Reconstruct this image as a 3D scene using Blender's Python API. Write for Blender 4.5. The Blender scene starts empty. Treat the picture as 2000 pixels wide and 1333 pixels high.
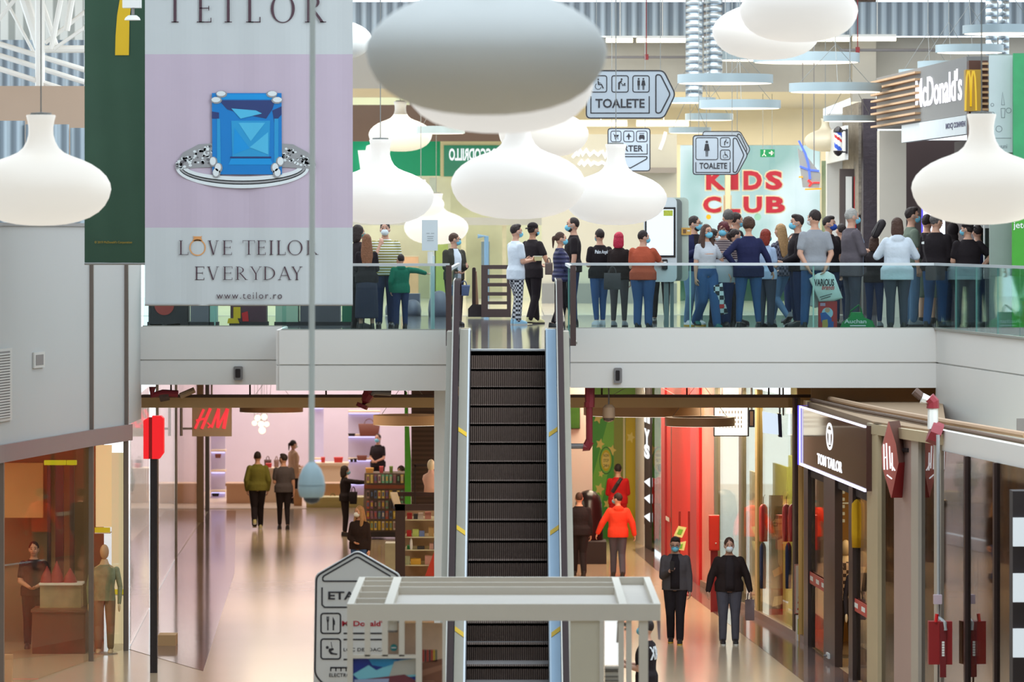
import bpy, math, random
from mathutils import Vector, Matrix
random.seed(7)
SC = bpy.context.scene
COL = SC.collection
FPX = 9457.0            # focal length in pixels of the 2000 px wide frame
ZC = 6.75               # eye height above the lower floor
ZU = 5.17               # upper floor level
def K(d): return FPX / d
def X(px, d): return (px - 1000.0) * d / FPX
def Z(py, d): return ZC - (py - 455.0) * d / FPX
def P(px, py, d): return (X(px, d), d, Z(py, d))

# ---------------------------------------------------------------- camera, sky, light
cam_data = bpy.data.cameras.new('camera'); cam = bpy.data.objects.new('camera', cam_data); COL.objects.link(cam)
cam.location = (0, 0, ZC); cam.rotation_euler = (math.pi / 2, 0, 0)
cam_data.sensor_width = 36; cam_data.lens = FPX / 2000 * 36
cam_data.shift_y = -(666.5 - 455) / 2000
cam_data.clip_end = 500
cam_data.dof.use_dof = True; cam_data.dof.focus_distance = 76; cam_data.dof.aperture_fstop = 2.8
SC.camera = cam
w = bpy.data.worlds.new('daylight'); SC.world = w; w.use_nodes = True
wn = w.node_tree.nodes; wl = w.node_tree.links
bg = wn['Background']; bg.inputs[0].default_value = (0.83, 0.93, 1.0, 1); bg.inputs[1].default_value = 1.45
SC.view_settings.view_transform = 'Standard'; SC.view_settings.look = 'None'
SC.view_settings.exposure = 0.35; SC.view_settings.gamma = 1.0; SC.view_settings.use_curve_mapping = False
SC.cycles.use_denoising = True
SC.cycles.max_bounces = 8; SC.cycles.transparent_max_bounces = 24; SC.cycles.caustics_reflective = False; SC.cycles.caustics_refractive = False
SC.cycles.sample_clamp_indirect = 4.0
def area(name, loc, sx, sy, power, col, rot=(0, 0, 0)):
    l = bpy.data.lights.new(name, 'AREA'); l.shape = 'RECTANGLE'; l.size = sx; l.size_y = sy; l.energy = power; l.color = col
    o = bpy.data.objects.new(name, l); o.location = loc; o.rotation_euler = rot; COL.objects.link(o)
    return o
WARM = (1.0, 0.80, 0.58); COOL = (0.86, 0.95, 1.0); NEUT = (1.0, 0.93, 0.82)
# warm ceiling lights of the two lower passages
for i, (lx, ly) in enumerate([(-4.6, 87), (-4.4, 96), (-4.6, 107)]):
    area('passage_light', (lx, ly, 4.1), 2.5, 5, 140, WARM)
for i, (lx, ly) in enumerate([(3.1, 86), (2.5, 93), (2.1, 101)]):
    area('passage_light', (lx, ly, 4.1), 1.8, 5, 245, WARM)
# shop ceilings
area('store_light', (-4.6, 123.5, 4.0), 6, 7, 230, (1.0, 0.93, 0.85))
area('store_light', (6.3, 74.5, 3.3), 1.6, 5, 75, (1.0, 0.74, 0.42))
area('store_light', (-9.0, 75, 3.3), 2.2, 6, 90, (1.0, 0.84, 0.60))
# roof lights of the upper hall
area('hall_light', (1, 88, 12.3), 14, 12, 1900, COOL)
# added lamp below the glazed roof, tilted to brighten what faces the hall
area('atrium_fill', (5.6, 61, 13.4), 8, 8, 1350, (0.86, 0.95, 1.0), (0.75, 0, 0.1))
area('hall_light', (0, 104, 9.4), 16, 14, 1250, (1.0, 0.94, 0.78))

# ---------------------------------------------------------------- materials
MATS = {}
def mat(name, col, rough=0.5, metal=0.0, emis=None, estr=0.0, var=0.06, scale=3.0, bump=0.0, bscale=40.0, spec=0.5, coords='Object'):
    if name in MATS: return MATS[name]
    m = bpy.data.materials.new(name); m.use_nodes = True; MATS[name] = m
    nt = m.node_tree; n = nt.nodes; b = n['Principled BSDF']
    c = tuple(col[:3]) + (1,)
    b.inputs['Roughness'].default_value = rough; b.inputs['Metallic'].default_value = metal
    b.inputs['Specular IOR Level'].default_value = spec
    if var > 0 or bump > 0:
        tc = n.new('ShaderNodeTexCoord'); nz = n.new('ShaderNodeTexNoise')
        nz.inputs['Scale'].default_value = scale; nz.inputs['Detail'].default_value = 3
        nt.links.new(tc.outputs[coords], nz.inputs['Vector'])
        mx = n.new('ShaderNodeMix'); mx.data_type = 'RGBA'
        mx.inputs[6].default_value = tuple(max(0, v * (1 - var)) for v in c[:3]) + (1,)
        mx.inputs[7].default_value = tuple(min(1, v * (1 + var)) for v in c[:3]) + (1,)
        nt.links.new(nz.outputs['Fac'], mx.inputs[0]); nt.links.new(mx.outputs[2], b.inputs['Base Color'])
        if bump > 0:
            nb = n.new('ShaderNodeTexNoise'); nb.inputs['Scale'].default_value = bscale; nb.inputs['Detail'].default_value = 4
            nt.links.new(tc.outputs[coords], nb.inputs['Vector'])
            bp = n.new('ShaderNodeBump'); bp.inputs['Strength'].default_value = bump; bp.inputs['Distance'].default_value = 0.02
            nt.links.new(nb.outputs['Fac'], bp.inputs['Height']); nt.links.new(bp.outputs[0], b.inputs['Normal'])
    else:
        b.inputs['Base Color'].default_value = c
    if emis:
        b.inputs['Emission Color'].default_value = tuple(emis[:3]) + (1,); b.inputs['Emission Strength'].default_value = estr
    return m
def wave_mat(name, c1, c2, scale, axis='X', rough=0.5, metal=0.0, bump=0.0, lo=0.45, hi=0.55, profile='SIN', coords='Object'):
    """two-colour bands along an axis: knitted stripes, corrugation, grooved treads"""
    if name in MATS: return MATS[name]
    m = bpy.data.materials.new(name); m.use_nodes = True; MATS[name] = m
    nt = m.node_tree; n = nt.nodes; b = n['Principled BSDF']
    b.inputs['Roughness'].default_value = rough; b.inputs['Metallic'].default_value = metal
    tc = n.new('ShaderNodeTexCoord'); wv = n.new('ShaderNodeTexWave'); wv.bands_direction = axis; wv.wave_profile = profile
    wv.inputs['Scale'].default_value = scale
    nt.links.new(tc.outputs[coords], wv.inputs['Vector'])
    rp = n.new('ShaderNodeValToRGB'); rp.color_ramp.elements[0].position = lo; rp.color_ramp.elements[1].position = hi
    rp.color_ramp.elements[0].color = tuple(c1) + (1,); rp.color_ramp.elements[1].color = tuple(c2) + (1,)
    nt.links.new(wv.outputs['Fac'], rp.inputs[0]); nt.links.new(rp.outputs[0], b.inputs['Base Color'])
    if bump > 0:
        bp = n.new('ShaderNodeBump'); bp.inputs['Strength'].default_value = bump; bp.inputs['Distance'].default_value = 0.03
        nt.links.new(wv.outputs['Fac'], bp.inputs['Height']); nt.links.new(bp.outputs[0], b.inputs['Normal'])
    return m
def check_mat(name, c1, c2, scale, rough=0.8):
    if name in MATS: return MATS[name]
    m = bpy.data.materials.new(name); m.use_nodes = True; MATS[name] = m
    nt = m.node_tree; n = nt.nodes; b = n['Principled BSDF']; b.inputs['Roughness'].default_value = rough
    tc = n.new('ShaderNodeTexCoord'); ck = n.new('ShaderNodeTexChecker'); ck.inputs['Scale'].default_value = scale
    ck.inputs['Color1'].default_value = tuple(c1) + (1,); ck.inputs['Color2'].default_value = tuple(c2) + (1,)
    nt.links.new(tc.outputs['Object'], ck.inputs['Vector']); nt.links.new(ck.outputs[0], b.inputs['Base Color'])
    return m
def glass_mat(name, tint, refl=0.08, rough=0.02, gcol=(1, 1, 1), grazing=0.5):
    if name in MATS: return MATS[name]
    m = bpy.data.materials.new(name); m.use_nodes = True; MATS[name] = m
    nt = m.node_tree; n = nt.nodes; out = n['Material Output']; n.remove(n['Principled BSDF'])
    tr = n.new('ShaderNodeBsdfTransparent'); tr.inputs[0].default_value = tuple(tint) + (1,)
    gl = n.new('ShaderNodeBsdfGlossy'); gl.inputs['Roughness'].default_value = rough; gl.inputs[0].default_value = tuple(gcol) + (1,)
    lw = n.new('ShaderNodeLayerWeight'); lw.inputs['Blend'].default_value = 0.25
    mp = n.new('ShaderNodeMapRange'); mp.inputs['To Min'].default_value = refl; mp.inputs['To Max'].default_value = min(1, refl + grazing)
    nt.links.new(lw.outputs['Fresnel'], mp.inputs['Value'])
    mx = n.new('ShaderNodeMixShader'); nt.links.new(mp.outputs[0], mx.inputs[0]); nt.links.new(tr.outputs[0], mx.inputs[1]); nt.links.new(gl.outputs[0], mx.inputs[2])
    nt.links.new(mx.outputs[0], out.inputs['Surface'])
    return m
def srgb(r, g, b):
    f = lambda v: (v / 255 / 12.92) if v / 255 <= 0.04045 else ((v / 255 + 0.055) / 1.055) ** 2.4
    return (f(r), f(g), f(b))

# ---------------------------------------------------------------- mesh helpers
WLOC = {}      # world origin of every unrotated object, so children can be written in world coordinates
class MB:
    def __init__(s): s.v = []; s.f = []; s.m = []; s.mi = 0
    def add(s, vs, fs):
        o = len(s.v); s.v += [tuple(p) for p in vs]
        for f in fs: s.f.append(tuple(i + o for i in f)); s.m.append(s.mi)
        return s
    def box(s, x0, x1, y0, y1, z0, z1):
        return s.add([(x0,y0,z0),(x1,y0,z0),(x1,y1,z0),(x0,y1,z0),(x0,y0,z1),(x1,y0,z1),(x1,y1,z1),(x0,y1,z1)],
                     [(0,3,2,1),(4,5,6,7),(0,1,5,4),(1,2,6,5),(2,3,7,6),(3,0,4,7)])
    def prism(s, pts, ext):
        n = len(pts); e = Vector(ext); a = [Vector(p) for p in pts]
        nrm = Vector((0, 0, 0))
        for i in range(n): nrm += a[i].cross(a[(i + 1) % n])
        if nrm.dot(e) > 0: a.reverse()
        vs = a + [p + e for p in a]
        fs = [tuple(range(n)), tuple(range(2 * n - 1, n - 1, -1))]
        for i in range(n):
            j = (i + 1) % n; fs.append((j, i, i + n, j + n))
        return s.add(vs, fs)
    def slab(s, a, b, z0, z1, t):
        """upright panel from plan point a to plan point b, thickness t to the left of a->b"""
        ax, ay = a; bx, by = b; L = math.hypot(bx - ax, by - ay); nx, ny = -(by - ay) / L * t, (bx - ax) / L * t
        return s.prism([(ax, ay, z0), (bx, by, z0), (bx + nx, by + ny, z0), (ax + nx, ay + ny, z0)], (0, 0, z1 - z0))
    def loft(s, rings, cap=True, closed=True):
        n = len(rings[0]); o = len(s.v); s.v += [tuple(p) for r in rings for p in r]
        def ad(f): s.f.append(tuple(i + o for i in f)); s.m.append(s.mi)
        for k in range(len(rings) - 1):
            for i in range(n if closed else n - 1):
                j = (i + 1) % n; ad((k*n+i, k*n+j, (k+1)*n+j, (k+1)*n+i))
        if cap:
            ad(tuple(range(n - 1, -1, -1))); ad(tuple((len(rings)-1)*n + i for i in range(n)))
        return s
    def lathe(s, prof, c, seg=32, R=1.0):
        rings = [[(c[0] + R*r*math.cos(2*math.pi*i/seg), c[1] + R*r*math.sin(2*math.pi*i/seg), c[2] + R*z) for i in range(seg)] for r, z in prof]
        return s.loft(rings)
    def tube(s, pts, r, seg=8):
        pts = [Vector(p) for p in pts]; rings = []
        for k, p in enumerate(pts):
            t = (pts[min(k+1, len(pts)-1)] - pts[max(k-1, 0)])
            t = t.normalized() if t.length > 1e-9 else Vector((0, 0, 1))
            up = Vector((0, 0, 1)) if abs(t.z) < 0.9 else Vector((1, 0, 0))
            a = t.cross(up).normalized(); b = a.cross(t)
            rr = r[k] if isinstance(r, (list, tuple)) else r
            rings.append([p + rr * (math.cos(2*math.pi*i/seg) * a - math.sin(2*math.pi*i/seg) * b) for i in range(seg)])
        return s.loft(rings)
    def ell(s, c, r, seg=12, rings=8, rot=None):
        R = []
        for k in range(rings + 1):
            th = -math.pi/2 + math.pi * k / rings; cr = max(math.cos(th), 0.02)
            ring = []
            for i in range(seg):
                p = Vector((r[0]*cr*math.cos(2*math.pi*i/seg), r[1]*cr*math.sin(2*math.pi*i/seg), r[2]*math.sin(th)))
                if rot: p = rot @ p
                ring.append((c[0]+p.x, c[1]+p.y, c[2]+p.z))
            R.append(ring)
        return s.loft(R)
    def cap(s, a, b, ra, rb, seg=10):
        """tapered limb with rounded ends"""
        a = Vector(a); b = Vector(b); t = b - a; L = t.length
        t = t / L if L > 1e-6 else Vector((0, 0, 1))
        pts = []; rs = []
        for q in (0.08, 0.5, 0.87): pts.append(a - t * ra * math.sqrt(1 - q*q)); rs.append(ra * q)
        pts += [a, a.lerp(b, 0.33), a.lerp(b, 0.67), b]; rs += [ra, ra + (rb-ra)*0.3, ra + (rb-ra)*0.65, rb]
        for q in (0.87, 0.5, 0.08): pts.append(b + t * rb * math.sqrt(1 - q*q)); rs.append(rb * q)
        up = Vector((0, 1, 0)) if abs(t.y) < 0.9 else Vector((1, 0, 0))
        u = t.cross(up).normalized(); w_ = u.cross(t)
        return s.loft([[p + r * (math.cos(2*math.pi*i/seg) * u - math.sin(2*math.pi*i/seg) * w_) for i in range(seg)] for p, r in zip(pts, rs)])
    def build(s, name, mats, parent=None, local=False, smooth=False, origin=None, kind=None, angle=35):
        if parent is None:
            if origin is None:
                xs = [v[0] for v in s.v]; ys = [v[1] for v in s.v]; zs = [v[2] for v in s.v]
                origin = ((min(xs)+max(xs))/2, (min(ys)+max(ys))/2, min(zs))
            off = origin
        else:
            off = (0, 0, 0) if local else WLOC[parent.name]
        me = bpy.data.meshes.new(name)
        me.from_pydata([(v[0]-off[0], v[1]-off[1], v[2]-off[2]) for v in s.v], [], s.f)
        if not isinstance(mats, (list, tuple)): mats = [mats]
        for m in mats: me.materials.append(m)
        if len(mats) > 1: me.polygons.foreach_set('material_index', s.m)
        me.update()
        if smooth:
            me.shade_smooth()
            if angle < 180: me.set_sharp_from_angle(angle=math.radians(angle))
        o = bpy.data.objects.new(name, me); COL.objects.link(o)
        if parent is not None: o.parent = parent
        else: o.location = off
        WLOC[o.name] = off if parent is None else WLOC.get(parent.name, (0, 0, 0))
        if kind: o['kind'] = kind
        return o
def thing(name, label, cat, loc, rz=0, group=None):
    o = bpy.data.objects.new(name, None); COL.objects.link(o); o.location = loc; o.rotation_euler = (0, 0, rz)
    o.empty_display_size = 0.2
    o['label'] = label; o['category'] = cat
    if group: o['group'] = group
    WLOC[o.name] = tuple(loc)
    return o
def tag(o, label, cat, group=None):
    o['label'] = label; o['category'] = cat
    if group: o['group'] = group
    return o
def struct(name, mb, m, smooth=False):
    return mb.build(name, m, kind='structure', smooth=smooth)
def px_prism(mb, pts, d, t):
    """flat piece facing the hall: outline in frame coordinates at distance d, thickness t behind it"""
    return mb.prism([P(x, y, d) for x, y in pts], (0, t, 0))
def px_box(mb, x0, x1, y0, y1, d, t):
    return mb.box(X(x0, d), X(x1, d), d, d + t, Z(y1, d), Z(y0, d))
def rrect(x0, x1, y0, y1, r, n=4):
    pts = []
    for cx, cy, a0 in ((x1-r, y0+r, -90), (x1-r, y1-r, 0), (x0+r, y1-r, 90), (x0+r, y0+r, 180)):
        for i in range(n + 1):
            a = math.radians(a0 + 90*i/n); pts.append((cx + r*math.cos(a), cy + r*math.sin(a)))
    return pts
class Frame:
    """a printed face: origin o, unit vectors u (reading direction) and v (up), n out of the face"""
    def __init__(s, o, u, v):
        s.o = Vector(o); s.u = Vector(u).normalized(); s.v = Vector(v).normalized(); s.n = s.u.cross(s.v)
    def p(s, a, b, c=0.0): return s.o + s.u*a + s.v*b + s.n*c
    def poly(s, mb, pts, h=0.004, t=0.003): mb.prism([s.p(a, b, h) for a, b in pts], -s.n * t)
    def line(s, mb, pts, wd, closed=False, h=0.004, t=0.003):
        """outline stroke as one strip of quads"""
        n = len(pts); L = []; R = []
        for i in range(n):
            p0 = Vector(pts[(i-1) % n] if (closed or i > 0) else pts[i]); p1 = Vector(pts[i]); p2 = Vector(pts[(i+1) % n] if (closed or i < n-1) else pts[i])
            a = (p1-p0); b = (p2-p1)
            a = a.normalized() if a.length > 1e-9 else b.normalized(); b = b.normalized() if b.length > 1e-9 else a
            tt = a + b
            tt = tt.normalized() if tt.length > 1e-6 else a
            nn = Vector((-tt.y, tt.x)); sc_ = 1 / max(0.5, abs(nn.dot(Vector((-a.y, a.x)))))
            L.append(p1 + nn*wd/2*sc_); R.append(p1 - nn*wd/2*sc_)
        for i in range(n if closed else n-1):
            j = (i+1) % n
            s.poly(mb, [tuple(R[i]), tuple(R[j]), tuple(L[j]), tuple(L[i])], h, t)
def pxframe(d): return Frame((X(0, d), d, Z(0, d)), (1, 0, 0), (0, 0, 1))
def text_mesh(txt, bold=0.0, shear=0.0, space=1.0):
    cu = bpy.data.curves.new('lettering', 'FONT'); cu.body = txt; cu.offset = bold; cu.shear = shear; cu.space_character = space
    cu.resolution_u = 3
    ob = bpy.data.objects.new('lettering', cu)
    me = ob.to_mesh(); vs = [v.co.copy() for v in me.vertices]; fs = [tuple(p.vertices) for p in me.polygons]
    ob.to_mesh_clear(); bpy.data.objects.remove(ob); bpy.data.curves.remove(cu)
    return vs, fs
def text(mb, fr, txt, x0, x1, y0, y1, bold=0.0, shear=0.0, space=1.0, h=0.006, t=0.004, mirror=False, caps=True):
    """lettering fitted into the box x0..x1, y0..y1 of a frame, given a little thickness"""
    vs, fs = text_mesh(txt, bold, shear, space)
    if not vs: return
    ax = min(v.x for v in vs); bx = max(v.x for v in vs); ay = min(v.y for v in vs); by = max(v.y for v in vs)
    def q(v, c):
        a = (v.x-ax)/(bx-ax); a = 1-a if mirror else a
        return fr.p(x0 + a*(x1-x0), y0 + (v.y-ay)/(by-ay)*(y1-y0), c)
    n = len(vs); V = [q(v, h) for v in vs] + [q(v, h-t) for v in vs]
    edges = {}
    for f in fs:
        for i in range(len(f)):
            e = (f[i], f[(i+1) % len(f)])
            edges[e] = 1
    F = []
    for f in fs:
        F.append(tuple(f) if not mirror else tuple(reversed(f))); F.append(tuple(i+n for i in (reversed(f) if not mirror else f)))
    for (a, b) in edges:
        if (b, a) not in edges: F.append((b, a, a+n, b+n) if not mirror else (a, b, b+n, a+n))
    mb.add(V, F)
def scaled(pts, ox, oy, s): return [(ox + a*s, oy + b*s) for a, b in pts]
# ---------------------------------------------------------------- people
SKIN = mat('skin', srgb(205, 155, 130), 0.55, var=0.05, scale=8)
SKIN2 = mat('skin_tan', srgb(178, 128, 100), 0.55, var=0.05, scale=8)
SKIN3 = mat('skin_pale', srgb(225, 182, 160), 0.55, var=0.05, scale=8)
EYE = mat('eye', srgb(45, 32, 28), 0.2, var=0)
LIP = mat('lips', srgb(165, 95, 85), 0.5, var=0.02)
MASKB = mat('mask_blue', srgb(120, 195, 220), 0.8, var=0.04, scale=20)
MASKW = mat('mask_white', srgb(225, 232, 235), 0.8, var=0.04, scale=20)
MASKT = mat('mask_teal', srgb(60, 150, 150), 0.8, var=0.04, scale=20)
MASKN = mat('mask_royal_blue', srgb(40, 75, 165), 0.8, var=0.1, scale=30)
def cloth(name, r, g, b, var=0.10): return mat('cloth_' + name, srgb(r, g, b), 0.85, var=var, scale=9, bump=0.5, bscale=14, spec=0.2)
def hairm(name, r, g, b): return mat('hair_' + name, srgb(r, g, b), 0.6, var=0.3, scale=26, bump=0.8, bscale=45, spec=0.3)
HDARK = hairm('dark', 48, 36, 34); HBROWN = hairm('brown', 78, 54, 44); HBLOND = hairm('blond', 168, 130, 88); HRED = hairm('red', 135, 48, 34)
HGREY = hairm('grey', 176, 172, 166); HBURG = hairm('burgundy', 92, 34, 40); HLONG = hairm('auburn', 128, 84, 58); HMAG = hairm('magenta', 190, 42, 70); HSALT = hairm('salt', 92, 86, 84)
C = {}
for nm, rgb in dict(black=(38, 31, 34), black2=(46, 38, 40), charcoal=(82, 75, 77), navy=(38, 40, 74), white=(214, 222, 232), grey=(150, 152, 158), lightgrey=(190, 192, 198),
                    olive=(112, 108, 48), dkgreen=(64, 62, 54), orange=(178, 84, 60), jeans=(64, 92, 138), jeansl=(104, 132, 164), jeansd=(46, 56, 92), greenhood=(30, 112, 88),
                    ltblue=(170, 188, 214), greywool=(98, 90, 96), red=(196, 34, 36), redor=(222, 66, 44), brown=(98, 70, 60), beige=(196, 164, 138), denimgrey=(84, 82, 92),
                    leather=(44, 33, 32), slate=(78, 78, 92), cream=(214, 206, 150), camo=(112, 122, 108), vest=(44, 42, 82), taupe=(112, 96, 90), bluegrey=(86, 98, 128), darkskirt=(54, 54, 70)).items():
    C[nm] = cloth(nm, *rgb)
C['stripe_olive'] = wave_mat('cloth_olive_stripes', srgb(142, 132, 52), srgb(226, 226, 216), 7.2, 'Z', 0.85, lo=0.46, hi=0.54)
C['stripe_dark'] = wave_mat('cloth_dark_stripes', srgb(62, 48, 54), srgb(170, 150, 146), 9.0, 'Z', 0.85, lo=0.72, hi=0.8)
C['checker'] = check_mat('cloth_checker', srgb(34, 34, 44), srgb(206, 206, 210), 26)
C['plaid'] = check_mat('cloth_plaid', srgb(48, 46, 62), srgb(112, 108, 122), 22)
C['plaid2'] = check_mat('cloth_plaid_light', srgb(64, 46, 42), srgb(196, 168, 146), 18)
C['puffer'] = wave_mat('cloth_puffer', srgb(36, 34, 68), srgb(52, 50, 92), 4.4, 'Z', 0.6, bump=0.5, lo=0.1, hi=0.9)
SHOEW = mat('shoe_white', srgb(214, 218, 224), 0.6, var=0.05); SHOEB = mat('shoe_black', srgb(40, 33, 33), 0.5, var=0.05); SOLE = mat('sole_white', srgb(205, 205, 200), 0.6, var=0.03)
SHOEY = mat('shoe_cream', srgb(214, 206, 150), 0.6, var=0.05); SOLED = mat('sole_dark', srgb(58, 46, 40), 0.6, var=0.03); SOLEY = mat('sole_yellow', srgb(200, 160, 50), 0.6, var=0.03)
SHOEBL = mat('shoe_pale_blue', srgb(150, 196, 220), 0.6, var=0.1, scale=20); SHOEG = mat('shoe_grey', srgb(150, 152, 156), 0.7, var=0.05); SHOET = mat('shoe_teal', srgb(30, 110, 104), 0.6, var=0.05)

ARMS = {  # (upper arm, forearm) in the figure's own frame: x outwards, y forwards, z up
    'down': ((.16, .00, -1), (.06, .16, -1)), 'down2': ((.22, -.06, -1), (.10, .22, -1)), 'back': ((.22, -.20, -1), (-.42, -.30, -.85)),
    'hold': ((.12, .12, -1), (-.35, .95, .12)), 'phone': ((.10, .18, -1), (-.50, .85, .45)), 'cross': ((.20, .30, -1), (-.95, .42, .15)),
    'akimbo': ((.75, -.15, -.75), (-.62, .22, -.72)), 'out': ((1, .15, -.12), (1, .2, -.45)), 'reach': ((.30, .62, -.70), (-.05, .95, -.22)), 'reachfar': ((.1, 1, -.12), (.0, 1, -.05)),
    'pocket': ((.28, -.12, -1), (-.08, .35, -.95)), 'up': ((.25, .55, -.5), (-.1, .45, .9)), 'swingf': ((.18, .30, -1), (.04, .55, -.9)), 'swingb': ((.22, -.35, -1), (.16, -.10, -1)),
    'wide': ((.42, .00, -1), (.22, .10, -1)), 'side': ((.55, .10, -1), (.35, .25, -.9)), 'front': ((.16, .22, -1), (-.60, .60, -.30))}
LEGS = {  # hip x, knee (x, y), ankle (x, y, z) for the left and the right leg
    'stand': (((.09), (.10, .015), (.105, -.01, .085)), ((.09), (.10, .015), (.105, -.01, .085))),
    'wide': (((.09), (.13, .02), (.16, -.01, .085)), ((.09), (.13, .02), (.16, -.01, .085))),
    'close': (((.085), (.075, .02), (.06, -.01, .085)), ((.085), (.075, .02), (.06, -.01, .085))),
    'walkl': (((.085), (.07, .17), (.07, .27, .085)), ((.085), (.075, .03), (.07, -.30, .13))),
    'walkr': (((.085), (.075, .03), (.07, -.30, .13)), ((.085), (.07, .17), (.07, .27, .085))),
    'contra': (((.09), (.10, .0), (.10, -.02, .085)), ((.09), (.15, .12), (.17, .06, .085))),
    'contral': (((.09), (.15, .12), (.17, .06, .085)), ((.09), (.10, .0), (.10, -.02, .085))),
    'step': (((.085), (.08, .10), (.08, .15, .085)), ((.085), (.08, .0), (.08, -.16, .09)))}
def remesh(o, vox, it=3):
    m = o.modifiers.new('skin', 'REMESH'); m.mode = 'VOXEL'; m.voxel_size = vox; m.use_smooth_shade = True
    if it:
        s = o.modifiers.new('soften', 'SMOOTH'); s.factor = 0.5; s.iterations = it
TM = [(.87,.10,.08,0), (.90,.168,.118,-.012), (.97,.166,.116,-.006), (1.06,.152,.106,0), (1.15,.158,.11,.004), (1.27,.178,.122,.004), (1.36,.176,.110,-.006), (1.415,.140,.085,-.012), (1.465,.088,.064,-.016), (1.50,.058,.056,-.012)]
TF = [(.87,.10,.08,0), (.90,.176,.124,-.016), (.97,.168,.112,-.008), (1.06,.134,.096,0), (1.15,.136,.10,.006), (1.27,.154,.124,.014), (1.36,.164,.104,-.002), (1.415,.122,.078,-.012), (1.465,.082,.058,-.016), (1.50,.050,.050,-.012)]
def ring(z, rx, ry, y, n=20): return [(rx*math.cos(2*math.pi*i/n), y + ry*math.sin(2*math.pi*i/n), z) for i in range(n)]
def tor(rings, z):
    for a, b in zip(rings, rings[1:]):
        if a[0] <= z <= b[0]:
            t = (z-a[0])/(b[0]-a[0]); return tuple(a[i] + (b[i]-a[i])*t for i in range(4))
    return rings[0] if z < rings[0][0] else rings[-1]
PEOPLE = {}
def person(label, px, feet, head, yaw, sex='m', top='tee', topc='black', bottom='trousers', botc='jeans', shoes=None, sole=None, hair='short', hairc=None, mask=None,
           arms=('down', 'down'), legs='stand', level='U', fat=1.0, skin=None, turn=0, nod=0, inner=None, glasses=False, group=None, hem=None, lean=0, print_=None, beard=False, sleeve=None, d=None, hood=None, shortleg=None):
    zf = ZU if level == 'U' else 0.0
    if d is None: d = (ZC - zf) * FPX / (feet - 455.0)
    H = (feet - head) / K(d) if head is not None else 1.72
    H = max(1.05, min(2.02, H)); s = H / 1.755
    skin = skin or SKIN; hairc = hairc or HDARK; shoes = shoes or SHOEB; sole = sole or SOLED
    fat *= 1.07
    root = thing('person', label, 'person', (X(px, d), d, zf), math.radians(yaw), group)
    T = TM if sex == 'm' else TF
    T = [(z, rx*(fat if z < 1.4 else 1 + (fat-1)*.4), ry*(fat if z < 1.33 else 1), y) for z, rx, ry, y in T]
    shx = (.172 if sex == 'm' else .148) * (1 + (fat-1)*.5); ar = 1.0 if sex == 'm' else 0.84; ar *= 1 + (fat-1)*.6
    RH = Matrix.Rotation(math.radians(turn), 4, 'Z') @ Matrix.Rotation(math.radians(-nod), 4, 'X')
    hp = Vector((0, -.008, 1.54))
    RL = Matrix.Rotation(math.radians(-lean), 4, 'X'); lp = Vector((0, 0, .92))
    def leanv(p): return lp + RL @ (Vector(p) - lp) if (lean and p[2] > .92) else Vector(p)
    def hd(p): return leanv(hp + RH @ ((Vector(p) - hp) * 1.04))
    def out(mb, name, m, parent=root, smooth=True, angle=180, isp=False, head_=False):
        mb.v = [tuple(Vector(hd(p) if head_ else leanv(p)) * s) for p in mb.v]
        return mb.build(name, m, parent, local=True, smooth=smooth, angle=angle)
    # --- joints
    J = {}
    for sd, nm, ap in ((-1, 'L', arms[0]), (1, 'R', arms[1])):
        ua, fa = ARMS[ap] if isinstance(ap, str) else ap
        ua = Vector((ua[0]*sd, ua[1], ua[2])).normalized(); fa = Vector((fa[0]*sd, fa[1], fa[2])).normalized()
        sh = Vector((sd*shx, -.01, 1.388)); el = sh + ua*.285; wr = el + fa*.245
        lg = LEGS[legs] if isinstance(legs, str) else legs
        hx, kn, an = lg[0 if sd < 0 else 1]
        J[nm] = dict(sh=sh, el=el, wr=wr, fa=fa, ua=ua, hip=Vector((sd*hx*fat, -.005, .90)), kn=Vector((sd*kn[0], kn[1], .485)), an=Vector((sd*an[0], an[1], an[2])))
    # --- body: one continuous skin surface
    b = MB(); b.loft([ring(*r) for r in T])
    for nm, sd in (('L', -1), ('R', 1)):
        j = J[nm]
        b.cap(j['sh'], j['el'], .056*ar, .041*ar); b.cap(j['el'], j['wr'], .042*ar, .028*ar)
        b.cap(j['hip'], j['kn'], .086*fat, .056); b.cap(j['kn'], j['an'], .055, .037); b.cap(j['an'], j['an'] + Vector((0, .10, -.045)), .036, .026)
        fa = j['fa']; sp = Vector((0, 1, 0)) - fa*fa.y
        if sp.length < .5: sp = Vector((0, 0, 1)) - fa*fa.z
        sp.normalize(); cu = fa.cross(sp) * (1 if sd > 0 else -1)          # towards the palm
        if cu.x*sd > 0.3: cu = -cu
        wr = j['wr']; pm = wr + fa*.075
        for q in (-.024, -.008, .008, .024): b.cap(wr + fa*.012 + sp*q*.7, pm + sp*q*1.15, .0165, .0145, 6)
        for q, L in ((-.033, .058), (-.011, .072), (.011, .078), (.033, .070)):
            k0 = pm + sp*q; k1 = k0 + (fa*.86 + cu*.32 + sp*q*2).normalized()*L*.52; k2 = k1 + (fa*.55 + cu*.75).normalized()*L*.5
            b.cap(k0, k1, .0105, .0095, 6); b.cap(k1, k2, .0095, .0085, 6)
        t0 = wr + fa*.028 + sp*.030; t1 = t0 + (fa*.62 + sp*.62 + cu*.4).normalized()*.045; t2 = t1 + (fa*.9 + sp*.15 + cu*.35).normalized()*.035
        b.cap(t0, t1, .014, .011, 6); b.cap(t1, t2, .011, .009, 6)
    hb = MB(); hb.cap((0, -.018, 1.44), (0, -.002, 1.58), .058 if sex == 'm' else .048, .052 if sex == 'm' else .045)
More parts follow.
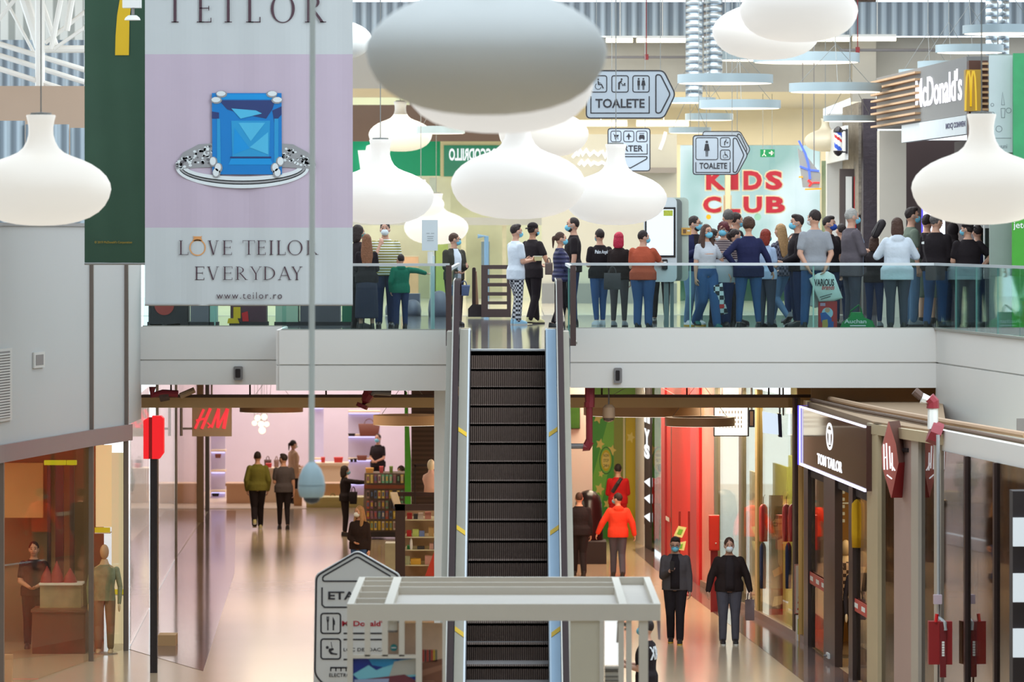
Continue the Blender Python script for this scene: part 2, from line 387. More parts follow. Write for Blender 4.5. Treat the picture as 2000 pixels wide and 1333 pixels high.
    hb.ell((0, .004, 1.642), (.074, .094, .112), 18, 12); hb.ell((0, .026, 1.588), (.056, .068, .066), 14, 10); hb.ell((0, .055, 1.552), (.026, .03, .022))
    hb.cap((0, .088, 1.650), (0, .108, 1.612), .010, .015, 8); hb.ell((0, .094, 1.583), (.026, .010, .010))
    for sd in (-1, 1):
        hb.ell((sd*.075, -.004, 1.630), (.012, .024, .034)); hb.ell((sd*.045, .068, 1.615), (.022, .022, .02)); hb.ell((sd*.03, .085, 1.668), (.024, .012, .008))
    hb.v = [tuple(hd(p)) for p in hb.v]
    b.v = [tuple(leanv(p)) for p in b.v]; b.add(hb.v, hb.f)
    b.v = [tuple(Vector(p)*s) for p in b.v]
    body = b.build('body', skin, root, local=True, smooth=True, angle=180); remesh(body, .0105*s, 2)
    # --- face details
    for sd in (-1, 1):
        e = MB(); e.ell((sd*.031, .089, 1.647), (.0125, .008, .0075), 8, 6); out(e, 'eye', EYE, head_=True)
        e = MB(); e.cap((sd*.016, .097, 1.677), (sd*.047, .083, 1.676), .004, .003, 6); out(e, 'eyebrow', hairc, head_=True)
    if not mask:
        e = MB(); e.cap((-.02, .100, 1.584), (.02, .100, 1.584), .006, .006, 6); out(e, 'lips', LIP, head_=True)
    if beard:
        e = MB(); e.ell((0, .034, 1.582), (.060, .070, .062), 14, 8); out(e, 'beard', hairc, head_=True)
    if mask:
        mm = {'b': MASKB, 'w': MASKW, 't': MASKT, 'n': MASKN, 'k': C['black']}[mask]
        e = MB(); e.ell((0, .058, 1.592), (.062, .073, .057), 16, 10)
        for sd in (-1, 1):
            e.tube([(sd*.055, .075, 1.610), (sd*.080, .02, 1.640), (sd*.084, -.02, 1.625), (sd*.078, .01, 1.598), (sd*.052, .08, 1.575)], .0025, 5)
        out(e, 'face_mask', mm, head_=True)
    if glasses:
        e = MB()
        for sd in (-1, 1):
            e.tube([(sd*.033 + .024*math.cos(a*math.pi/5), .112, 1.647 + .019*math.sin(a*math.pi/5)) for a in range(11)], .003, 5)
            e.tube([(sd*.057, .108, 1.650), (sd*.080, .0, 1.648)], .003, 5)
        e.tube([(-.009, .113, 1.652), (.009, .113, 1.652)], .003, 5); out(e, 'spectacles', EYE, head_=True)
    # --- hair
    def hcap(c, r, nz=.004):
        e = MB(); e.ell(c, r, 20, 14)
        rnd = random.Random(hash(label) & 0xffff)
        e.v = [(x + rnd.uniform(-nz, nz), y + rnd.uniform(-nz, nz), z + rnd.uniform(-nz, nz)) for x, y, z in e.v]
        return e
    if hair == 'short': e = hcap((0, -.012, 1.668), (.081, .096, .098))
    elif hair == 'buzz': e = hcap((0, -.010, 1.662), (.0775, .094, .097), .001)
    elif hair == 'quiff':
        e = hcap((0, -.014, 1.668), (.080, .094, .096)); e.ell((0, .03, 1.735), (.062, .062, .036), 14, 8)
    elif hair == 'curly': e = hcap((0, -.014, 1.672), (.098, .106, .104), .010)
    elif hair == 'bob':
        e = hcap((0, -.014, 1.665), (.090, .102, .102)); e.loft([ring(1.47, .075, .05, -.05, 14), ring(1.52, .100, .072, -.045, 14), ring(1.60, .098, .088, -.035, 14), ring(1.68, .088, .088, -.02, 14)])
    elif hair in ('long', 'longf'):
        e = hcap((0, -.014, 1.668), (.084, .099, .100))
        zl = 1.20 if hair == 'long' else 1.26
        e.loft([ring(zl-.03, .03, .012, -.125, 14), ring(zl+.02, .085, .026, -.128, 14), ring(1.36, .112, .042, -.105, 14), ring(1.48, .108, .055, -.075, 14), ring(1.58, .096, .072, -.05, 14), ring(1.68, .085, .08, -.03, 14)])
        if hair == 'longf':
            for sd in (-1, 1): e.cap((sd*.064, .012, 1.68), (sd*.092, .010, 1.50), .034, .042, 8); e.cap((sd*.092, .010, 1.50), (sd*.098, .055, 1.30), .042, .026, 8)
    elif hair == 'tail':
        e = hcap((0, -.012, 1.668), (.080, .096, .098)); e.ell((0, -.115, 1.66), (.035, .04, .035)); e.cap((0, -.13, 1.65), (0, -.135, 1.48), .030, .012, 8)
    elif hair == 'cap':
        e = hcap((0, -.010, 1.655), (.078, .095, .095), .001)
    if hair != 'none':
        o = out(e, 'hair', hairc, head_=True)
        if hair in ('long', 'longf', 'bob', 'tail', 'quiff'): remesh(o, .011*s, 2)
    if hair == 'cap':
        h = MB(); h.ell((0, -.006, 1.70), (.083, .101, .072), 18, 10)
        h.loft([[(x*.9, -.09 - .075*math.cos(math.pi*x/.17), 1.672 + zz - .02*math.cos(math.pi*x/.17)) for x in [-.085 + .17*i/8 for i in range(9)]] + [(x*.9, -.06, 1.672 + zz) for x in (.06, 0, -.06)] for zz in (0, .008)])
        out(h, 'baseball_cap', C['black'], head_=True)
    # --- clothes
    woman = sex == 'f'
    if top:
        g = {'tee': .014, 'long': .016, 'vest': .032, 'jacket': .020, 'hoodie': .028, 'coat': .030, 'wool': .022, 'fit': .010}[top]
        hz = hem if hem is not None else {'tee': .87, 'fit': .90, 'long': .86, 'vest': .86, 'jacket': .88, 'hoodie': .84, 'coat': .72, 'wool': .76}[top]
        R = []
        for z in [hz + (1.30-hz)*i/6 for i in range(7)] + [1.36, 1.42, 1.458, 1.478]:
            _, rx, ry, y = tor(T, max(z, .89)); k = g if z < 1.4 else g*.7
            if top in ('hoodie', 'coat', 'wool', 'jacket') and z < 1.15: rx = max(rx, tor(T, 1.2)[1]*.97)
            if z < 1.04 and top != 'fit': rx = max(rx + k, .208*fat) - k; ry = max(ry + k, .136*fat) - k; y = -.008
            R.append((z, rx + k, ry + k*.9, y))
        e = MB(); e.loft([ring(*r) for r in R])
        sl = sleeve or ('short' if top in ('tee', 'fit') else 'long')
        for nm in 'LR':
            j = J[nm]
            if sl == 'short':
                m_ = j['sh'].lerp(j['el'], .66); e.cap(j['sh'], m_, .054*ar + g*.8, .050*ar + g)
            elif sl == 'long':
                e.cap(j['sh'], j['el'], .052*ar + g*.8, .043*ar + g*.85); e.cap(j['el'], j['wr'] - j['fa']*.015, .044*ar + g*.85, .031*ar + g*.7)
        if top == 'hoodie' or hood == 'down': e.ell((0, -.085, 1.435), (.105, .055, .075), 14, 8); e.ell((0, -.02, 1.478), (.088, .078, .034), 14, 8)
        if hood == 'up': e.v += []; hh = MB(); hh.ell((0, -.03, 1.655), (.102, .115, .125), 18, 12); hh.ell((0, -.035, 1.53), (.10, .09, .08), 14, 8); e.v = e.v; e.add([tuple(hd(p)) for p in hh.v], hh.f)
        nm_ = {'tee': 't_shirt', 'fit': 't_shirt', 'long': 'sweater', 'vest': 'padded_vest', 'jacket': 'jacket', 'hoodie': 'hooded_top', 'coat': 'coat', 'wool': 'cardigan'}[top]
        o = out(e, nm_, C[topc] if isinstance(topc, str) else topc); remesh(o, .013*s, 3)
        if top == 'vest':
            e = MB(); e.loft([ring(z, tor(T, z)[1]+.014, tor(T, z)[2]+.012, tor(T, z)[3]) for z in (1.0, 1.2, 1.36, 1.42, 1.47)])
            for nm in 'LR':
                j = J[nm]; e.cap(j['sh'], j['el'], .056*ar + .018, .043*ar + .014); e.cap(j['el'], j['wr'], .044*ar + .014, .031*ar + .012)
            o = out(e, 'sweater', C['black']); remesh(o, .013*s, 3)
        if inner:
            e = MB(); rr = []
            for z in (hz + .03, 1.0, 1.15, 1.27, 1.36, 1.43, 1.47):
                _, rx, ry, y = tor(T, max(z, .89)); k = g if z < 1.4 else g*.7
                if top in ('hoodie', 'coat', 'wool', 'jacket') and z < 1.15: rx = max(rx, tor(T, 1.2)[1]*.97)
                if z < 1.04: rx = max(rx + k, .208*fat) - k; ry = max(ry + k, .136*fat) - k; y = -.008
                ry_ = ry + k*.9; wd = (.075 if z < 1.38 else .05)
                f = lambda q: y + ry_*math.sqrt(max(0.02, 1-(q/(rx+k))**2))
                rr.append([(q, f(q) + .010, z) for q in (-wd, -wd*.5, 0, wd*.5, wd)] + [(q, f(q) - .03, z) for q in (wd, 0, -wd)])
            out(e.loft(rr), 'shirt_front', C[inner] if isinstance(inner, str) else inner)
        if print_: print_(root, s, T, g, leanv)
    if bottom:
        e = MB(); g = .014
        if bottom == 'skirt':
            e.loft([ring(.20, .22, .19, -.01), ring(.5, .215, .18, -.01), ring(.80, .20, .155, -.012), ring(.92, .178, .13, -.01), ring(1.02, .155, .115, 0)])
        else:
            e.loft([ring(z, tor(T, z)[1]+g*.8, tor(T, z)[2]+g*.8, tor(T, z)[3]) for z in (.89, .92, .95, .99, 1.03)]); e.cap((-.05, -.01, .875), (.05, -.01, .875), .075, .075)
            loose = {'trousers': .021, 'slim': .012, 'loose': .030, 'shorts': .03}[bottom]
            for nm in 'LR':
                j = J[nm]; an = j['an'] + Vector((0, 0, .0 if bottom != 'shorts' else 0))
                e.cap(j['hip'], j['kn'], .088*fat + loose*.8, .056 + loose)
                if bottom == 'shorts': pass
                else: e.cap(j['kn'], an + (j['kn']-an).normalized()*(.01 if bottom != 'slim' else .05), .056 + loose, .040 + loose*(1.1 if bottom != 'slim' else .7))
        o = out(e, {'skirt': 'skirt', 'shorts': 'shorts'}.get(bottom, 'trousers'), C[botc] if isinstance(botc, str) else botc); remesh(o, .013*s, 3)
    for nm, sd in (('L', -1), ('R', 1)):
        j = J[nm]; a = j['an']; z0 = max(0, a.z - .085); up = (a.z - .085) * 2.2
        def R_(z, x0, x1, y0, y1):
            n = 16; return [(a.x + (x0 if math.cos(2*math.pi*i/n) < 0 else x1)*abs(math.cos(2*math.pi*i/n))**.7*(1 if 1 else 0), a.y + ((y0+y1)/2 + (y1-y0)/2*math.copysign(abs(math.sin(2*math.pi*i/n))**.8, math.sin(2*math.pi*i/n))), z + z0 + max(0, up)*(1 if math.sin(2*math.pi*i/n) < 0 else .1)) for i in range(n)]
        e = MB(); e.loft([R_(.018, -.045, .045, -.075, .185), R_(.045, -.046, .046, -.078, .186), R_(.066, -.042, .042, -.074, .16), R_(.085, -.038, .038, -.070, .09), R_(.105, -.036, .036, -.066, .045)])
        e2 = MB(); e2.loft([R_(0, -.046, .046, -.078, .19), R_(.022, -.048, .048, -.08, .192)])
        o = out(e, 'shoe', shoes, angle=50); out(e2, 'shoe_sole', sole, parent=o, angle=40)
    PEOPLE[label] = (root, s, J, leanv)
    return root
def tee_print(txt, z0, z1, wd, back=True, m=None, bold=0.02, shear=0):
    def f(root, s, T, g, leanv):
        mb = MB(); fr = Frame((0, 0, 0), (1, 0, 0), (0, 0, 1))
        text(mb, fr, txt, -wd/2, wd/2, z0, z1, bold=bold, shear=shear, h=0.004, t=0.006)
        vs = []
        for x, y, z in mb.v:
            _, rx, ry, yc = tor(T, z); rx += g; ry += g*.9
            yy = ry*math.sqrt(max(.02, 1-(x/rx)**2)) + .004 - y*.5
            vs.append(tuple(Vector(leanv((x, yc - yy, z) if back else (-x, yc + yy, z)))*s))
        mb.v = vs; mb.build('print', m or SHOEW, root, local=True)
    return f
def hand_point(label, side, off=(0, 0, 0)):
    root, s, J, leanv = PEOPLE[label]; j = J[side]
    p = leanv(j['wr'] + j['fa']*.11) * s; r = root.rotation_euler.z
    return (root.location.x + p.x*math.cos(r) - p.y*math.sin(r) + off[0], root.location.y + p.x*math.sin(r) + p.y*math.cos(r) + off[1], root.location.z + p.z + off[2])
class PxF(Frame):
    """printed face square to the hall at distance d, addressed in frame coordinates"""
    def __init__(s, d): s.d = d; s.n = Vector((0, -1, 0))
    def p(s, a, b, c=0.0): return Vector((X(a, s.d), s.d - c, Z(b, s.d)))
def poly_pt(pl, px):
    """plan point of a wall polyline seen in direction px"""
    q = (px - 1000) / FPX
    for (ax, ay), (bx, by) in zip(pl, pl[1:]):
        den = (bx-ax) - q*(by-ay)
        if abs(den) < 1e-9: continue
        t = (q*ay - ax) / den
        if -1e-6 <= t <= 1 + 1e-6: return (ax + t*(bx-ax), ay + t*(by-ay))
    raise ValueError(px)
WHITE = mat('wall_white', srgb(190, 190, 189), 0.6, var=0.02, scale=0.6)
FASC = mat('fascia_white', srgb(222, 219, 215), 0.5, var=0.02, scale=0.7)
GREYM = mat('frame_grey', srgb(128, 124, 124), 0.4, var=0.04)
STEEL = mat('brushed_steel', srgb(168, 164, 156), 0.36, 0.85, var=0.08, scale=6)
ALU = mat('aluminium', srgb(205, 210, 214), 0.35, 0.7, var=0.04)
DKBROWN = mat('dark_brown_metal', srgb(66, 50, 48), 0.4, 0.2, var=0.05)
BLACK = mat('black_gloss', srgb(34, 26, 28), 0.25, var=0.03)
BLACKM = mat('black_matt', srgb(46, 38, 40), 0.7, var=0.05)
RUBBER = mat('handrail_rubber', srgb(50, 38, 38), 0.75, var=0.05, spec=0.15)
CREAM = mat('cream_paint', srgb(226, 214, 184), 0.7, var=0.04)
CONC = mat('concrete', srgb(186, 180, 168), 0.85, var=0.10, scale=1.2, bump=0.3, bscale=8)
WOOD = mat('wood_slat', srgb(196, 158, 120), 0.6, var=0.15, scale=6)
CORR = wave_mat('corrugated_steel', srgb(112, 124, 134), srgb(166, 180, 190), 1.5, 'X', 0.45, 0.3, bump=1.0, lo=0.2, hi=0.8)
GLASS = glass_mat('rail_glass', (0.80, 0.91, 0.90), 0.015)
GLASSE = mat('glass_edge', srgb(120, 170, 160), 0.2, var=0)
SHOPG = glass_mat('shop_glass', (0.93, 0.93, 0.90), 0.10)
SHOPD = glass_mat('shop_glass_dark', (0.46, 0.39, 0.34), 0.18)
PURE = mat('white_paint', srgb(232, 232, 228), 0.55, var=0.02)
PINK = mat('mauve_paint', srgb(172, 146, 138), 0.5, var=0.03)
RED = mat('red_paint', srgb(206, 30, 34), 0.4, var=0.04)
REDD = mat('dark_red', srgb(140, 24, 28), 0.45, var=0.05)
BROWNP = mat('brown_panel', srgb(92, 70, 60), 0.7, var=0.05)
GREENB = mat('bright_green', srgb(0, 156, 108), 0.5, var=0.05)
YEL = mat('yellow', srgb(226, 184, 24), 0.5, var=0.05)
LETTER = mat('sign_black', srgb(46, 44, 50), 0.5, var=0.02)
SIGNB = mat('sign_face', srgb(186, 196, 206), 0.5, var=0.02)
def glow(name, r, g, b, e): return mat('glow_' + name, srgb(r*.5, g*.5, b*.5), 0.5, emis=srgb(r, g, b), estr=e, var=0)
GWHITE = glow('white', 255, 252, 246, 1.3); GRED = glow('red', 255, 40, 44, 1.0); GBLUE = glow('blue', 70, 60, 220, 1.2); GLIL = glow('lilac', 206, 200, 255, 1.2)

# ================================================================ setting
FLOORB = mat('floor_beige', srgb(196, 174, 146), 0.16, var=0.05, scale=0.5)
FLOORD = mat('floor_dark_tile', srgb(120, 100, 96), 0.10, var=0.06, scale=1.2, bump=0.06, bscale=3)
struct('floor', MB().box(-16, 14, -6, 130, -0.3, 0), FLOORB)
WR = [(2.55, 108), (2.85, 104), (3.57, 93), (4.84, 79.3), (5.3, 71), (5.87, 68.2), (6.57, 62.1), (7.6, 54), (8.6, 40)]
WL = [(-8.9, 58), (-7.48, 70.8), (-6.65, 76.2), (-6.2, 78.4)]
WL2 = [(-6.2, 78.4), (-6.9, 98), (-7.4, 118)]
struct('floor_left_strip', MB().prism([(-6.2, 78.4, 0), (-4.75, 74.5, 0), (-5.5, 96, 0), (-6.7, 117.5, 0), (-7.35, 117.5, 0), (-6.9, 98, 0)], (0, 0, 0.005)), FLOORD)
struct('floor_right_strip', MB().prism([(4.45, 71.5, 0), (5.27, 71.5, 0), (4.84, 79.3, 0), (3.57, 93, 0), (2.85, 104, 0), (2.56, 103, 0), (2.82, 97.9, 0), (4.1, 77.7, 0)], (0, 0, 0.005)), FLOORD)
# upper slab and its white edge boards
FLOORU = mat('floor_upper_tile', srgb(112, 112, 118), 0.07, var=0.05, scale=0.8, bump=0.05, bscale=1.5)
FLOORL = mat('floor_pale_tile', srgb(206, 200, 184), 0.12, var=0.04, scale=0.8)
EDGE = [(-6.9, 80.6), (-3.73, 80.6), (-3.73, 77.6), (-1.03, 77.6), (-1.03, 79), (0.95, 79), (6.96, 79), (7.62, 72.1), (8.95, 58), (14, 58), (14, 118), (-12, 118), (-12, 80.6)]
mb = MB(); mb.prism([(x, y, 4.24) for x, y in EDGE], (0, 0, ZU - 4.24)); struct('floor_upper', mb, FLOORU)
struct('floor_pale_tiles', MB().box(-8, 0.6, 92, 117.9, ZU, ZU + 0.006), FLOORL)
struct('floor_kids_tiles', MB().box(0.62, 6.4, 93, 112, ZU, ZU + 0.006), FLOORL)
def fascia(n, a, b, zb=4.22, zt=ZU + .02, mid=4.63):
    mb = MB(); mb.slab(b, a, mid + .012, zt, .05); mb.slab(b, a, zb, mid - .012, .05); mb.slab(b, a, mid - .012, mid + .012, .015)
    struct('trim_%d' % n, mb, FASC)
fascia(1, (-6.2, 80.6), (-3.73, 80.6)); fascia(2, (-3.73, 77.6), (-1.03, 77.6)); fascia(3, (0.95, 79), (6.96, 79)); fascia(4, (6.96, 79), (7.62, 72.1), 3.52); fascia(5, (7.62, 72.1), (8.95, 58), 3.52)
fascia(6, (-3.73, 80.6), (-3.73, 77.6))
# landing carried out to the escalator head
mb = MB(); mb.box(-0.90, 0.80, 66.4, 79, ZU - .45, ZU); struct('floor_landing', mb, FLOORU)
# left wall
mb = MB()
for a, b in zip(WL, WL[1:]): mb.slab(b, a, 3.65, 6.85, -.12)
mb.slab((-6.18, 80.7), (-6.2, 78.4), 3.65, 6.85, -.12); struct('wall_left', mb, WHITE)
mb = MB()
for a, b in zip(WL, WL[1:]):
    mb.slab(b, a, 3.39, 3.65, .06); mb.slab(b, a, 6.85, 6.90, .03)
struct('trim_7', mb, GREYM)
for i, px in enumerate((3, 178, 246)):
    x, y = poly_pt(WL, px); mb = MB(); mb.box(x - .035, x + .04, y - .09, y + .05, 0 if px != 246 else 0, 6.85 if px > 100 else 3.42); struct('trim_%d' % (8 + i), mb, mat('mullion_bronze', srgb(118, 106, 98), 0.4, 0.3, var=0.04))
for i, (a, b) in enumerate(((8, 174), (183, 242))):
    p, q = poly_pt(WL, a), poly_pt(WL, b); mb = MB(); mb.slab(q, p, 0.02, 3.39, -.02); struct('window_%d' % (1 + i), mb, glass_mat('left_shop_glass', (.93, .93, .90), .025, grazing=.09))
for i, (a, b) in enumerate(((256, 292), (309, 342), (346, 386))):
    p, q = poly_pt(WL2, a), poly_pt(WL2, b); mb = MB(); mb.slab(q, p, 0.02, 4.0, -.02); struct('window_%d' % (3 + i), mb, glass_mat('passage_glass', (.86, .80, .76), .16))
for i, (px, w_, m) in enumerate(((307, .05, STEEL), (344, .05, STEEL), (391, .16, mat('taupe_frame', srgb(150, 122, 96), .5)), (405, .10, GREYM))):
    x, y = poly_pt(WL2, px); mb = MB(); mb.box(x - w_/2, x + w_/2, y - w_, y + w_, 0, 4.2); struct('trim_%d' % (11 + i), mb, m)
struct('wall_left_shop', MB().box(-12, -11.8, 58, 118, 0, 4.2), mat('shop_tan', srgb(206, 164, 112), .7, var=.08, scale=.4))
struct('wall_left_partition', MB().box(-11.8, -6.75, 79.9, 80.1, 0, 4.2), mat('partition_umber', srgb(136, 112, 82), .6, var=.2, scale=.8))
struct('wall_left_passage', MB().box(-11.8, -9.0, 100, 100.2, 0, 4.2), mat('lilac_wall', srgb(206, 190, 200), .7))
struct('wall_left_near', MB().box(-9.1, -8.9, -6, 58, 0, 14), WHITE)
mb = MB(); mb.prism([(-12, 58, 3.45), (-8.95, 58, 3.45), (-7.55, 70.8, 3.45), (-6.75, 76.2, 3.45), (-6.3, 78.4, 3.45), (-6.3, 79.9, 3.45), (-12, 79.9, 3.45)], (0, 0, .08)); struct('ceiling_left_shop', mb, CREAM)
# right storefront line and its ledge
mb = MB(); mb.prism([(4.84, 79.3, 3.9), (5.3, 71, 3.9), (5.92, 67.9, 3.9), (6.1, 67.9, 3.9), (7.05, 79.3, 3.9)], (0, 0, .08)); struct('ceiling_right_shops', mb, mat('ledge_tan', srgb(158, 130, 102), .8))
mb = MB(); mb.prism([(5.3, 71.2, 3.42), (5.95, 67.9, 3.42), (6.62, 62.1, 3.42), (7.65, 54, 3.42), (12, 54, 3.42), (12, 79.3, 3.42), (7.05, 79.3, 3.42)], (0, 0, .08)); struct('ceiling_far_right_shops', mb, CREAM)
struct('wall_right_shop', MB().box(11.8, 12, 40, 112, 0, 4.2), mat('shop_umber', srgb(118, 92, 74), .7))
struct('wall_right_partition', MB().slab((12, 80.2), (4.95, 80.2), 0, 4.2, .1), mat('shop_tan2', srgb(196, 160, 118), .7))
struct('wall_right_near', MB().box(9.3, 9.5, -6, 54, 0, 14), WHITE)
struct('wall_back', MB().box(-9.1, 9.5, -6.2, -6, 0, 14), WHITE)
mb = MB(); mb.slab((6.57+.03, 62.1), (5.92, 67.9), 3.72, 4.0, -.10); mb.slab((7.6, 54), (6.57+.03, 62.1), 3.72, 4.0, -.10); struct('trim_15', mb, FASC)
# duct and wall under the slab
struct('wall_under_slab', MB().box(4.95, 12, 84, 84.2, 3.3, 4.24), mat('bulkhead_tan', srgb(168, 136, 106), .8))
# far walls
struct('wall_far_upper', MB().box(-8.5, 1.4, 127, 127.2, 4.3, 12.5), mat('far_wall_pale', srgb(226, 220, 176), .8, var=.25, scale=.35))
struct('ceiling', MB().box(-12, 14, 81, 112.5, 12.5, 12.7), mat('roof_deck', srgb(176, 146, 112), .8, var=.2, scale=.8))
struct('ceiling_glazing', MB().box(-12, 14, -6, 81, 14.0, 14.03), glass_mat('roof_glass', (.96, .98, 1), .02))
for i in range(9):
    struct('ceiling_beam', MB().box(-9.1, 9.5, 2 + i*9.5, 2.25 + i*9.5, 13.6, 14.0), ALU)
struct('ceiling_lower', MB().box(0.66, 7.2, 98.6, 112, 9.62, 9.75), CREAM)
struct('wall_far_concrete', MB().box(-0.2, 12.5, 98.3, 98.6, 9.62, 10.72), CONC)
struct('wall_far_corrugated', MB().box(-3.6, 12.5, 97.5, 97.6, 10.72, 11.40), CORR)
struct('trim_16', MB().box(-3.6, 12.5, 97.3, 97.5, 11.44, 11.62), mat('red_beam', srgb(150, 52, 52), .6))
struct('column_concrete', MB().box(X(1663, 98), X(1709, 98), 97.7, 98.25, ZU, 12.5), CONC)
struct('wall_far_bulkhead', MB().box(0.66, 7.2, 112, 112.2, 8.78, 9.62), CREAM)
struct('wall_far_grey', MB().box(X(1058, 108), X(1322, 108), 108, 108.2, ZU, 8.95), mat('grey_cladding', srgb(176, 176, 170), .6, var=.03))
struct('trim_17', MB().box(X(1058, 108), X(1322, 108), 107.9, 108, ZU, ZU + .45), mat('skirting_grey', srgb(120, 124, 130), .5))
struct('trim_18', MB().box(X(1180, 107.5), X(1322, 107.5), 107.5, 107.95, 8.08, 8.2), GREYM)
KIDG = glass_mat('kids_glass', (.5, .6, .57), .03)
_n = KIDG.node_tree.nodes; _t = next(n for n in _n if n.type == 'BSDF_TRANSPARENT'); _z = _n.new('ShaderNodeTexNoise'); _z.inputs['Scale'].default_value = .45
_c = _n.new('ShaderNodeTexCoord'); _r = _n.new('ShaderNodeValToRGB'); _r.color_ramp.elements[0].position = .42; _r.color_ramp.elements[1].position = .58
_r.color_ramp.elements[0].color = (.50, .61, .57, 1); _r.color_ramp.elements[1].color = (.76, .79, .77, 1)      # clouds printed on the film
KIDG.node_tree.links.new(_c.outputs['Object'], _z.inputs['Vector']); KIDG.node_tree.links.new(_z.outputs['Fac'], _r.inputs[0]); KIDG.node_tree.links.new(_r.outputs[0], _t.inputs[0])
struct('window_6', MB().box(X(1322, 112), X(1606, 112), 112, 112.03, ZU, 8.78), KIDG)
for i, px in enumerate((1322, 1420, 1606)):
    struct('trim_%d' % (19 + i), MB().box(X(px, 111.9) - .05, X(px, 111.9) + .07, 111.7, 111.95, ZU, 8.78), CREAM)
struct('wall_kids_low', MB().box(X(1322, 111), X(1606, 111), 112.5, 112.6, ZU, 6.1), mat('kids_mint', srgb(170, 216, 200), .6, var=.15, scale=.8))
# left background: shop wall, beams
struct('trim_22', MB().box(X(670, 112), X(830, 112), 112, 112.3, Z(190, 112), Z(173, 112)), CREAM)
struct('trim_23', MB().box(X(660, 113), X(1125, 113), 113, 113.3, Z(440, 113), Z(425, 113)), mat('canopy_grey', srgb(176, 178, 176), .6))
struct('wall_far_white', MB().box(X(650, 114), X(800, 114), 114, 114.2, Z(174, 114), Z(60, 114)), WHITE)
struct('wall_far_brown', MB().box(X(650, 115), X(980, 115), 115, 115.2, Z(276, 115), Z(205, 115)), mat('brown_band', srgb(126, 104, 92), .8))
struct('wall_far_panel', MB().box(X(800, 116), X(1125, 116), 116, 116.2, Z(272, 116), Z(40, 116)), CONC)
# upper left: corrugated parapet, concrete band, steelwork
mb = MB(); mb.box(X(-80, 79.6), X(48, 79.6), 79.6, 79.7, 6.86, Z(236, 79.6)); mb.box(X(50, 79.5), X(134, 79.5), 79.5, 79.6, 6.86, Z(243, 79.5)); mb.box(X(137, 79.6), X(282, 79.6), 79.6, 79.7, 6.86, Z(250, 79.6)); struct('wall_left_corrugated', mb, CORR)
struct('wall_left_concrete', MB().box(X(-80, 88), X(300, 88), 88, 88.3, 7.0, Z(168, 88)), mat('concrete_brown', srgb(182, 158, 138), .85, var=.15, scale=.5))
# the block between the two passages
mb = MB(); mb.box(X(806, 106), X(1157, 100), 106, 117.9, 0, 4.24); mb.box(X(1100, 100), X(1157, 100), 100, 106, 0, 4.24); struct('wall_core', mb, mat('core_white', srgb(220, 214, 204), .6, var=.02))
struct('wall_core_brown', MB().box(X(803, 105.6), X(870, 105.6), 105.8, 106, 0, 4.24), wave_mat('brown_shutter', srgb(74, 56, 50), srgb(92, 70, 62), 3.0, 'Z', .6))
struct('wall_store_back', MB().box(-8.2, X(806, 118), 127, 127.2, 0, 4.24), mat('store_lilac', srgb(222, 210, 222), .7, var=.03))
struct('wall_store_left', MB().box(-8.2, -8.0, 118, 127, 0, 4.24), mat('store_lilac', srgb(222, 210, 222)))
struct('wall_store_right', MB().box(X(806, 118), X(806, 118) + .2, 118, 127, 0, 4.24), mat('store_lilac', srgb(222, 210, 222)))
struct('ceiling_store', MB().box(-8.2, X(806, 118), 118, 127, 4.1, 4.24), PURE)
struct('floor_store', MB().box(-8.0, X(806, 118), 118.3, 127, 0, .01), mat('store_floor', srgb(226, 204, 180), .3))
mb = MB(); mb.box(X(848, 78.4), X(872, 78.4), 78.4, 78.75, 0, 4.22); struct('column_white', mb, PURE)
struct('wall_passage_end', MB().box(X(1155, 107), X(1245, 107), 107, 107.2, 0, 4.24), mat('poster_green_wall', srgb(128, 184, 76), .5, var=.25, scale=.6))
# ================================================================ escalator
CX = -0.055; YT = 65.5; TAN = 0.231/0.4
def ez(y): return ZU + (y - YT) * TAN if y < YT else ZU
esc = thing('escalator', 'escalator with dark grooved steps climbing to the upper landing', 'escalator', (CX, 60, 0))
STEPM = wave_mat('step_grooves', srgb(98, 80, 74), srgb(166, 146, 134), 12, 'X', .45, .2, bump=.9, lo=.25, hi=.8, coords='Object')
for n in range(24):
    y1 = YT - .4*n; y0 = y1 - .4; z = ZU - .231*(n) - .02
    if z < .1: break
    mb = MB(); mb.box(CX - .5, CX + .5, y0 - .02, y1, z - .26, z - .231)
    rings = [[(x, y1 - .012*math.sin(t*1.5708)*0 - .03*t, z - .231*t) for x in (CX - .5, CX + .5)] for t in [i/6 for i in range(7)]]
    mb.box(CX - .5, CX + .5, y1 - .02, y1 + .38 if n == 0 else y1 + .02, z - .24, z)
    mb.build('step', STEPM, esc)
mb = MB(); mb.box(CX - .52, CX + .52, YT - .02, YT + .16, ZU - .08, ZU + .006); mb.build('comb_plate', ALU, esc)
mb = MB(); mb.box(CX - .62, CX + .62, YT + .16, 66.5, ZU - .08, ZU + .004); mb.build('landing_plate', FLOORU, esc)
yb = YT - ZU/TAN
def strip(x0, x1, za, zb, ytop, mb):
    """a band that follows the incline from the foot to the head"""
    ys = [yb - 1.0, yb, YT, ytop]; zz = [0, 0, ZU, ZU]
    mb.loft([[(x0, y, z + za), (x1, y, z + za), (x1, y, z + zb), (x0, y, z + zb)] for y, z in zip(ys, zz)])
INNER = mat('inner_cladding', srgb(150, 144, 130), .38, .6, var=.06, scale=3)
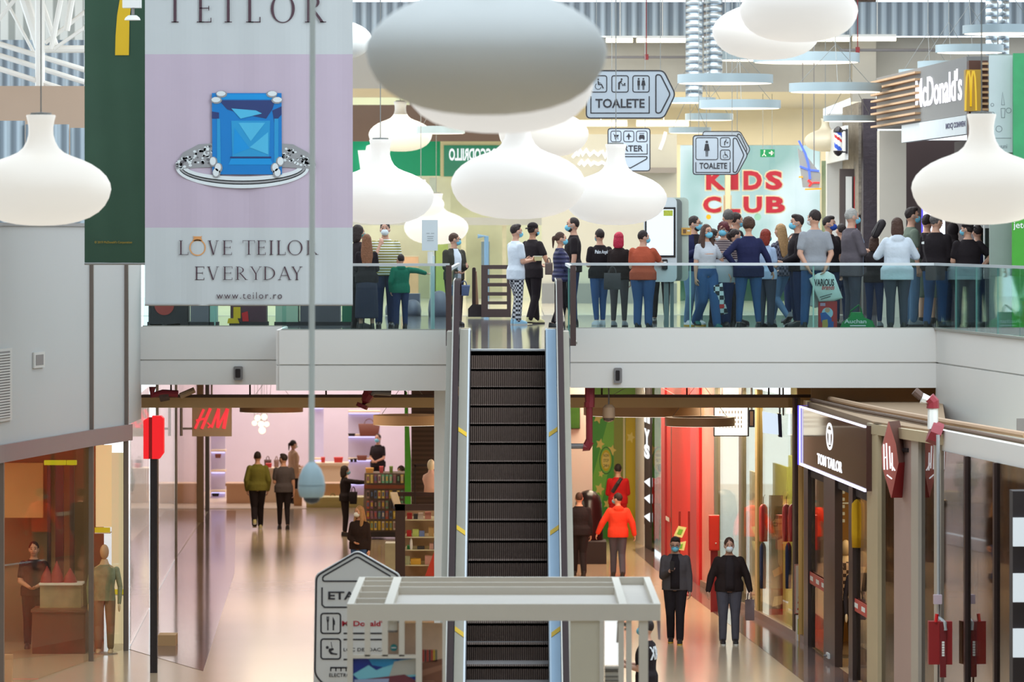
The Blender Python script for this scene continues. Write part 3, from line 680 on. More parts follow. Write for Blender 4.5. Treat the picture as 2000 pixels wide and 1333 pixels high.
for sd, nm in ((-1, 'left'), (1, 'right')):
    f = lambda a, b: (CX + min(sd*a, sd*b), CX + max(sd*a, sd*b))
    mb = MB(); strip(*f(.50, .512), -.2, .26, 66.2, mb); mb.build('skirt_panel', BLACK, esc)
    mb = MB(); strip(*f(.512, .534), -.2, .275, 66.2, mb); mb.build('skirt_rail', ALU if sd < 0 else mat('skirt_blue_steel', srgb(176, 196, 212), .4, .3), esc)
    mb = MB(); strip(*f(.534, .648), -.2, .27, 66.3, mb); mb.build('inner_deck', INNER if sd < 0 else mat('skirt_blue_steel2', srgb(150, 176, 198), .4, .4), esc)
    mb = MB(); strip(*f(.735, .826), -.95, .24, 66.5, mb); mb.build('outer_cladding', INNER, esc)
    mb = MB(); strip(*f(.68, .70), .2, .88, 67.0, mb); mb.build('balustrade', mat('balustrade_smoke', srgb(70, 58, 58), .3), esc)
    # handrail with rounded head
    cxr = CX + sd*.692; pts = [(yb - .8, .93)]
    ys = [yb, YT - .3, YT + .1, 66.6]
    pts = [(yb - .7, .93), (yb, .95), (YT - .4, ez(YT - .4) + .95), (YT, ZU + .93), (67.2, ZU + .95)]
    pts += [(67.2 + .30*math.sin(a*math.pi/8), ZU + .65 + .30*math.cos(a*math.pi/8)) for a in range(1, 9)] + [(66.9, ZU + .35)]
    mb = MB(); mb.loft([[(cxr - .045, y, z), (cxr + .045, y, z), (cxr + .045, y, z - .05), (cxr - .045, y, z - .05)] if i < 4 else
        [(cxr - .045, y, z), (cxr + .045, y, z), (cxr + .045, y - (.05 if i > 7 else 0), z - (.05 if i <= 7 else 0)), (cxr - .045, y - (.05 if i > 7 else 0), z - (.05 if i <= 7 else 0))] for i, (y, z) in enumerate(pts)])
    mb.build('handrail', RUBBER, esc, smooth=True, angle=50)
    mb = MB(); mb.loft([[(cxr - .047 - .0, y, z + .004), (cxr - .047 + .014, y, z + .004), (cxr - .047 + .014, y, z - .052), (cxr - .047, y, z - .052)] for y, z in pts[:5]]); mb.build('handrail_guide', STEEL, esc)
    mb = MB(); mb.box(*f(.52, .66), 66.0, 66.5, ZU, ZU + .275); mb.build('newel_base', INNER, esc)
    for py in (668, 848, 1041, 1240):
        y = 66.15
        if py > 700:
            while y > yb and ZC - (py - 455) * y / FPX < ez(y) + .27: y -= .01
        lo, hi = (f(.536, .646) if sd < 0 else f(.536, .646)[::-1])      # lo: outer edge, hi: inner edge
        mb = MB(); q = [(lo, y + .06), (hi, y - .06), (hi, y + .03), (lo, y + .15)]
        mb.prism([(a, b, ez(b) + .272) for a, b in q], (0, 0, .004)); mb.build('yellow_tape', YEL, esc)
mb = MB()
ys = [yb - 1, yb, YT, 66.4]; zz = [-.0, .0, ZU - .3, ZU - .3]
mb.loft([[(CX - .735, y, z - (.0 if i < 2 else .62)), (CX + .735, y, z - (.0 if i < 2 else .62)), (CX + .735, y, z + (.02 if i < 2 else -.35)), (CX - .735, y, z + (.02 if i < 2 else -.35))] for i, (y, z) in enumerate(zip(ys, zz))])
mb.build('truss', GREYM, esc)
# glass guard rails
def rail(label, pts, splits, post=None, z1=1.08, cat='glass railing'):
    c = pts[0]; r = thing('glass_railing', label, 'glass railing', (c[0], c[1], ZU), group=None)
    for a, b in zip(pts, pts[1:]):
        L = math.dist(a, b); n = max(1, round(L / splits))
        for i in range(n):
            t0, t1 = i/n, (i+1)/n; g = .012/L
            p = (a[0]+(b[0]-a[0])*(t0+g), a[1]+(b[1]-a[1])*(t0+g)); q = (a[0]+(b[0]-a[0])*(t1-g), a[1]+(b[1]-a[1])*(t1-g))
            mb = MB(); mb.slab(q, p, ZU + .02, ZU + z1 - .035, .014); o = mb.build('glass_pane', GLASS, r)
            mb = MB(); e = (a[0]+(b[0]-a[0])*t0, a[1]+(b[1]-a[1])*t0); mb.box(e[0]-.012, e[0]+.012, e[1]-.012, e[1]+.012, ZU + .02, ZU + z1 - .035)
            if i > 0: mb.build('pane_edge', GLASSE, r)
        mb = MB(); mb.slab(b, a, ZU + z1 - .035, ZU + z1 + .01, .045); mb.build('top_rail', ALU, r)
        mb = MB(); mb.slab(b, a, ZU, ZU + .035, .06); mb.build('base_channel', STEEL, r)
    return r
rail('long glass railing with pale top rail in front of the queue right of the escalator', [(0.90, 79.06), (6.93, 79.06), (7.58, 72.2), (8.9, 58.2)], 1.75)
rail('glass railing left of the escalator with boy in green leaning on it', [(-3.70, 77.68), (-1.0, 77.68)], 2.7)
rail('glass railing under the ring banner by the left wall', [(-6.15, 80.68), (-3.75, 80.68)], 1.6)
for x, lab in ((-.895, 'glass side railing with dark end post left of escalator head'), (.865, 'glass side railing with dark end post right of escalator head')):
    r = rail(lab, [(x, 68.6), (x, 78.9)], 5.2)
    mb = MB(); mb.box(x - .04, x + .04, 68.45, 68.6, ZU - .02, ZU + 1.12); mb.build('end_post', DKBROWN, r)
# ================================================================ pendant lamps
LAMPON = mat('lamp_shell_lit', srgb(150, 148, 144), 0.45, emis=srgb(250, 248, 243), estr=0.50, var=0)
LAMPON2 = mat('lamp_shell_lit_soft', srgb(160, 156, 150), 0.45, emis=srgb(250, 246, 236), estr=0.50, var=0)
LAMPOFF = mat('lamp_shell_off', srgb(230, 231, 227), 0.45, var=0.01)
CABLE = mat('cable_grey', srgb(130, 132, 130), 0.5, var=0)
LPROF = [(.02, -.52), (.18, -.516), (.36, -.498), (.53, -.463), (.69, -.405), (.82, -.325), (.91, -.23), (.97, -.12), (1, 0), (.985, .09), (.93, .19), (.84, .28), (.72, .36), (.58, .425), (.44, .475), (.33, .525), (.255, .59), (.205, .68), (.178, .78), (.176, .88), (.19, .97), (.21, 1.05), (.20, 1.06), (.02, 1.06)]
def lamp(px, py, wpx, d, label, on=LAMPON, top=14.0):
    R = wpx / 2 / K(d); x, z = X(px, d), Z(py, d)
    t = thing('pendant_lamp', label, 'pendant lamp', (x, d, z - .52*R), group='onion shaped pendant lamps over the atrium')
    MB().lathe(LPROF, (x, d, z), 48, R).build('lamp_shade', on, t, smooth=True, angle=60)
    mb = MB(); mb.lathe([(.02, 1.05), (.15, 1.05), (.15, 1.09), (.02, 1.10)], (x, d, z), 16, R); mb.tube([(x, d, z + 1.08*R), (x, d, top)], .008, 6); mb.build('suspension_cable', CABLE, t)
    return t
lamp(80, 370, 274, 55, 'glowing onion shaped pendant lamp alone in front of the green banner', LAMPON2)
lamp(950, 102, 472, 33, 'huge unlit grey pendant lamp, the largest, hanging at the top centre', LAMPOFF)
lamp(974, 164, 372, 41, 'glowing pendant lamp almost hidden right behind the huge grey lamp')
lamp(1062, 262, 176, 70, 'glowing pendant lamp peeping out under the right rim of the huge grey lamp', LAMPON2)
lamp(1012, 360, 263, 58, 'glowing pendant lamp in the middle of the row of three over the landing')
lamp(1203, 388, 200, 75, 'glowing pendant lamp over the man in the orange shirt')
lamp(743, 384, 210, 73, 'glowing pendant lamp beside the ring banner, over the man in the striped shirt')
lamp(782, 264, 124, 108, 'small unlit pale pendant lamp in front of the green shop fascia', LAMPOFF, 12.49)
lamp(652, 78, 150, 88, 'unlit grey pendant lamp partly hidden by the ring banner at the top', LAMPOFF, 12.49)
lamp(822, 400, 92, 100, 'glowing pendant lamp peeping out on the right behind the striped man\'s lamp', LAMPON, 12.49)
lamp(852, 445, 126, 111, 'low glowing pendant lamp behind the paper notice on the white pole', LAMPON, 12.49)
lamp(1497, 62, 212, 62, 'lower left glowing lamp of the cluster at the top right of centre')
lamp(1560, 22, 232, 57, 'glowing lamp in front in the cluster at the top right of centre')
lamp(1566, -44, 206, 66, 'topmost glowing lamp of the cluster, cut off by the picture edge')
lamp(1917, 368, 274, 55, 'glowing pendant lamp in front of the burger counter, nearest the right edge', LAMPON2)
lamp(1612, 275, 82, 96, 'small cream pendant lamp half behind the barber shop wall', mat('lamp_shell_cream', srgb(226, 214, 188), .45, var=.01), 12.49)

# ================================================================ banners
BGREY = mat('banner_white', srgb(182, 186, 187), 0.75, var=0.03, scale=1.5, bump=.15, bscale=1.2)
BPINK = mat('banner_lilac', srgb(178, 163, 178), 0.75, var=0.04, scale=1.2, bump=.15, bscale=1.2)
BGRN = mat('banner_green', srgb(44, 76, 56), 0.7, var=0.18, scale=1.3, bump=.2, bscale=1.1)
INK = mat('ink_plum', srgb(72, 48, 58), 0.7, var=0); GOLD = mat('ink_gold', srgb(206, 146, 88), .6, var=.1)
def banner(name, label, px0, px1, py1, d, bands, ztop=10.9):
    z0 = Z(py1, d); x0, x1 = X(px0, d), X(px1, d)
    t = thing(name, label, 'banner', ((x0+x1)/2, d, z0))
    def fold(x, z): return .012*math.sin(x*5.2 + z*.35) + .006*math.sin(x*13 + z*.8)
    mb = MB(); n = 40; zs = [z0]
    cuts = sorted([Z(b, d) for b, _ in bands[1:]] if len(bands) > 1 else []); zz = z0
    allz = sorted(set([z0, ztop] + cuts + [z0 + (ztop-z0)*i/12 for i in range(1, 12)]))
    mats = [m for _, m in bands]
    for a, b in zip(allz, allz[1:]):
        mid = (a+b)/2; mi = 0
        for i, (p, m) in enumerate(bands):
            if i > 0 and mid < Z(p, d): mi = i
        mb.mi = mi
        for i in range(n):
            xa = x0 + (x1-x0)*i/n; xb = x0 + (x1-x0)*(i+1)/n
            mb.add([(xa, d + fold(xa, a), a), (xb, d + fold(xb, a), a), (xb, d + fold(xb, b), b), (xa, d + fold(xa, b), b)], [(0, 1, 2, 3)])
    mb.build('fabric', mats, t, smooth=True, angle=180)
    mb = MB(); mb.tube([(x0, d, z0 + .012), (x1, d, z0 + .012)], .018, 8); mb.build('bottom_bar', mat('bar_grey', srgb(150, 150, 148), .5), t)
    mb = MB(); mb.tube([(x0, d, ztop), (x1, d, ztop)], .025, 8)
    for x in (x0 + .2, x1 - .2): mb.tube([(x, d, ztop), (x, d, 14.0)], .008, 6)
    mb.build('top_bar', ALU, t)
    return t
BD = 68
ring_banner = banner('hanging_banner', 'tall pale lilac jewellery banner showing a ring with a blue stone', 283, 689, 597, BD, [(0, BGREY), (106, BPINK), (445, BGREY)])
GF = PxF(BD); GF_h = .022
def serif(mb, fr, ch, x, y, h, w):
    """one roman capital: x left edge, y base line, h height, w width (frame units, y down)"""
    T = .105*h; th = .04*h
    def Y(v): return y - v*h
    def rect(a, b, c, e): fr.poly(mb, [(a, Y(c)), (b, Y(c)), (b, Y(e)), (a, Y(e))], GF_h)
    def stem(cx, serif_=(1, 1)):
        rect(cx - T/2, cx + T/2, 0, 1)
        for k, v in ((0, 0), (1, 1)):
            if serif_[k]: rect(cx - T*1.25, cx + T*1.25, v - (.035 if v else 0), v + (0 if v else .035))
    def diag(xa, ya, xb, yb, wd): fr.poly(mb, [(xa - wd/2, Y(ya)), (xa + wd/2, Y(ya)), (xb + wd/2, Y(yb)), (xb - wd/2, Y(yb))], GF_h)
    def ser(cx, v): rect(cx - T*1.1, cx + T*1.1, v - (.035 if v else 0), v + (0 if v else .035))
    def arc(cx, cy, rx, ry, a0, a1, tw, n=20):
        for i in range(n):
            A, B = math.radians(a0 + (a1-a0)*i/n), math.radians(a0 + (a1-a0)*(i+1)/n)
            k = lambda a: rx - tw*(.25 + .75*abs(math.cos(a)))
            k2 = lambda a: ry - th*.9
            fr.poly(mb, [(cx + rx*math.cos(A), Y(cy + ry/h*math.sin(A))), (cx + rx*math.cos(B), Y(cy + ry/h*math.sin(B))), (cx + k(B)*math.cos(B), Y(cy + k2(B)/h*math.sin(B))), (cx + k(A)*math.cos(A), Y(cy + k2(A)/h*math.sin(A)))], GF_h)
    if ch == 'T':
        stem(x + w/2, (1, 0)); rect(x, x + w, .965, 1); rect(x, x + th*.8, .82, 1); rect(x + w - th*.8, x + w, .82, 1)
    elif ch == 'E':
        stem(x + T*1.2); rect(x + T, x + w, .965, 1); rect(x + T, x + w*.85, .5, .535); rect(x + T, x + w, 0, .035)
        rect(x + w - th*.8, x + w, .84, 1); rect(x + w - th*.8, x + w, 0, .17); rect(x + w*.85 - th*.8, x + w*.85, .43, .6)
    elif ch == 'I': stem(x + w/2)
    elif ch == 'L': stem(x + T*1.2); rect(x + T, x + w, 0, .035); rect(x + w - th*.8, x + w, 0, .2)
    elif ch == 'O': arc(x + w/2, .5, w/2, h*.52, 0, 360, T, 32)
    elif ch == 'R': stem(x + T*1.2); arc(x + T*1.5, .74, w*.52, h*.26, -90, 90, T); diag(x + w*.38, .5, x + w*.9, 0, T*1.1); ser(x + w*.92, 0)
    elif ch == 'D': stem(x + T*1.2); arc(x + T*1.5, .5, w*.80, h*.5, -90, 90, T)
    elif ch == 'V': diag(x + w*.12, 1, x + w*.5, 0, T); diag(x + w*.88, 1, x + w*.52, 0, th); ser(x + w*.12, 1); ser(x + w*.88, 1)
    elif ch == 'A': diag(x + w*.5, 1, x + w*.12, 0, th); diag(x + w*.5, 1, x + w*.88, 0, T); rect(x + w*.25, x + w*.75, .32, .36); ser(x + w*.12, 0); ser(x + w*.9, 0)
    elif ch == 'Y': diag(x + w*.1, 1, x + w*.5, .45, T); diag(x + w*.9, 1, x + w*.5, .45, th); rect(x + w*.5 - T/2, x + w*.5 + T/2, 0, .47); ser(x + w*.1, 1); ser(x + w*.9, 1); ser(x + w*.5, 0)
mb = MB()
for ch, x, w_ in (('T', 323, 38), ('E', 385, 28), ('I', 439, 14), ('L', 481, 28), ('O', 529, 47), ('R', 596, 38)): serif(mb, GF, ch, x, 44, 54, w_)
for ch, x, w_ in (('L', 350, 18), ('V', 407, 20), ('E', 435, 18), ('T', 474, 24), ('E', 502, 17), ('I', 526, 8), ('L', 541, 17), ('O', 562, 29), ('R', 599, 22)): serif(mb, GF, ch, x, 498, 28, w_)
for ch, x, w_ in (('E', 381, 18), ('V', 405, 23), ('E', 436, 18), ('R', 461, 22), ('Y', 489, 22), ('D', 515, 23), ('A', 543, 26), ('Y', 570, 20)): serif(mb, GF, ch, x, 547, 26, w_)
text(mb, GF, 'www.teilor.ro', 423, 551, 584, 571, bold=-.004, space=1.25, h=GF_h)
mb.build('lettering', INK, ring_banner)
mb = MB(); GF.line(mb, [(386 + 15*math.cos(i*math.pi/12), 484 + 15*math.sin(i*math.pi/12)) for i in range(24)], 2.2, True, GF_h); GF.poly(mb, [(380, 462), (392, 462), (396, 471), (376, 471)], GF_h); GF.line(mb, [(381, 468), (378, 462), (386, 466), (394, 462), (391, 468)], 1.5, False, GF_h + .003)
mb.build('ring_letter', GOLD, ring_banner)
# the printed ring: band, paved shoulders, claws and the step-cut blue stone
mb = MB()
def pr(mi, pts, h): mb.mi = mi; GF.poly(mb, pts, h, .002)
def ellarc(cx, cy, rx, ry, a0, a1, n=24): return [(cx + rx*math.cos(math.radians(a0 + (a1-a0)*i/n)), cy + ry*math.sin(math.radians(a0 + (a1-a0)*i/n))) for i in range(n+1)]
for q in range(3):
    rx0, ry0 = (130, 40) if q == 0 else ((124, 33) if q == 1 else (118, 27)); rx1, ry1 = (124, 33) if q == 0 else ((118, 27) if q == 1 else (108, 19))
    o_, i_ = ellarc(474, 328, rx0, ry0, 4, 176), ellarc(474, 326, rx1, ry1, 4, 176)
    for a in range(24): pr(0 if q != 1 else 1, [o_[a], o_[a+1], i_[a+1], i_[a]], GF_h)
for sd in (-1, 1):
    cx = 480 + sd*92
    rr = random.Random(3 + sd)
    pr(1, [(480 + sd*60, 280), (480 + sd*92, 282), (480 + sd*122, 298), (480 + sd*138, 322), (480 + sd*126, 330), (480 + sd*60, 326)], GF_h + .001)
    for _ in range(70):
        t = rr.random(); x = 480 + sd*(62 + 72*t); y = 284 + 34*t**1.6 + rr.uniform(0, 38)*(1 - .6*t); r = rr.uniform(2, 4.5)
        pr(rr.choice((0, 0, 1, 2)), [(x + r*math.cos(a), y + r*.8*math.sin(a)) for a in (0, 1.2, 2.4, 3.7, 5)], GF_h + .003)
B1, B2, B3, B4, B5 = 3, 4, 5, 6, 7
pr(B1, [(414, 182), (550, 182), (551, 341), (415, 341)], GF_h + .005)
pr(B2, [(432, 184), (540, 184), (540, 194), (430, 194)], GF_h + .007)
pr(B5, [(428, 196), (538, 196), (532, 214), (520, 232), (470, 222), (444, 214)], GF_h + .008); pr(B5, [(414, 218), (428, 220), (428, 232), (414, 232)], GF_h + .008); pr(B5, [(532, 216), (550, 208), (550, 224), (536, 240)], GF_h + .008)
pr(B3, [(452, 236), (528, 236), (526, 306), (454, 306)], GF_h + .009); pr(B4, [(466, 240), (518, 240), (490, 276)], GF_h + .011); pr(B2, [(458, 250), (488, 290), (456, 302)], GF_h + .011); pr(B4, [(488, 288), (524, 258), (524, 302)], GF_h + .012)
pr(B3, [(424, 232), (430, 232), (432, 336), (424, 336)], GF_h + .009); pr(B3, [(536, 232), (544, 232), (544, 336), (536, 336)], GF_h + .009); pr(B2, [(452, 310), (528, 310), (534, 322), (446, 322)], GF_h + .009)
pr(B4, [(452, 212), (500, 216), (512, 222), (470, 232)], GF_h + .012); pr(B5, [(450, 306), (530, 306), (530, 309), (450, 309)], GF_h + .012)
for sx in (-1, 1):
    for ax, ay in ((60, 196), (50, 184), (66, 316), (56, 328), (60, 338)):
        pr(1, [(482 + sx*(ax - 1) + (11 if ay < 200 else 8)*math.cos(a), ay + (7 if ay < 200 else 10)*math.sin(a)) for a in [i*math.pi/5 for i in range(10)]], GF_h + .013)
        pr(0, [(482 + sx*ax + (9 if ay < 200 else 6)*math.cos(a), ay - 1 + (5 if ay < 200 else 8)*math.sin(a)) for a in [i*math.pi/5 for i in range(10)]], GF_h + .015)
mb.build('printed_ring', [mat('print_silver', srgb(206, 212, 214), .5), mat('print_silver_mid', srgb(140, 140, 142), .5), mat('print_facet', srgb(96, 94, 98), .5), mat('print_blue', srgb(0, 112, 182), .5, var=.02), mat('print_blue_light', srgb(0, 134, 200), .5, var=.02), mat('print_blue_teal', srgb(30, 138, 190), .5), mat('print_blue_pale', srgb(70, 168, 206), .5), mat('print_blue_dark', srgb(34, 52, 104), .5)], ring_banner)
green_banner = banner('hanging_banner', 'dark green banner with a yellow arch leg behind the ring banner', 165, 300, 517, 70, [(0, BGRN)])
mb = MB(); G2 = PxF(70); mb2 = [(225, 108), (252, 108), (253, 40), (262, -40), (250, -40), (236, -12), (229, 30), (226, 70)]; G2.poly(mb, mb2, .024); mb.build('yellow_arch', YEL, green_banner)
mb = MB(); text(mb, G2, '\u00a9 2019 McDonald\'s Corporation', 185, 258, 477, 471, h=.024); mb.build('lettering', mat('ink_ochre', srgb(178, 146, 36), .6), green_banner)
# detector fixed in front of the green banner
t = thing('motion_detector', 'small white detector head in front of the green banner at the top', 'detector', P(257, 40, 66))
mb = MB(); px_box(mb, 239, 275, -6, 15, 66, .15); mb.build('housing', PURE, t); mb = MB(); mb.tube([(X(259, 66), 66.07, Z(15, 66)), (X(259, 66), 66.07, Z(28, 66))], .02); mb.tube([(X(257, 66), 66.07, Z(-6, 66)), (X(257, 66), 66.07, 14)], .012); mb.build('arm', GREYM, t)
mb = MB(); mb.lathe([(.01, .07), (.06, .065), (.10, .03), (.11, .0), (.01, -.005)], (X(258, 66), 66.07, Z(39, 66)), 20); mb.build('sensor_dome', PURE, t, smooth=True)

# ================================================================ CCTV dome on its pole
d = 46; cx = X(608.5, d); zb = Z(985, d)
t = thing('security_camera', 'pale blue dome camera hanging on a long ceiling pole', 'security camera', (cx, d, zb))
CAMM = mat('camera_shell', srgb(176, 200, 208), .45, var=.02)
r = lambda w_: w_/2/K(d)
MB().tube([(cx, d, Z(905, d)), (X(613, d), d, 14)], r(11.5), 16).build('pole', mat('pole_white', srgb(206, 214, 210), .45, var=.02), t, smooth=True)
MB().lathe([(.01, Z(902, d)), (r(12), Z(903, d)), (r(22), Z(908, d)), (r(36), Z(916, d)), (r(48), Z(931, d)), (r(53), Z(946, d)), (r(53), Z(948, d)), (.01, Z(948, d))], (cx, d, 0), 32).build('housing', CAMM, t, smooth=True)
MB().lathe([(.01, Z(948.5, d)), (r(53), Z(949, d)), (r(52.5), Z(958, d)), (r(47), Z(969, d)), (r(42), Z(972, d)), (.01, Z(972, d))], (cx, d, 0), 32).build('housing_skirt', CAMM, t, smooth=True)
MB().lathe([(.01, Z(971, d)), (r(34), Z(972, d)), (r(31), Z(978, d)), (r(20), Z(983, d)), (.01, Z(985, d))], (cx, d, 0), 32).build('dome', mat('smoked_dome', srgb(58, 62, 72), .15), t, smooth=True)
# smaller dome cameras / speakers
t = thing('security_camera', 'tan dome camera under the slab beside the red sprinkler pipe', 'security camera', P(1188, 825, 79.6))
MB().lathe([(.01, .29), (.06, .285), (.10, .24), (.104, .1), (.10, .07), (.01, .07)], (X(1189, 79.6), 79.6, Z(825, 79.6)), 24).build('housing', mat('dome_tan', srgb(190, 158, 128), .5), t, smooth=True)
MB().lathe([(.01, .075), (.098, .075), (.085, .03), (.05, .008), (.01, .0)], (X(1189, 79.6), 79.6, Z(825, 79.6)), 24).build('dome', mat('smoked_dome_brown', srgb(96, 74, 66), .2), t, smooth=True)
MB().tube([(X(1189, 79.6), 79.6, Z(790, 79.6)), (X(1189, 79.6), 79.6, 4.24)], .012).build('stem', GREYM, t)
for px0, px1, y0, y1, d, lab in ((456, 474, 716, 743, 80.6, 'small grey wall speaker on the white edge board left of the camera pole'), (1199, 1215, 719, 749, 79.0, 'small grey wall speaker on the white edge board right of the escalator')):
    t = thing('wall_speaker', lab, 'speaker', P((px0+px1)/2, y1, d - .05))
    mb = MB(); mb.prism([P(x, y, d - .12) for x, y in rrect(px0, px1, y0, y1, 3)], (0, .12, 0)); mb.build('housing', GREYM, t)
    mb = MB(); mb.prism([P(x, y, d - .13) for x, y in rrect(px0 + 3.5, px1 - 4.5, y0 + 5, y1 - 5, 2)], (0, .02, 0)); mb.build('grille', BLACK, t)

# ================================================================ hanging direction signs
def rounded(pts, r, n=4):
    out = []; m = len(pts)
    for i in range(m):
        p0, p1, p2 = Vector(pts[i-1]), Vector(pts[i]), Vector(pts[(i+1) % m]); a = (p0-p1).normalized(); b = (p2-p1).normalized()
        A, B = p1 + a*r, p1 + b*r
        for k in range(n+1):
            t_ = k/n; out.append(tuple((A*(1-t_)**2 + p1*2*t_*(1-t_) + B*t_**2)))
    return out
def circ(cx, cy, r, n=10): return [(cx + r*math.cos(2*math.pi*i/n), cy + r*math.sin(2*math.pi*i/n)) for i in range(n)]
def icon(mb, fr, kind, cx, cy, s):
    q = lambda *pts: fr.poly(mb, [(cx + a*s, cy + b*s) for a, b in pts])
    c = lambda a, b, r: fr.poly(mb, circ(cx + a*s, cy + b*s, r*s))
    l = lambda w_, *pts: fr.line(mb, [(cx + a*s, cy + b*s) for a, b in pts], w_*s)
    if kind == 'wheel':
        c(-.1, -.75, .15); l(.2, (-.1, -.5), (-.05, .1), (.45, .1), (.75, .75)); l(.1, (-.1, -.2), (.35, -.15)); l(.1, *[(-.1 + .5*math.cos(a), .4 + .5*math.sin(a)) for a in [(.2 + i*.3) for i in range(14)]])
    elif kind == 'baby':
        c(.25, -.75, .16); q((-.3, -.2), (.2, -.6), (.35, -.45), (0, 0), (-.05, .9), (-.3, .9)); l(.1, (.1, -.25), (.4, .1), (.85, .1)); l(.1, (.3, .25), (.9, .25)); c(.75, -.05, .12)
    elif kind in ('wc', 'woman'):
        for k, ox in ((0, -.38), (1, .38)) if kind == 'wc' else ((1, 0),):
            c(ox, -.8, .16); q((ox - .2, -.58), (ox + .2, -.58), (ox + (.34 if k else .2), .25), (ox - (.34 if k else .2), .25)); q((ox - .15, .25), (ox - .03, .25), (ox - .03, .95), (ox - .13, .95)); q((ox + .03, .25), (ox + .15, .25), (ox + .13, .95), (ox + .03, .95))
    elif kind == 'cart': l(.1, (-.8, -.6), (-.5, -.6), (-.3, .3), (.6, .3)); q((-.45, -.4), (.8, -.4), (.55, .1), (-.35, .1)); c(-.2, .6, .13); c(.5, .6, .13)
    elif kind == 'tree': q((0, -.9), (.35, -.2), (.8, .1), (.2, .15), (.12, .9), (-.12, .9), (-.2, .15), (-.8, .1), (-.35, -.2))
    elif kind == 'car': q((-.7, .1), (-.5, -.4), (.5, -.4), (.7, .1), (.7, .6), (-.7, .6)); q((-.6, .6), (-.35, .6), (-.35, .85), (-.6, .85)); q((.35, .6), (.6, .6), (.6, .85), (.35, .85)); q((-.6, -.8), (.6, -.8), (.6, -.65), (-.6, -.65))
    elif kind == 'fork':
        for ox in (-.5, -.38, -.26): q((ox - .04, -.9), (ox + .04, -.9), (ox + .04, -.4), (ox - .04, -.4))
        q((-.54, -.45), (-.22, -.45), (-.3, -.1), (-.3, .9), (-.46, .9), (-.46, -.1)); q((.25, -.9), (.55, -.3), (.55, .2), (.44, .2), (.44, .9), (.25, .9))
    elif kind == 'swing': l(.08, (.05, -.9), (.2, .05)); c(-.45, -.2, .2); q((-.25, -.05), (.35, -.1), (.4, .1), (0, .3), (.3, .5), (.9, .6), (.8, .78), (0, .7), (-.3, .3))
def hang_sign(label, d, outline, arrow, boxes, panel, txt, tbox, hang, r=9, lw=2.6, bold=.02, group=None):
    fr = PxF(d); zmin = min(Z(y, d) for x, y in outline); xm = sum(x for x, y in outline)/len(outline)
    t = thing('direction_sign', label, 'sign', (X(xm, d), d, zmin), group=group)
    o = rounded(outline, r); mb = MB(); mb.prism([tuple(fr.p(a, b, 0)) for a, b in o], (0, .06, 0)); mb.build('sign_panel', SIGNB, t)
    mb = MB(); cx = sum(p[0] for p in o)/len(o); cy = sum(p[1] for p in o)/len(o)
    fr.line(mb, [(cx + (x-cx)*.988, cy + (y-cy)*.976) for x, y in o], lw, True)
    if arrow: fr.line(mb, rounded(arrow, r*.5), lw, True)
    for (x0, x1, y0, y1), k in boxes:
        fr.line(mb, rrect(x0, x1, y0, y1, 4), lw*.75, True); icon(mb, fr, k, (x0+x1)/2, (y0+y1)/2, min(x1-x0, y1-y0)*.38)
    if panel: fr.line(mb, panel, lw*.8)
    text(mb, fr, txt, *tbox, bold=bold); mb.build('lettering', LETTER, t)
    mb = MB()
    for px in hang: mb.tube([fr.p(px, min(y for x, y in outline) + 3, -.03), (X(px, d), d + .03, 12.49 if d > 81 else 14)], .006, 5)
    mb.build('suspension_wire', CABLE, t)
    return t
hang_sign('large arrow shaped sign reading TOALETE right of the huge grey lamp', 84, [(1144, 137), (1297, 137), (1320, 184), (1297, 232), (1144, 232)], [(1281, 146), (1290, 146), (1309, 184), (1290, 221), (1281, 221)],
          [((1154, 1185, 148, 180), 'wheel'), ((1195, 1227, 148, 180), 'baby'), ((1236, 1268, 148, 180), 'wc')], [(1154, 188), (1154, 221), (1268, 221), (1268, 188)], 'TOALETE', (1163, 1259, 211, 193), (1165, 1290))
hang_sign('sign reading PARTER with a down arrow, half hidden by the orange-shirt man\'s lamp', 90, [(1187, 250), (1270, 250), (1270, 335), (1187, 335)], [(1196, 306), (1264, 306), (1264, 310), (1230, 329), (1196, 310)],
          [((1193, 1213, 256, 277), 'cart'), ((1218, 1238, 256, 277), 'tree'), ((1243, 1264, 256, 277), 'car')], [(1193, 281), (1193, 301), (1264, 301), (1264, 281)], 'PARTER', (1198, 1256, 296, 284), (1195, 1260), 6, 2)
hang_sign('smaller arrow sign reading TOALETE with a woman pictogram above the kids window', 88, [(1353, 264), (1440, 264), (1461, 303), (1440, 342), (1353, 342)], [(1432, 270), (1438, 270), (1453, 303), (1438, 337), (1432, 337)],
          [((1359, 1402, 269, 312), 'woman'), ((1407, 1426, 269, 287), 'baby'), ((1407, 1426, 293, 312), 'wheel')], [(1359, 317), (1359, 337), (1426, 337), (1426, 317)], 'TOALETE', (1366, 1420, 330, 318), (1365, 1430), 6, 2)
hang_sign('pale outlined arrow sign showing just behind the smaller toilet sign', 91, [(1372, 256), (1446, 256), (1466, 292), (1446, 328), (1372, 328)], [(1440, 262), (1445, 262), (1459, 292), (1445, 322), (1440, 322)], [], None, 'TOALETE', (1385, 1425, 318, 306), (1380, 1440), 6, 1.6)
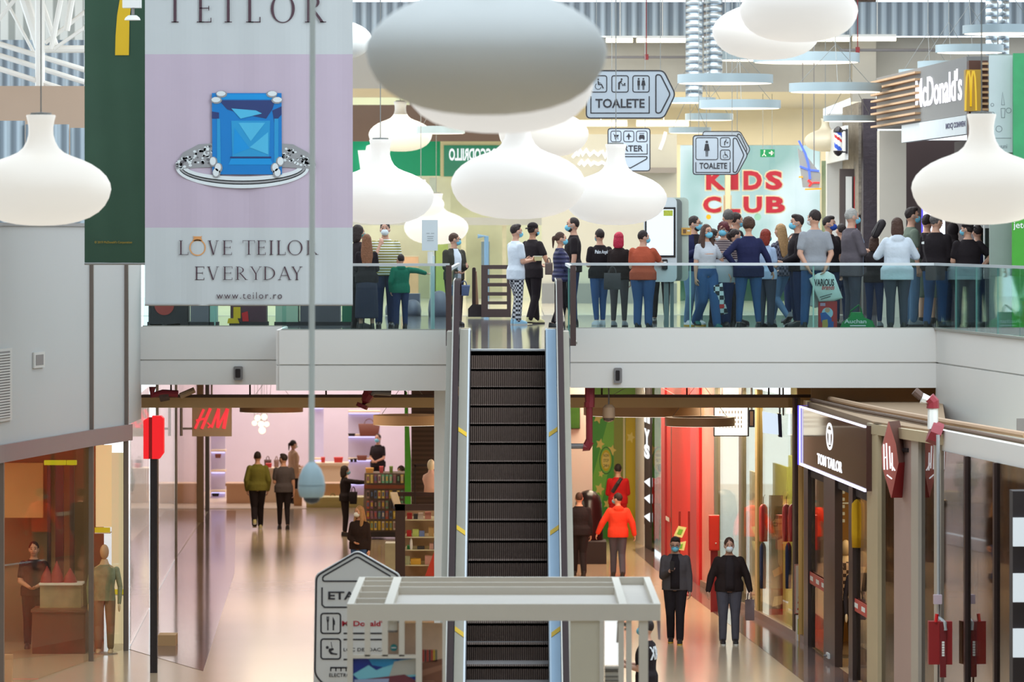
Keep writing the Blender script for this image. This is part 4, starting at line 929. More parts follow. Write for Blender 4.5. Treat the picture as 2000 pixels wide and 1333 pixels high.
# tall totem behind the white kiosk
d = 56; fr = PxF(d)
t = thing('totem_sign', 'tall grey totem sign with an up arrow reading ETAJ behind the white kiosk', 'sign', (X(698, d), d, 0))
out = [(698, 1076), (782, 1124), (782, 1310), (770, 1345), (770, 1600), (770, int(455 + ZC*K(d))), (612, int(455 + ZC*K(d))), (612, 1600), (612, 1345), (615, 1124)]
o = rounded(out[:4] + out[5:7] + out[8:], 9); mb = MB(); mb.prism([tuple(fr.p(a, b)) for a, b in o], (0, .12, 0)); mb.build('sign_panel', mat('totem_face', srgb(214, 214, 212), .5, var=.02), t)
mb = MB(); fr.line(mb, rounded([(698, 1079), (779, 1126), (779, 1318), (762, 1338), (632, 1338), (615, 1318), (618, 1126)], 10), 3.4, True)
fr.line(mb, rounded([(698, 1088), (764, 1127), (764, 1136), (630, 1136), (630, 1127)], 5), 3, True)
fr.line(mb, [(629, 1148), (629, 1182), (634, 1187), (764, 1187)], 3); text(mb, fr, 'ETAJ 1', 641, 718, 1177, 1156, bold=.025)
for y0, k in ((1199, 'fork'), (1249, 'swing')): fr.line(mb, rrect(627, 665, y0, y0 + 39, 5), 3, True); icon(mb, fr, k, 646, y0 + 19.5, 15)
for y in (1238, 1250, 1289): fr.line(mb, [(671, y), (764, y)], 3)
text(mb, fr, 'LOC DE JOAC\u0102', 671, 752, 1275, 1264, bold=.0); fr.line(mb, [(645, 1305), (690, 1305)], 3)
for x in (646, 656, 666, 676, 686): fr.line(mb, [(x, 1305), (x, 1312)], 2.4)
text(mb, fr, 'ELECTRO', 643, 684, 1323, 1316); mb.build('lettering', LETTER, t)
mb = MB(); text(mb, fr, 'McDonald\'s', 668, 754, 1224, 1213, bold=.025); mb.build('red_lettering', mat('ink_red', srgb(176, 30, 50), .6), t)

# ================================================================ ring lamps
RINGM = mat('ring_lamp_shell', srgb(158, 174, 180), .4, .1, var=.02); RINGT = mat('ring_lamp_shell_tan', srgb(196, 160, 124), .5, var=.03)
def ring_lamp(x0, x1, y0, y1, d, label, m=RINGM, ztop=12.49, grp='flat ring lamps hung in the upper hall', gl=1.1):
    cx, R, z1, z0 = X((x0+x1)/2, d), (x1-x0)/2/K(d), Z(y0, d), Z(y0, d) - min(.22, (y1-y0)/K(d))
    t = thing('ring_lamp', label, 'ring lamp', (cx, d, z0), group=grp)
    Ri = R*.80
    MB().lathe([(Ri, z0 + .01), (R, z0), (R, z1), (Ri, z1), (Ri, z0 + .01)], (cx, d, 0), 48).build('ring_shell', m, t, smooth=True)
    mb = MB(); mb.lathe([(Ri + .02, z0 - .004), (R - .03, z0 - .006), (R - .03, z0 + .0), (Ri + .02, z0 + .0), (Ri + .02, z0 - .004)], (cx, d, 0), 48); mb.build('diffuser', glow('ring', 255, 246, 228, gl), t)
    mb = MB()
    for a in (0.5, 2.6, 4.7): mb.tube([(cx + R*.9*math.cos(a), d + R*.9*math.sin(a), z1), (cx, d, min(ztop, z1 + .7))], .005, 5)
    mb.tube([(cx, d, min(ztop - .01, z1 + .7)), (cx, d, ztop)], .008, 5); mb.build('suspension_wire', CABLE, t)
for a in ((1398, 1512, 101, 118, 97, 'ring lamp partly behind the cluster of glowing lamps'), (1471, 1679, 104, 122, 93, 'widest ring lamp, just under the right lamp of the cluster'), (1323, 1510, 146, 163, 86, 'wide ring lamp right of the tip of the large toilet sign'),
          (1298, 1398, 191, 201, 95, 'small ring lamp touching the tip of the large toilet sign'), (1365, 1525, 196, 212, 90, 'ring lamp under the wide one, right of the large toilet sign'), (1338, 1432, 222, 235, 97, 'ring lamp above the smaller toilet sign'),
          (1306, 1389, 249, 260, 96, 'small ring lamp touching the top left of the smaller toilet sign'), (1541, 1722, 163, 180, 88, 'ring lamp whose end meets the wooden slats of the burger sign'), (1880, 2040, 50, 66, 82, 'ring lamp at the top right edge in front of the silver duct'),
          (1827, 1960, 88, 103, 85, 'second ring lamp from the top on the far right'), (1792, 1914, 120, 136, 86, 'ring lamp just above the white burger lettering'), (1755, 1870, 136, 148, 90, 'ring lamp at the top edge of the burger sign box'),
          (1608, 1712, 226, 237, 88.5, 'ring lamp in front of the barber shop wall'), (813, 908, 247, 261, 101, 'ring lamp beside the small unlit pale lamp')): ring_lamp(*a)
for a in ((1299, 1435, 815, 832, 82.5, 'tan ring lamp in front of the white lit sign box, lower passage'), (1140, 1376, 791, 811, 84, 'wide tan ring lamp beside the tan dome camera, lower passage'), (729, 868, 811, 830, 88, 'tan ring lamp above the phone case stand'), (468, 592, 793, 805, 104, 'tan ring lamp at the entrance of the clothes store')):
    ring_lamp(*a, m=RINGT, ztop=4.235, grp='ring lamps of the lower passages', gl=2.0)
# ================================================================ burger counter, upper right
MA, MBp = (X(1712, 90), 90.0), (X(1888, 79), 79.0)
Lm = math.dist(MA, MBp); um = ((MBp[0]-MA[0])/Lm, (MBp[1]-MA[1])/Lm)
MF = Frame((MA[0], MA[1], 0), (um[0], um[1], 0), (0, 0, 1))
def ma(px):                      # metres along the burger fascia seen in direction px
    x, y = poly_pt([MA, (MA[0]+um[0]*40, MA[1]+um[1]*40)], px); return math.hypot(x-MA[0], y-MA[1])
t = thing('shop_sign_box', 'grey burger shop sign box with wooden slats and raised white lettering', 'shop sign', (MA[0], MA[1], 8.3))
DGREY = mat('sign_box_grey', srgb(120, 118, 116), .5, var=.03)
mb = MB(); mb.prism([MF.p(0, 8.68, 0), MF.p(Lm, 8.68, 0), MF.p(Lm, 8.68, -1.2), MF.p(0, 8.68, -1.2)], (0, 0, .95)); mb.build('box', DGREY, t)
a1 = ma(1798)
for i in range(8):
    z = 8.70 + i*.118
    mb = MB(); mb.prism([MF.p(-.1, z, .10), MF.p(a1, z, .10), MF.p(a1, z, .0), MF.p(-.1, z, .0)], (0, 0, .036)); mb.build('slat', WOOD, t)
mb = MB(); text(mb, MF, 'McDonald\'s', ma(1790), ma(1880), 8.93, 9.46, bold=.012, h=.022, t=.015); mb.build('lettering', glow('sign_white', 246, 246, 255, .9), t)
t = thing('name_board', 'white panel under the burger sign box with small dark lettering', 'shop sign', (MF.p(ma(1770), 8.3, 0)))
mb = MB(); mb.prism([MF.p(ma(1764), 8.36, .03), MF.p(ma(1890), 8.36, .03), MF.p(ma(1890), 8.36, -.1), MF.p(ma(1764), 8.36, -.1)], (0, 0, .31)); mb.build('panel', mat('sign_panel_white', srgb(214, 220, 222), .5), t)
mb = MB(); text(mb, MF, 'MOC| CONVEN', ma(1851), ma(1889), 8.46, 8.58, bold=.03, h=.036); mb.build('lettering', mat('ink_navy', srgb(50, 48, 92), .5), t)
t = thing('logo_sign', 'yellow box sign with a golden arched letter at the end of the burger sign', 'shop sign', P(1900, 217, 77.9))
d = 77.9; fr = PxF(d); mb = MB(); px_box(mb, 1886, 1917, 136, 217, d, .3); mb.build('box', mat('sign_ochre', srgb(176, 136, 0), .5, var=.05), t)
mb = MB()
for sx in (-1, 1):
    cx = 1896 + sx*5.2
    pts = [(cx + sx*5.2, 216), (cx + sx*4.4, 180), (cx + sx*3, 152), (cx + sx*.8, 140), (cx - sx*1.5, 140), (cx - sx*3.4, 152), (cx - sx*4.6, 180), (cx - sx*5, 208)]
    fr.line(mb, pts, 3.2, False, .03, .03)
mb.build('arched_letter', glow('sign_yellow', 250, 206, 30, .5), t)
struct('column_burger', MB().box(X(1713, 91), X(1765, 91), 90.4, 91, ZU, 8.66), mat('column_beige', srgb(196, 188, 174), .6, var=.04))
mb = MB(); mb.prism([MF.p(ma(1766), ZU, -.9), MF.p(Lm, ZU, -.9), MF.p(Lm, ZU, -1.0), MF.p(ma(1766), ZU, -1.0)], (0, 0, 3.2)); struct('wall_burger_back', mb, mat('burger_dark', srgb(62, 46, 46), .6, var=.06))
struct('wall_burger_recess', MB().box(X(1764, 91.5), 10.5, 91.5, 91.7, ZU, 8.5), mat('burger_dark', srgb(62, 46, 46)))
struct('wall_burger_side', MB().box(X(1893, 78.2), X(1930, 78.2), 78.25, 78.6, Z(300, 78.2), Z(118, 78.2)), mat('slat_backing', srgb(84, 52, 40), .7))
t = thing('slatted_screen', 'tall stack of wooden slats between the yellow M sign and the poster wall', 'slatted screen', P(1912, 300, 78.2))
for i in range(16):
    y = 122 + i*11.2
    mb = MB(); px_box(mb, 1894 if y > 215 else 1918, 1931, y, y + 4.5, 78.15, .08); mb.build('slat', WOOD, t)
# menu screens and counter units behind the queue
for px0, px1, y0, y1, d, lab in ((1802, 1846, 405, 470, 86, 'lit white menu screen with a violet edge behind the queue'), (1904, 1924, 440, 540, 82, 'white order terminal with dark screen right of the man with hands on hips'), (1922, 1936, 440, 545, 80.6, 'second order terminal with dark screen next to the green wall')):
    t = thing('order_screen', lab, 'screen', (X((px0+px1)/2, d), d, ZU))
    mb = MB(); px_box(mb, px0, px1, y0, y1, d, .12); mb.build('housing', PURE if px0 > 1900 else glow('screen_white', 236, 242, 255, .9), t)
    mb = MB(); px_box(mb, px0 + 2, px1 - 2, y0 + 6, y1 - 25, d - .01, .02); mb.build('screen', BLACK if px0 > 1900 else glow('screen_pale', 240, 240, 250, 1.0), t)
    mb = MB(); px_box(mb, (px0+px1)/2 - 4, (px0+px1)/2 + 4, y1, 455 + (ZC-ZU)*K(d), d + .02, .08); mb.build('foot', GREYM, t)
mb = MB(); px_box(mb, 1800, 1803, 400, 560, 86, .05); t = tag(mb.build('light_strip', GBLUE), 'violet light strip on the edge of the menu screen', 'light strip')
# poster wall and green film at the right edge
d = 77.5
t = thing('poster_panel', 'pale grey poster panel with thin line drawings beside the green film', 'poster', P(1956, 290, d)); fr = PxF(d)
mb = MB(); px_box(mb, 1932, 1979, 108, 298, d, .06); mb.build('panel', mat('poster_grey', srgb(196, 208, 208), .5), t)
mb = MB(); fr.line(mb, [(1940, 270), (1975, 270)], 1)
for k, (a, b, r_) in enumerate(((1938, 205, 3), (1939, 222, 3), (1951, 252, 6), (1970, 216, 5))): fr.line(mb, circ(a, b, r_, 12), 1, True)
fr.line(mb, [(1956, 205), (1958, 180), (1962, 205), (1956, 205)], 1); fr.line(mb, [(1955, 212), (1963, 212), (1962, 230), (1956, 230)], 1, True)
text(mb, fr, 'muuni', 1944, 1967, 290, 282); mb.build('line_drawing', mat('ink_grey', srgb(120, 130, 134), .6), t)
GFILM = mat('green_film', srgb(46, 150, 92), .5, var=.3, scale=2.5, bump=.4, bscale=2)
t = tag(MB().box(X(1979, 77.2), X(2060, 77.2), 77.2, 77.3, Z(640, 77.2), Z(104, 77.2)).build('film_wall', GFILM), 'tall green printed film wall at the right edge beside the poster panel', 'wall film')
t = thing('wall_graphic', 'bright green printed panel with white lettering at the right edge below the pendant lamp', 'poster', P(2000, 640, 76.8)); mb = MB(); px_box(mb, 1977, 2050, 408, 640, 76.8, .1); mb.build('panel', mat('green_print', srgb(62, 156, 34), .5, var=.2, scale=2), t)
mb = MB(); text(mb, PxF(76.8), 'jeto', 1979, 2008, 450, 434, bold=.01, h=.006); mb.build('lettering', PURE, t)
mb = MB(); px_box(mb, 1933, 1978, 106, 640, 77.57, .1); struct('wall_grey_green', mb, mat('grey_green_wall', srgb(150, 160, 150), .5, var=.1))

# ================================================================ barber shop
struct('wall_barber', MB().box(X(1615, 97), X(1656, 97), 97, 97.3, ZU, Z(222, 97)), mat('marble_white', srgb(216, 216, 214), .4, var=.06, scale=2))
mb = MB(); mb.slab((X(1687, 93), 93), (X(1655, 97), 97), Z(420, 95), Z(205, 95), .1); struct('wall_barber_rock', mb, mat('stone_cladding', srgb(150, 140, 126), .9, var=.45, scale=9, bump=1, bscale=20))
mb = MB(); mb.box(X(1686, 92.5), X(1714, 92.5), 92.5, 93, ZU, Z(193, 92.5)); struct('wall_barber_black', mb, mat('black_brick', srgb(56, 46, 54), .6, var=.2, scale=8, bump=.6, bscale=14))
mb = MB(); px_box(mb, 1640, 1690, 330, 640, 94, .2); struct('wall_barber_front', mb, mat('barber_front', srgb(84, 72, 70), .5, var=.1))
for i, (a, b, m) in enumerate(((1652, 1664, PURE), (1668, 1672, RED), (1682, 1684, PURE))):
    mb = MB(); px_box(mb, a, b, 345, 470, 93.9, .05); struct('trim_%d' % (24 + i), mb, m)
struct('window_7', MB().box(X(1608, 97), X(1640, 97), 97.5, 97.55, ZU, 8.2), KIDG)
d = 91.5; t = thing('barber_pole', 'barber pole with red, white and blue stripes on the pale barber wall', 'barber pole', P(1638, 305, d)); cx = X(1637, d)
mb = MB(); rr_ = 7.6/K(d); z0, z1 = Z(294, d), Z(258, d)
seg, n = 24, 18
stripe = [PURE, mat('stripe_red', srgb(206, 40, 40), .4), mat('stripe_blue', srgb(46, 84, 190), .4)]
pts = [[(cx + rr_*math.cos(2*math.pi*i/seg), d + rr_*math.sin(2*math.pi*i/seg), z0 + (z1-z0)*k/n) for i in range(seg)] for k in range(n+1)]
for k in range(n):
    for i in range(seg):
        ph = (i/seg*1.0 + k/n*1.15) % 1.0; mb.mi = 0 if ph < .34 or .52 <= ph < .7 else (1 if ph < .52 else 2)
        j = (i+1) % seg; mb.add([pts[k][i], pts[k][j], pts[k+1][j], pts[k+1][i]], [(0, 1, 2, 3)])
mb.build('striped_cylinder', stripe, t, smooth=True)
for nm, zz in (('top_cap', z1), ('bottom_cap', z0)):
    mb = MB(); s_ = 1 if zz == z1 else -1; mb.lathe([(.004, zz - .01), (rr_*1.25, zz - .005), (rr_*1.25, zz + .03*s_), (rr_*.9, zz + .07*s_), (rr_*.4, zz + .10*s_), (.004, zz + .11*s_)][::s_], (cx, d, 0), 20); mb.build(nm, BLACK, t, smooth=True)
mb = MB(); 
for zz in (z0 - .03, z1 + .03): mb.tube([(cx, d, zz), (X(1654, d), d, zz)], .015)
mb.tube([(X(1654, d), d, z0 - .06), (X(1654, d), d, z1 + .06)], .02); mb.build('bracket', BLACK, t)
struct('trim_27', MB().box(X(1651, d), X(1657, d), d + .02, 97, Z(312, d), Z(245, d)), mat('marble_white', srgb(216, 216, 214)))
# neon sign
d = 93; t = thing('neon_sign', 'tilted neon sign with blue and orange tubes left of the barber pole', 'neon sign', P(1582, 372, d)); fr = PxF(d)
mb = MB(); mb.prism([P(x, y, d) for x, y in ((1558, 290), (1572, 300), (1603, 340), (1600, 368), (1568, 366))], (0, .08, 0)); mb.build('backing', mat('neon_backing', srgb(170, 166, 160), .5), t)
mb = MB(); fr.line(mb, [(1560, 275), (1573, 300), (1579, 322), (1582, 350)], 4, False, .02, .02); fr.line(mb, [(1562, 325), (1580, 332), (1600, 334)], 3.5, False, .02, .02); mb.build('blue_tube', glow('neon_blue', 90, 120, 255, 1.0), t)
mb = MB(); fr.line(mb, [(1572, 370), (1604, 369)], 3, False, .02, .02); fr.line(mb, [(1560, 346), (1568, 346)], 3, False, .02, .02); mb.build('orange_tube', glow('neon_orange', 255, 170, 40, 1.0), t)
mb = MB(); fr.line(mb, [(1578, 352), (1585, 358), (1580, 364)], 4, False, .02, .02); fr.line(mb, [(1588, 357), (1601, 357)], 3, False, .02, .02); mb.build('red_tube', glow('neon_red', 255, 60, 60, 1.0), t); mb = MB(); mb.tube([P(1568, 300, d + .1), (X(1568, d), d + .1, 12.49)], .01, 5); mb.tube([P(1590, 330, d + .1), (X(1590, d), d + .1, 12.49)], .01, 5); mb.build('hanger', GREYM, t)
# kids window lettering
d = 111.98; fr = PxF(d); KR = mat('letter_crimson', srgb(186, 24, 56), .5, var=.04); KO = mat('letter_outline', srgb(232, 224, 196), .5)
t = thing('window_lettering', 'two rows of big crimson letters on the bright window', 'lettering', P(1452, 420, d))
for nm, b, m, h in (('letter_outline', .085, KO, .01), ('letters', .045, KR, .03)):
    mb = MB(); g = 2.5 if b > .06 else 0
    for row, y0, y1, xs in (('KIDS', 371, 334, ((1379, 1418), (1427, 1442), (1452, 1488), (1495, 1528))), ('CLUB', 416, 384, ((1373, 1408), (1415, 1446), (1452, 1488), (1496, 1533)))):
        for ch, (a, c_) in zip(row, xs): text(mb, fr, ch, a - g, c_ + g, y0 + g, y1 - g, bold=b, h=h)
    mb.build(nm, m, t)
for px, py, r_, m, lab in ((1384, 424, 5, YEL, 'small yellow dot sticker under the kids window letters'), (1480, 424, 7, mat('sticker_mint', srgb(150, 206, 190), .6), 'pale mint round sticker under the kids window letters')):
    tag(MB().prism([P(x, y, 111.99) for x, y in circ(px, py, r_, 16)], (0, .02, 0)).build('window_sticker', m), lab, 'sticker')
t = thing('exit_sign', 'small green exit sign with a running figure above the kids window', 'exit sign', P(1499, 308, 100)); fr = PxF(100)
mb = MB(); px_box(mb, 1485, 1513, 292, 307, 100, .06); mb.build('panel', glow('exit_green', 0, 150, 84, .7), t)
mb = MB(); fr.line(mb, [(1502, 299), (1510, 299)], 2.4); fr.line(mb, [(1506, 295), (1510, 299), (1506, 303)], 2); fr.poly(mb, circ(1493, 295, 1.6)); fr.line(mb, [(1493, 297), (1492, 301), (1489, 305)], 1.6); fr.line(mb, [(1492, 301), (1496, 305)], 1.6); mb.build('pictogram', PURE, t)
mb = MB(); mb.tube([P(1490, 292, 100), (X(1490, 100), 100, 9.62)], .006, 5); mb.tube([P(1508, 292, 100), (X(1508, 100), 100, 9.62)], .006, 5); mb.build('suspension_wire', CABLE, t)
# neon script on the grey cladding
d = 107.99; fr = PxF(d); t = thing('neon_sign', 'white glowing scrawled lettering on the grey cladding left of the PARTER sign', 'neon sign', P(1220, 330, d))
NE = glow('neon_white', 255, 252, 244, 1.3); mb = MB()
for pts in ([(1119, 268), (1124, 282), (1125, 300), (1118, 308)], [(1129, 305), (1133, 293), (1138, 302), (1145, 293), (1152, 303), (1160, 296), (1168, 303), (1174, 296)], [(1176, 294), (1182, 306), (1188, 292)]): fr.line(mb, pts, 5, False, .02, .02)
fr.line(mb, [(1130, 322), (1136, 315), (1141, 322), (1148, 314), (1154, 322), (1160, 317), (1168, 321), (1176, 317), (1186, 323)], 5.5, False, .02, .02); mb.build('script', NE, t)
mb = MB(); fr.line(mb, [(1300, 258), (1296, 274), (1289, 292)], 6, False, .02, .02); mb.build('stroke', NE, t)
# fluorescent tubes
for i, (a, b, y, d) in enumerate(((1183, 1236, 79, 98), (1243, 1340, 79, 98), (1575, 1660, 77, 98), (1665, 1750, 76, 98), (1120, 1225, 243, 107), (1243, 1345, 243, 107))):
    t = thing('tube_light', ['fluorescent tube under the corrugated band, right of the huge lamp', 'longer fluorescent tube under the corrugated band, left of the silver duct', 'fluorescent tube under the corrugated band, beside the lamp cluster', 'fluorescent tube under the corrugated band, in front of the concrete column', 'fluorescent tube above the PARTER sign, left half', 'fluorescent tube above the PARTER sign, right half'][i], 'tube light', P((a+b)/2, y, d), group='fluorescent tubes of the upper hall')
    MB().tube([P(a, y, d - .8), P(b, y, d - .8)], .045, 8).build('tube', glow('tube', 255, 246, 214, 2.2), t)
    mb = MB(); mb.box(X(a, d - .8), X(b, d - .8), d - .85, d - .72, Z(y - 4, d - .8), Z(y - 4, d - .8) + .05); mb.tube([(X((a+b)/2, d), d - .8, Z(y - 4, d - .8)), (X((a+b)/2, d), d - .8, 12.49 if i < 4 else 9.615)], .01); mb.build('fitting', PURE, t)
# spiral ducts
SPI = wave_mat('spiral_duct', srgb(120, 134, 146), srgb(208, 218, 224), 2.2, 'Z', .32, .7, bump=.8, lo=.05, hi=.35)
for px0, px1, y1, d, lab in ((1339, 1372, 196, 95, 'silver ribbed vertical duct left of the lamp cluster'), (1374, 1411, 150, 95.5, 'second silver ribbed duct standing right behind the first one'), (1925, 1948, 108, 88, 'left one of two slim silver ducts at the top right'), (1950, 1971, 108, 88.3, 'right one of two slim silver ducts at the top right')):
    R = (px1-px0)/2/K(d); t = tag(MB().lathe([(R, 0), (R, 12.495 - Z(y1, d))], (X((px0+px1)/2, d), d, Z(y1, d)), 28).build('ventilation_duct', SPI, smooth=True), lab, 'duct')
# sprinkler pipe along the concrete
for y, a, b, d, lab in ((112, 1180, 1345, 97, 'thin grey pipe across the concrete wall beside the huge lamp'), (98, 1640, 1850, 96.5, 'thin grey pipe across the concrete wall at the top right')):
    t = thing('service_pipe', lab, 'pipe', P((a+b)/2, y, d)); MB().tube([P(a, y, d), P(b, y, d)], .03).build('pipe', GREYM, t); mb = MB(); xx = (a+b)/2 - (0 if d > 96.8 else 70); mb.box(X(xx, d) - .04, X(xx, d) + .04, d - .04, d + .04, Z(y + 5, d), Z(y - 6, d)); mb.tube([P(xx, y, d), (X(xx, d), d, 12.49)], .01); mb.build('valve', REDD, t)
# ================================================================ green toy shop, upper left background
struct('wall_far_green', MB().box(X(650, 117), X(862, 117), 117, 117.2, Z(344, 117), Z(262, 117)), GREENB)
struct('trim_28', MB().box(X(862, 116.8), X(985, 116.8), 116.8, 117.1, Z(272, 116.8), Z(258, 116.8)), GREENB)
t = thing('window_sign', 'green shop window sign in a beige frame with mirrored white lettering', 'shop sign', P(925, 345, 116.65)); d = 116.65; fr = PxF(d)
mb = MB(); px_box(mb, 860, 986, 270, 345, d, .2); mb.build('frame', mat('frame_beige', srgb(222, 206, 160), .6), t)
mb = MB(); px_box(mb, 867, 979, 284, 345, d - .03, .06); mb.build('panel', mat('green_glass', srgb(40, 142, 108), .3, var=.1), t)
mb = MB(); text(mb, fr, 'COCCODRILLO', 877, 982, 314, 290, bold=.03, mirror=True, h=.06); mb.build('lettering', glow('letter_white', 240, 246, 250, .8), t)
t = thing('logo_sign', 'white glowing cup shaped logo on the green shop front', 'shop sign', P(730, 345, 116.9)); mb = MB(); fr = PxF(116.9)
px_prism(mb, [(699, 294), (714, 294), (716, 285), (724, 282), (731, 287), (734, 296), (762, 294), (756, 318), (760, 345), (706, 345)], 116.9, .1); mb.build('logo', glow('logo_white', 250, 250, 246, 1.0), t)
mb = MB(); px_box(mb, 720, 726, 345, 425, 116.95, .05); mb.build('bracket', PURE, t)
for i, (a, b, y0, y1, d, col) in enumerate(((690, 880, 345, 592, 117, (232, 226, 194)), (880, 1000, 345, 592, 117, (222, 222, 186)))):
    mb = MB(); px_box(mb, a, b, y0, y1, d, .1); struct('wall_toy_shop' if i == 0 else 'wall_toy_shop_right', mb, mat('shop_pale%d' % i, srgb(*col), .6, var=.35, scale=1.1))
PLANT = mat('leaf_green', srgb(120, 150, 40), .6, var=.4, scale=6)
for px, w_, y0, y1, rgb, lab in ((905, 10, 440, 585, (232, 226, 190), 'pale door post in the toy shop front behind the man in the green jacket'), (845, 12, 345, 584, (196, 206, 190), 'pale post in the toy shop front under the green fascia'), (948, 16, 470, 584, (120, 140, 150), 'grey blue display behind the dark slatted barrier'), (862, 26, 470, 585, (170, 190, 110), 'green display board behind the white notice pole'), (800, 34, 500, 584, (236, 190, 150), 'peach coloured display behind the boy in green'), (985, 8, 440, 585, (222, 214, 180), 'pale post in the toy shop front above the slatted barrier')):
    d = 116; mb = MB(); px_box(mb, px - w_/2, px + w_/2, y0, y1, d, .3); mb.mi = 1; px_box(mb, px - w_/2 - .6, px + w_/2 + .6, y0, y0 + 2, d - .02, .34)
    tag(mb.build('display_board', [mat('disp_%d' % px, srgb(*rgb), .6, var=.2, scale=5), CREAM]), lab, 'display')
tag(MB().tube([P(933, 462, 108), P(950, 462, 108), P(950, 593, 108)], .05).build('service_hose', mat('hose_blue', srgb(90, 130, 170), .5)), 'blue bent hose in front of the toy shop window', 'hose')
# white steelwork top left
for i, (pts, r_) in enumerate((([(78, -60), (78, 168)], .09), ([(-40, 74), (170, 138)], .05), ([(-40, 96), (170, 162)], .05), ([(-40, 122), (160, 186)], .05), ([(82, 96), (170, 96)], .07), ([(88, 84), (170, 20)], .04), ([(105, 96), (185, 40)], .035), ([(36, -40), (78, 92)], .1), ([(60, -60), (112, 96)], .05), ([(130, -60), (100, 96)], .05), ([(150, -60), (130, 60)], .06), ([(0, -20), (70, 110)], .03), ([(-20, 60), (60, -40)], .04))):
    struct('beam_white', MB().tube([P(x, y, 89 + (i % 3)*.5) for x, y in pts], r_, 8), PURE)
mb = MB(); px_box(mb, -60, 164, 78, 172, 92, .1); struct('wall_left_far_corrugated', mb, CORR)
mb = MB(); px_box(mb, -60, 164, -40, 78, 93, .1); struct('wall_left_far_pale', mb, wave_mat('pale_sheet', srgb(170, 176, 172), srgb(236, 240, 236), 1.1, 'X', .5, lo=.3, hi=.6))
# ================================================================ white kiosk in the foreground
KW = mat('kiosk_white', srgb(214, 206, 192), .5, var=.02, scale=1.5)
y0, y1 = 50.5, 54.5; xa, xb = -1.72, 1.55; zt = 2.875; zb = 2.70
t = thing('kiosk', 'white open kiosk with a slatted pergola roof in the foreground', 'kiosk', ((xa+xb)/2, (y0+y1)/2, 0))
def kp(name, *b, m=KW):
    mb = MB(); mb.box(*b); return mb.build(name, m, t)
kp('roof_beam', xa, xb, y0, y0 + .07, zb, zt); kp('roof_beam', xa, xb, y1 - .07, y1, zb, zt); kp('roof_beam', xa, xa + .07, y0 + .07, y1 - .07, zb, zt); kp('roof_beam', xb - .07, xb, y0 + .07, y1 - .07, zb, zt)
kp('roof_beam', -1.33, -1.24, y0 + .07, y1 - .07, zb, zt); kp('roof_beam', 1.12, 1.20, y0 + .07, y1 - .07, zb, zt)
for yy in (51.4, 52.3, 53.2, 54.0): kp('roof_slat', xa + .07, -1.33, yy, yy + .05, zb + .02, zt - .01)
for yy in (53.0, 53.7): kp('roof_slat', -1.24, 1.12, yy, yy + .05, zb + .04, zt - .005)
kp('roof_panel', -1.24, 1.12, y0 + .1, 52.9, zb + .05, zb + .09, m=mat('kiosk_panel', srgb(198, 190, 180), .6)); kp('roof_panel', 1.20, xb - .07, y0 + .1, y1 - .1, zb + .05, zb + .09, m=mat('kiosk_panel', srgb(198, 190, 180)))
kx = lambda px: X(px, y0)
for a, b in ((678, 689), (712, 723), (746, 757.5), (779, 790), (812, 824), (864, 870)): kp('post', kx(a), kx(b), y0, y0 + .06, 0 if a in (678, 812, 864) else Z(1283, y0), zb)
kp('rail', kx(689), kx(812), y0, y0 + .06, Z(1287, y0), Z(1280, y0))
for a, b in ((1208, 1219), (1223, 1234), (1248, 1266)): kp('post', kx(a), kx(b), y0 + .02, y0 + .10, 0, zb)
kp('side_panel', kx(1114), kx(1180), y0 + .02, y0 + .12, 0, zb, m=mat('kiosk_side', srgb(206, 198, 178), .5)); kp('post', kx(1171), kx(1180), y0 - .01, y0 + .02, 0, zb)
mb = MB(); mb.prism([P(x, y, y0 + .05) for x, y in ((1283, 1212), (1290, 1212), (1290, 1250), (1286, 1250))], (0, .1, 0)); mb.build('hanging_bracket', mat('bracket_mauve', srgb(150, 134, 140), .5), t)
mb = MB(); mb.prism([P(x, y, y0 + .3) for x, y in ((1181, 1213), (1212, 1213), (1212, 1300), (1181, 1300))], (0, .05, 0)); mb.mi = 1
for yy in (1308, 1312, 1322, 1330): px_box(mb, 1181, 1215, yy, yy + 1.2, y0 + .29, .02)
mb.mi = 2; px_box(mb, 1181, 1215, 1302, 1420, y0 + .31, .05)
tag(mb.build('lightbox', [glow('panel_white', 236, 240, 240, .9), LETTER, PURE]), 'bright white lit panel between the posts at the right of the kiosk', 'light panel')
t2 = thing('bracket_lamp', 'grey articulated lamp clamped inside the kiosk at the right', 'lamp', P(1212, 1258, y0 + .2)); mb = MB(); mb.tube([P(1206, 1215, y0 + .2), P(1224, 1222, y0 + .2)], .02); mb.tube([P(1212, 1218, y0 + .2), P(1210, 1256, y0 + .2)], .035); mb.build('arm', mat('lamp_grey', srgb(176, 170, 166), .5), t2); mb = MB()
for q in ((1209, 1220), (1221, 1220), (1222, 1230)): mb.ell(P(q[0], q[1], y0 + .19), (.014, .014, .014), 8, 6)
mb.build('knob', BLACK, t2)
t2 = thing('spot_lamp', 'white cylinder spotlight under the kiosk roof beam', 'spotlight', P(767, 1238, y0 + .12)); c0 = P(767, 0, y0 + .16)
mb = MB(); mb.lathe([(.004, Z(1236, y0)), (.052, Z(1236, y0)), (.056, zb), (.004, zb)], (c0[0], c0[1], 0), 20); mb.build('housing', PURE, t2, smooth=True)
mb = MB(); mb.lathe([(.03, Z(1238, y0)), (.053, Z(1238, y0)), (.053, Z(1234, y0)), (.03, Z(1234, y0))], (c0[0], c0[1], 0), 20); mb.build('bezel', GREYM, t2)
t2 = thing('round_badge', 'round teal badge hanging between the kiosk slats', 'sign', P(769, 1273, y0 + .1)); mb = MB(); mb.prism([P(x, y, y0 + .1) for x, y in circ(769, 1266, 7, 20)], (0, .02, 0)); mb.build('disc', mat('badge_teal', srgb(26, 122, 124), .5), t2)
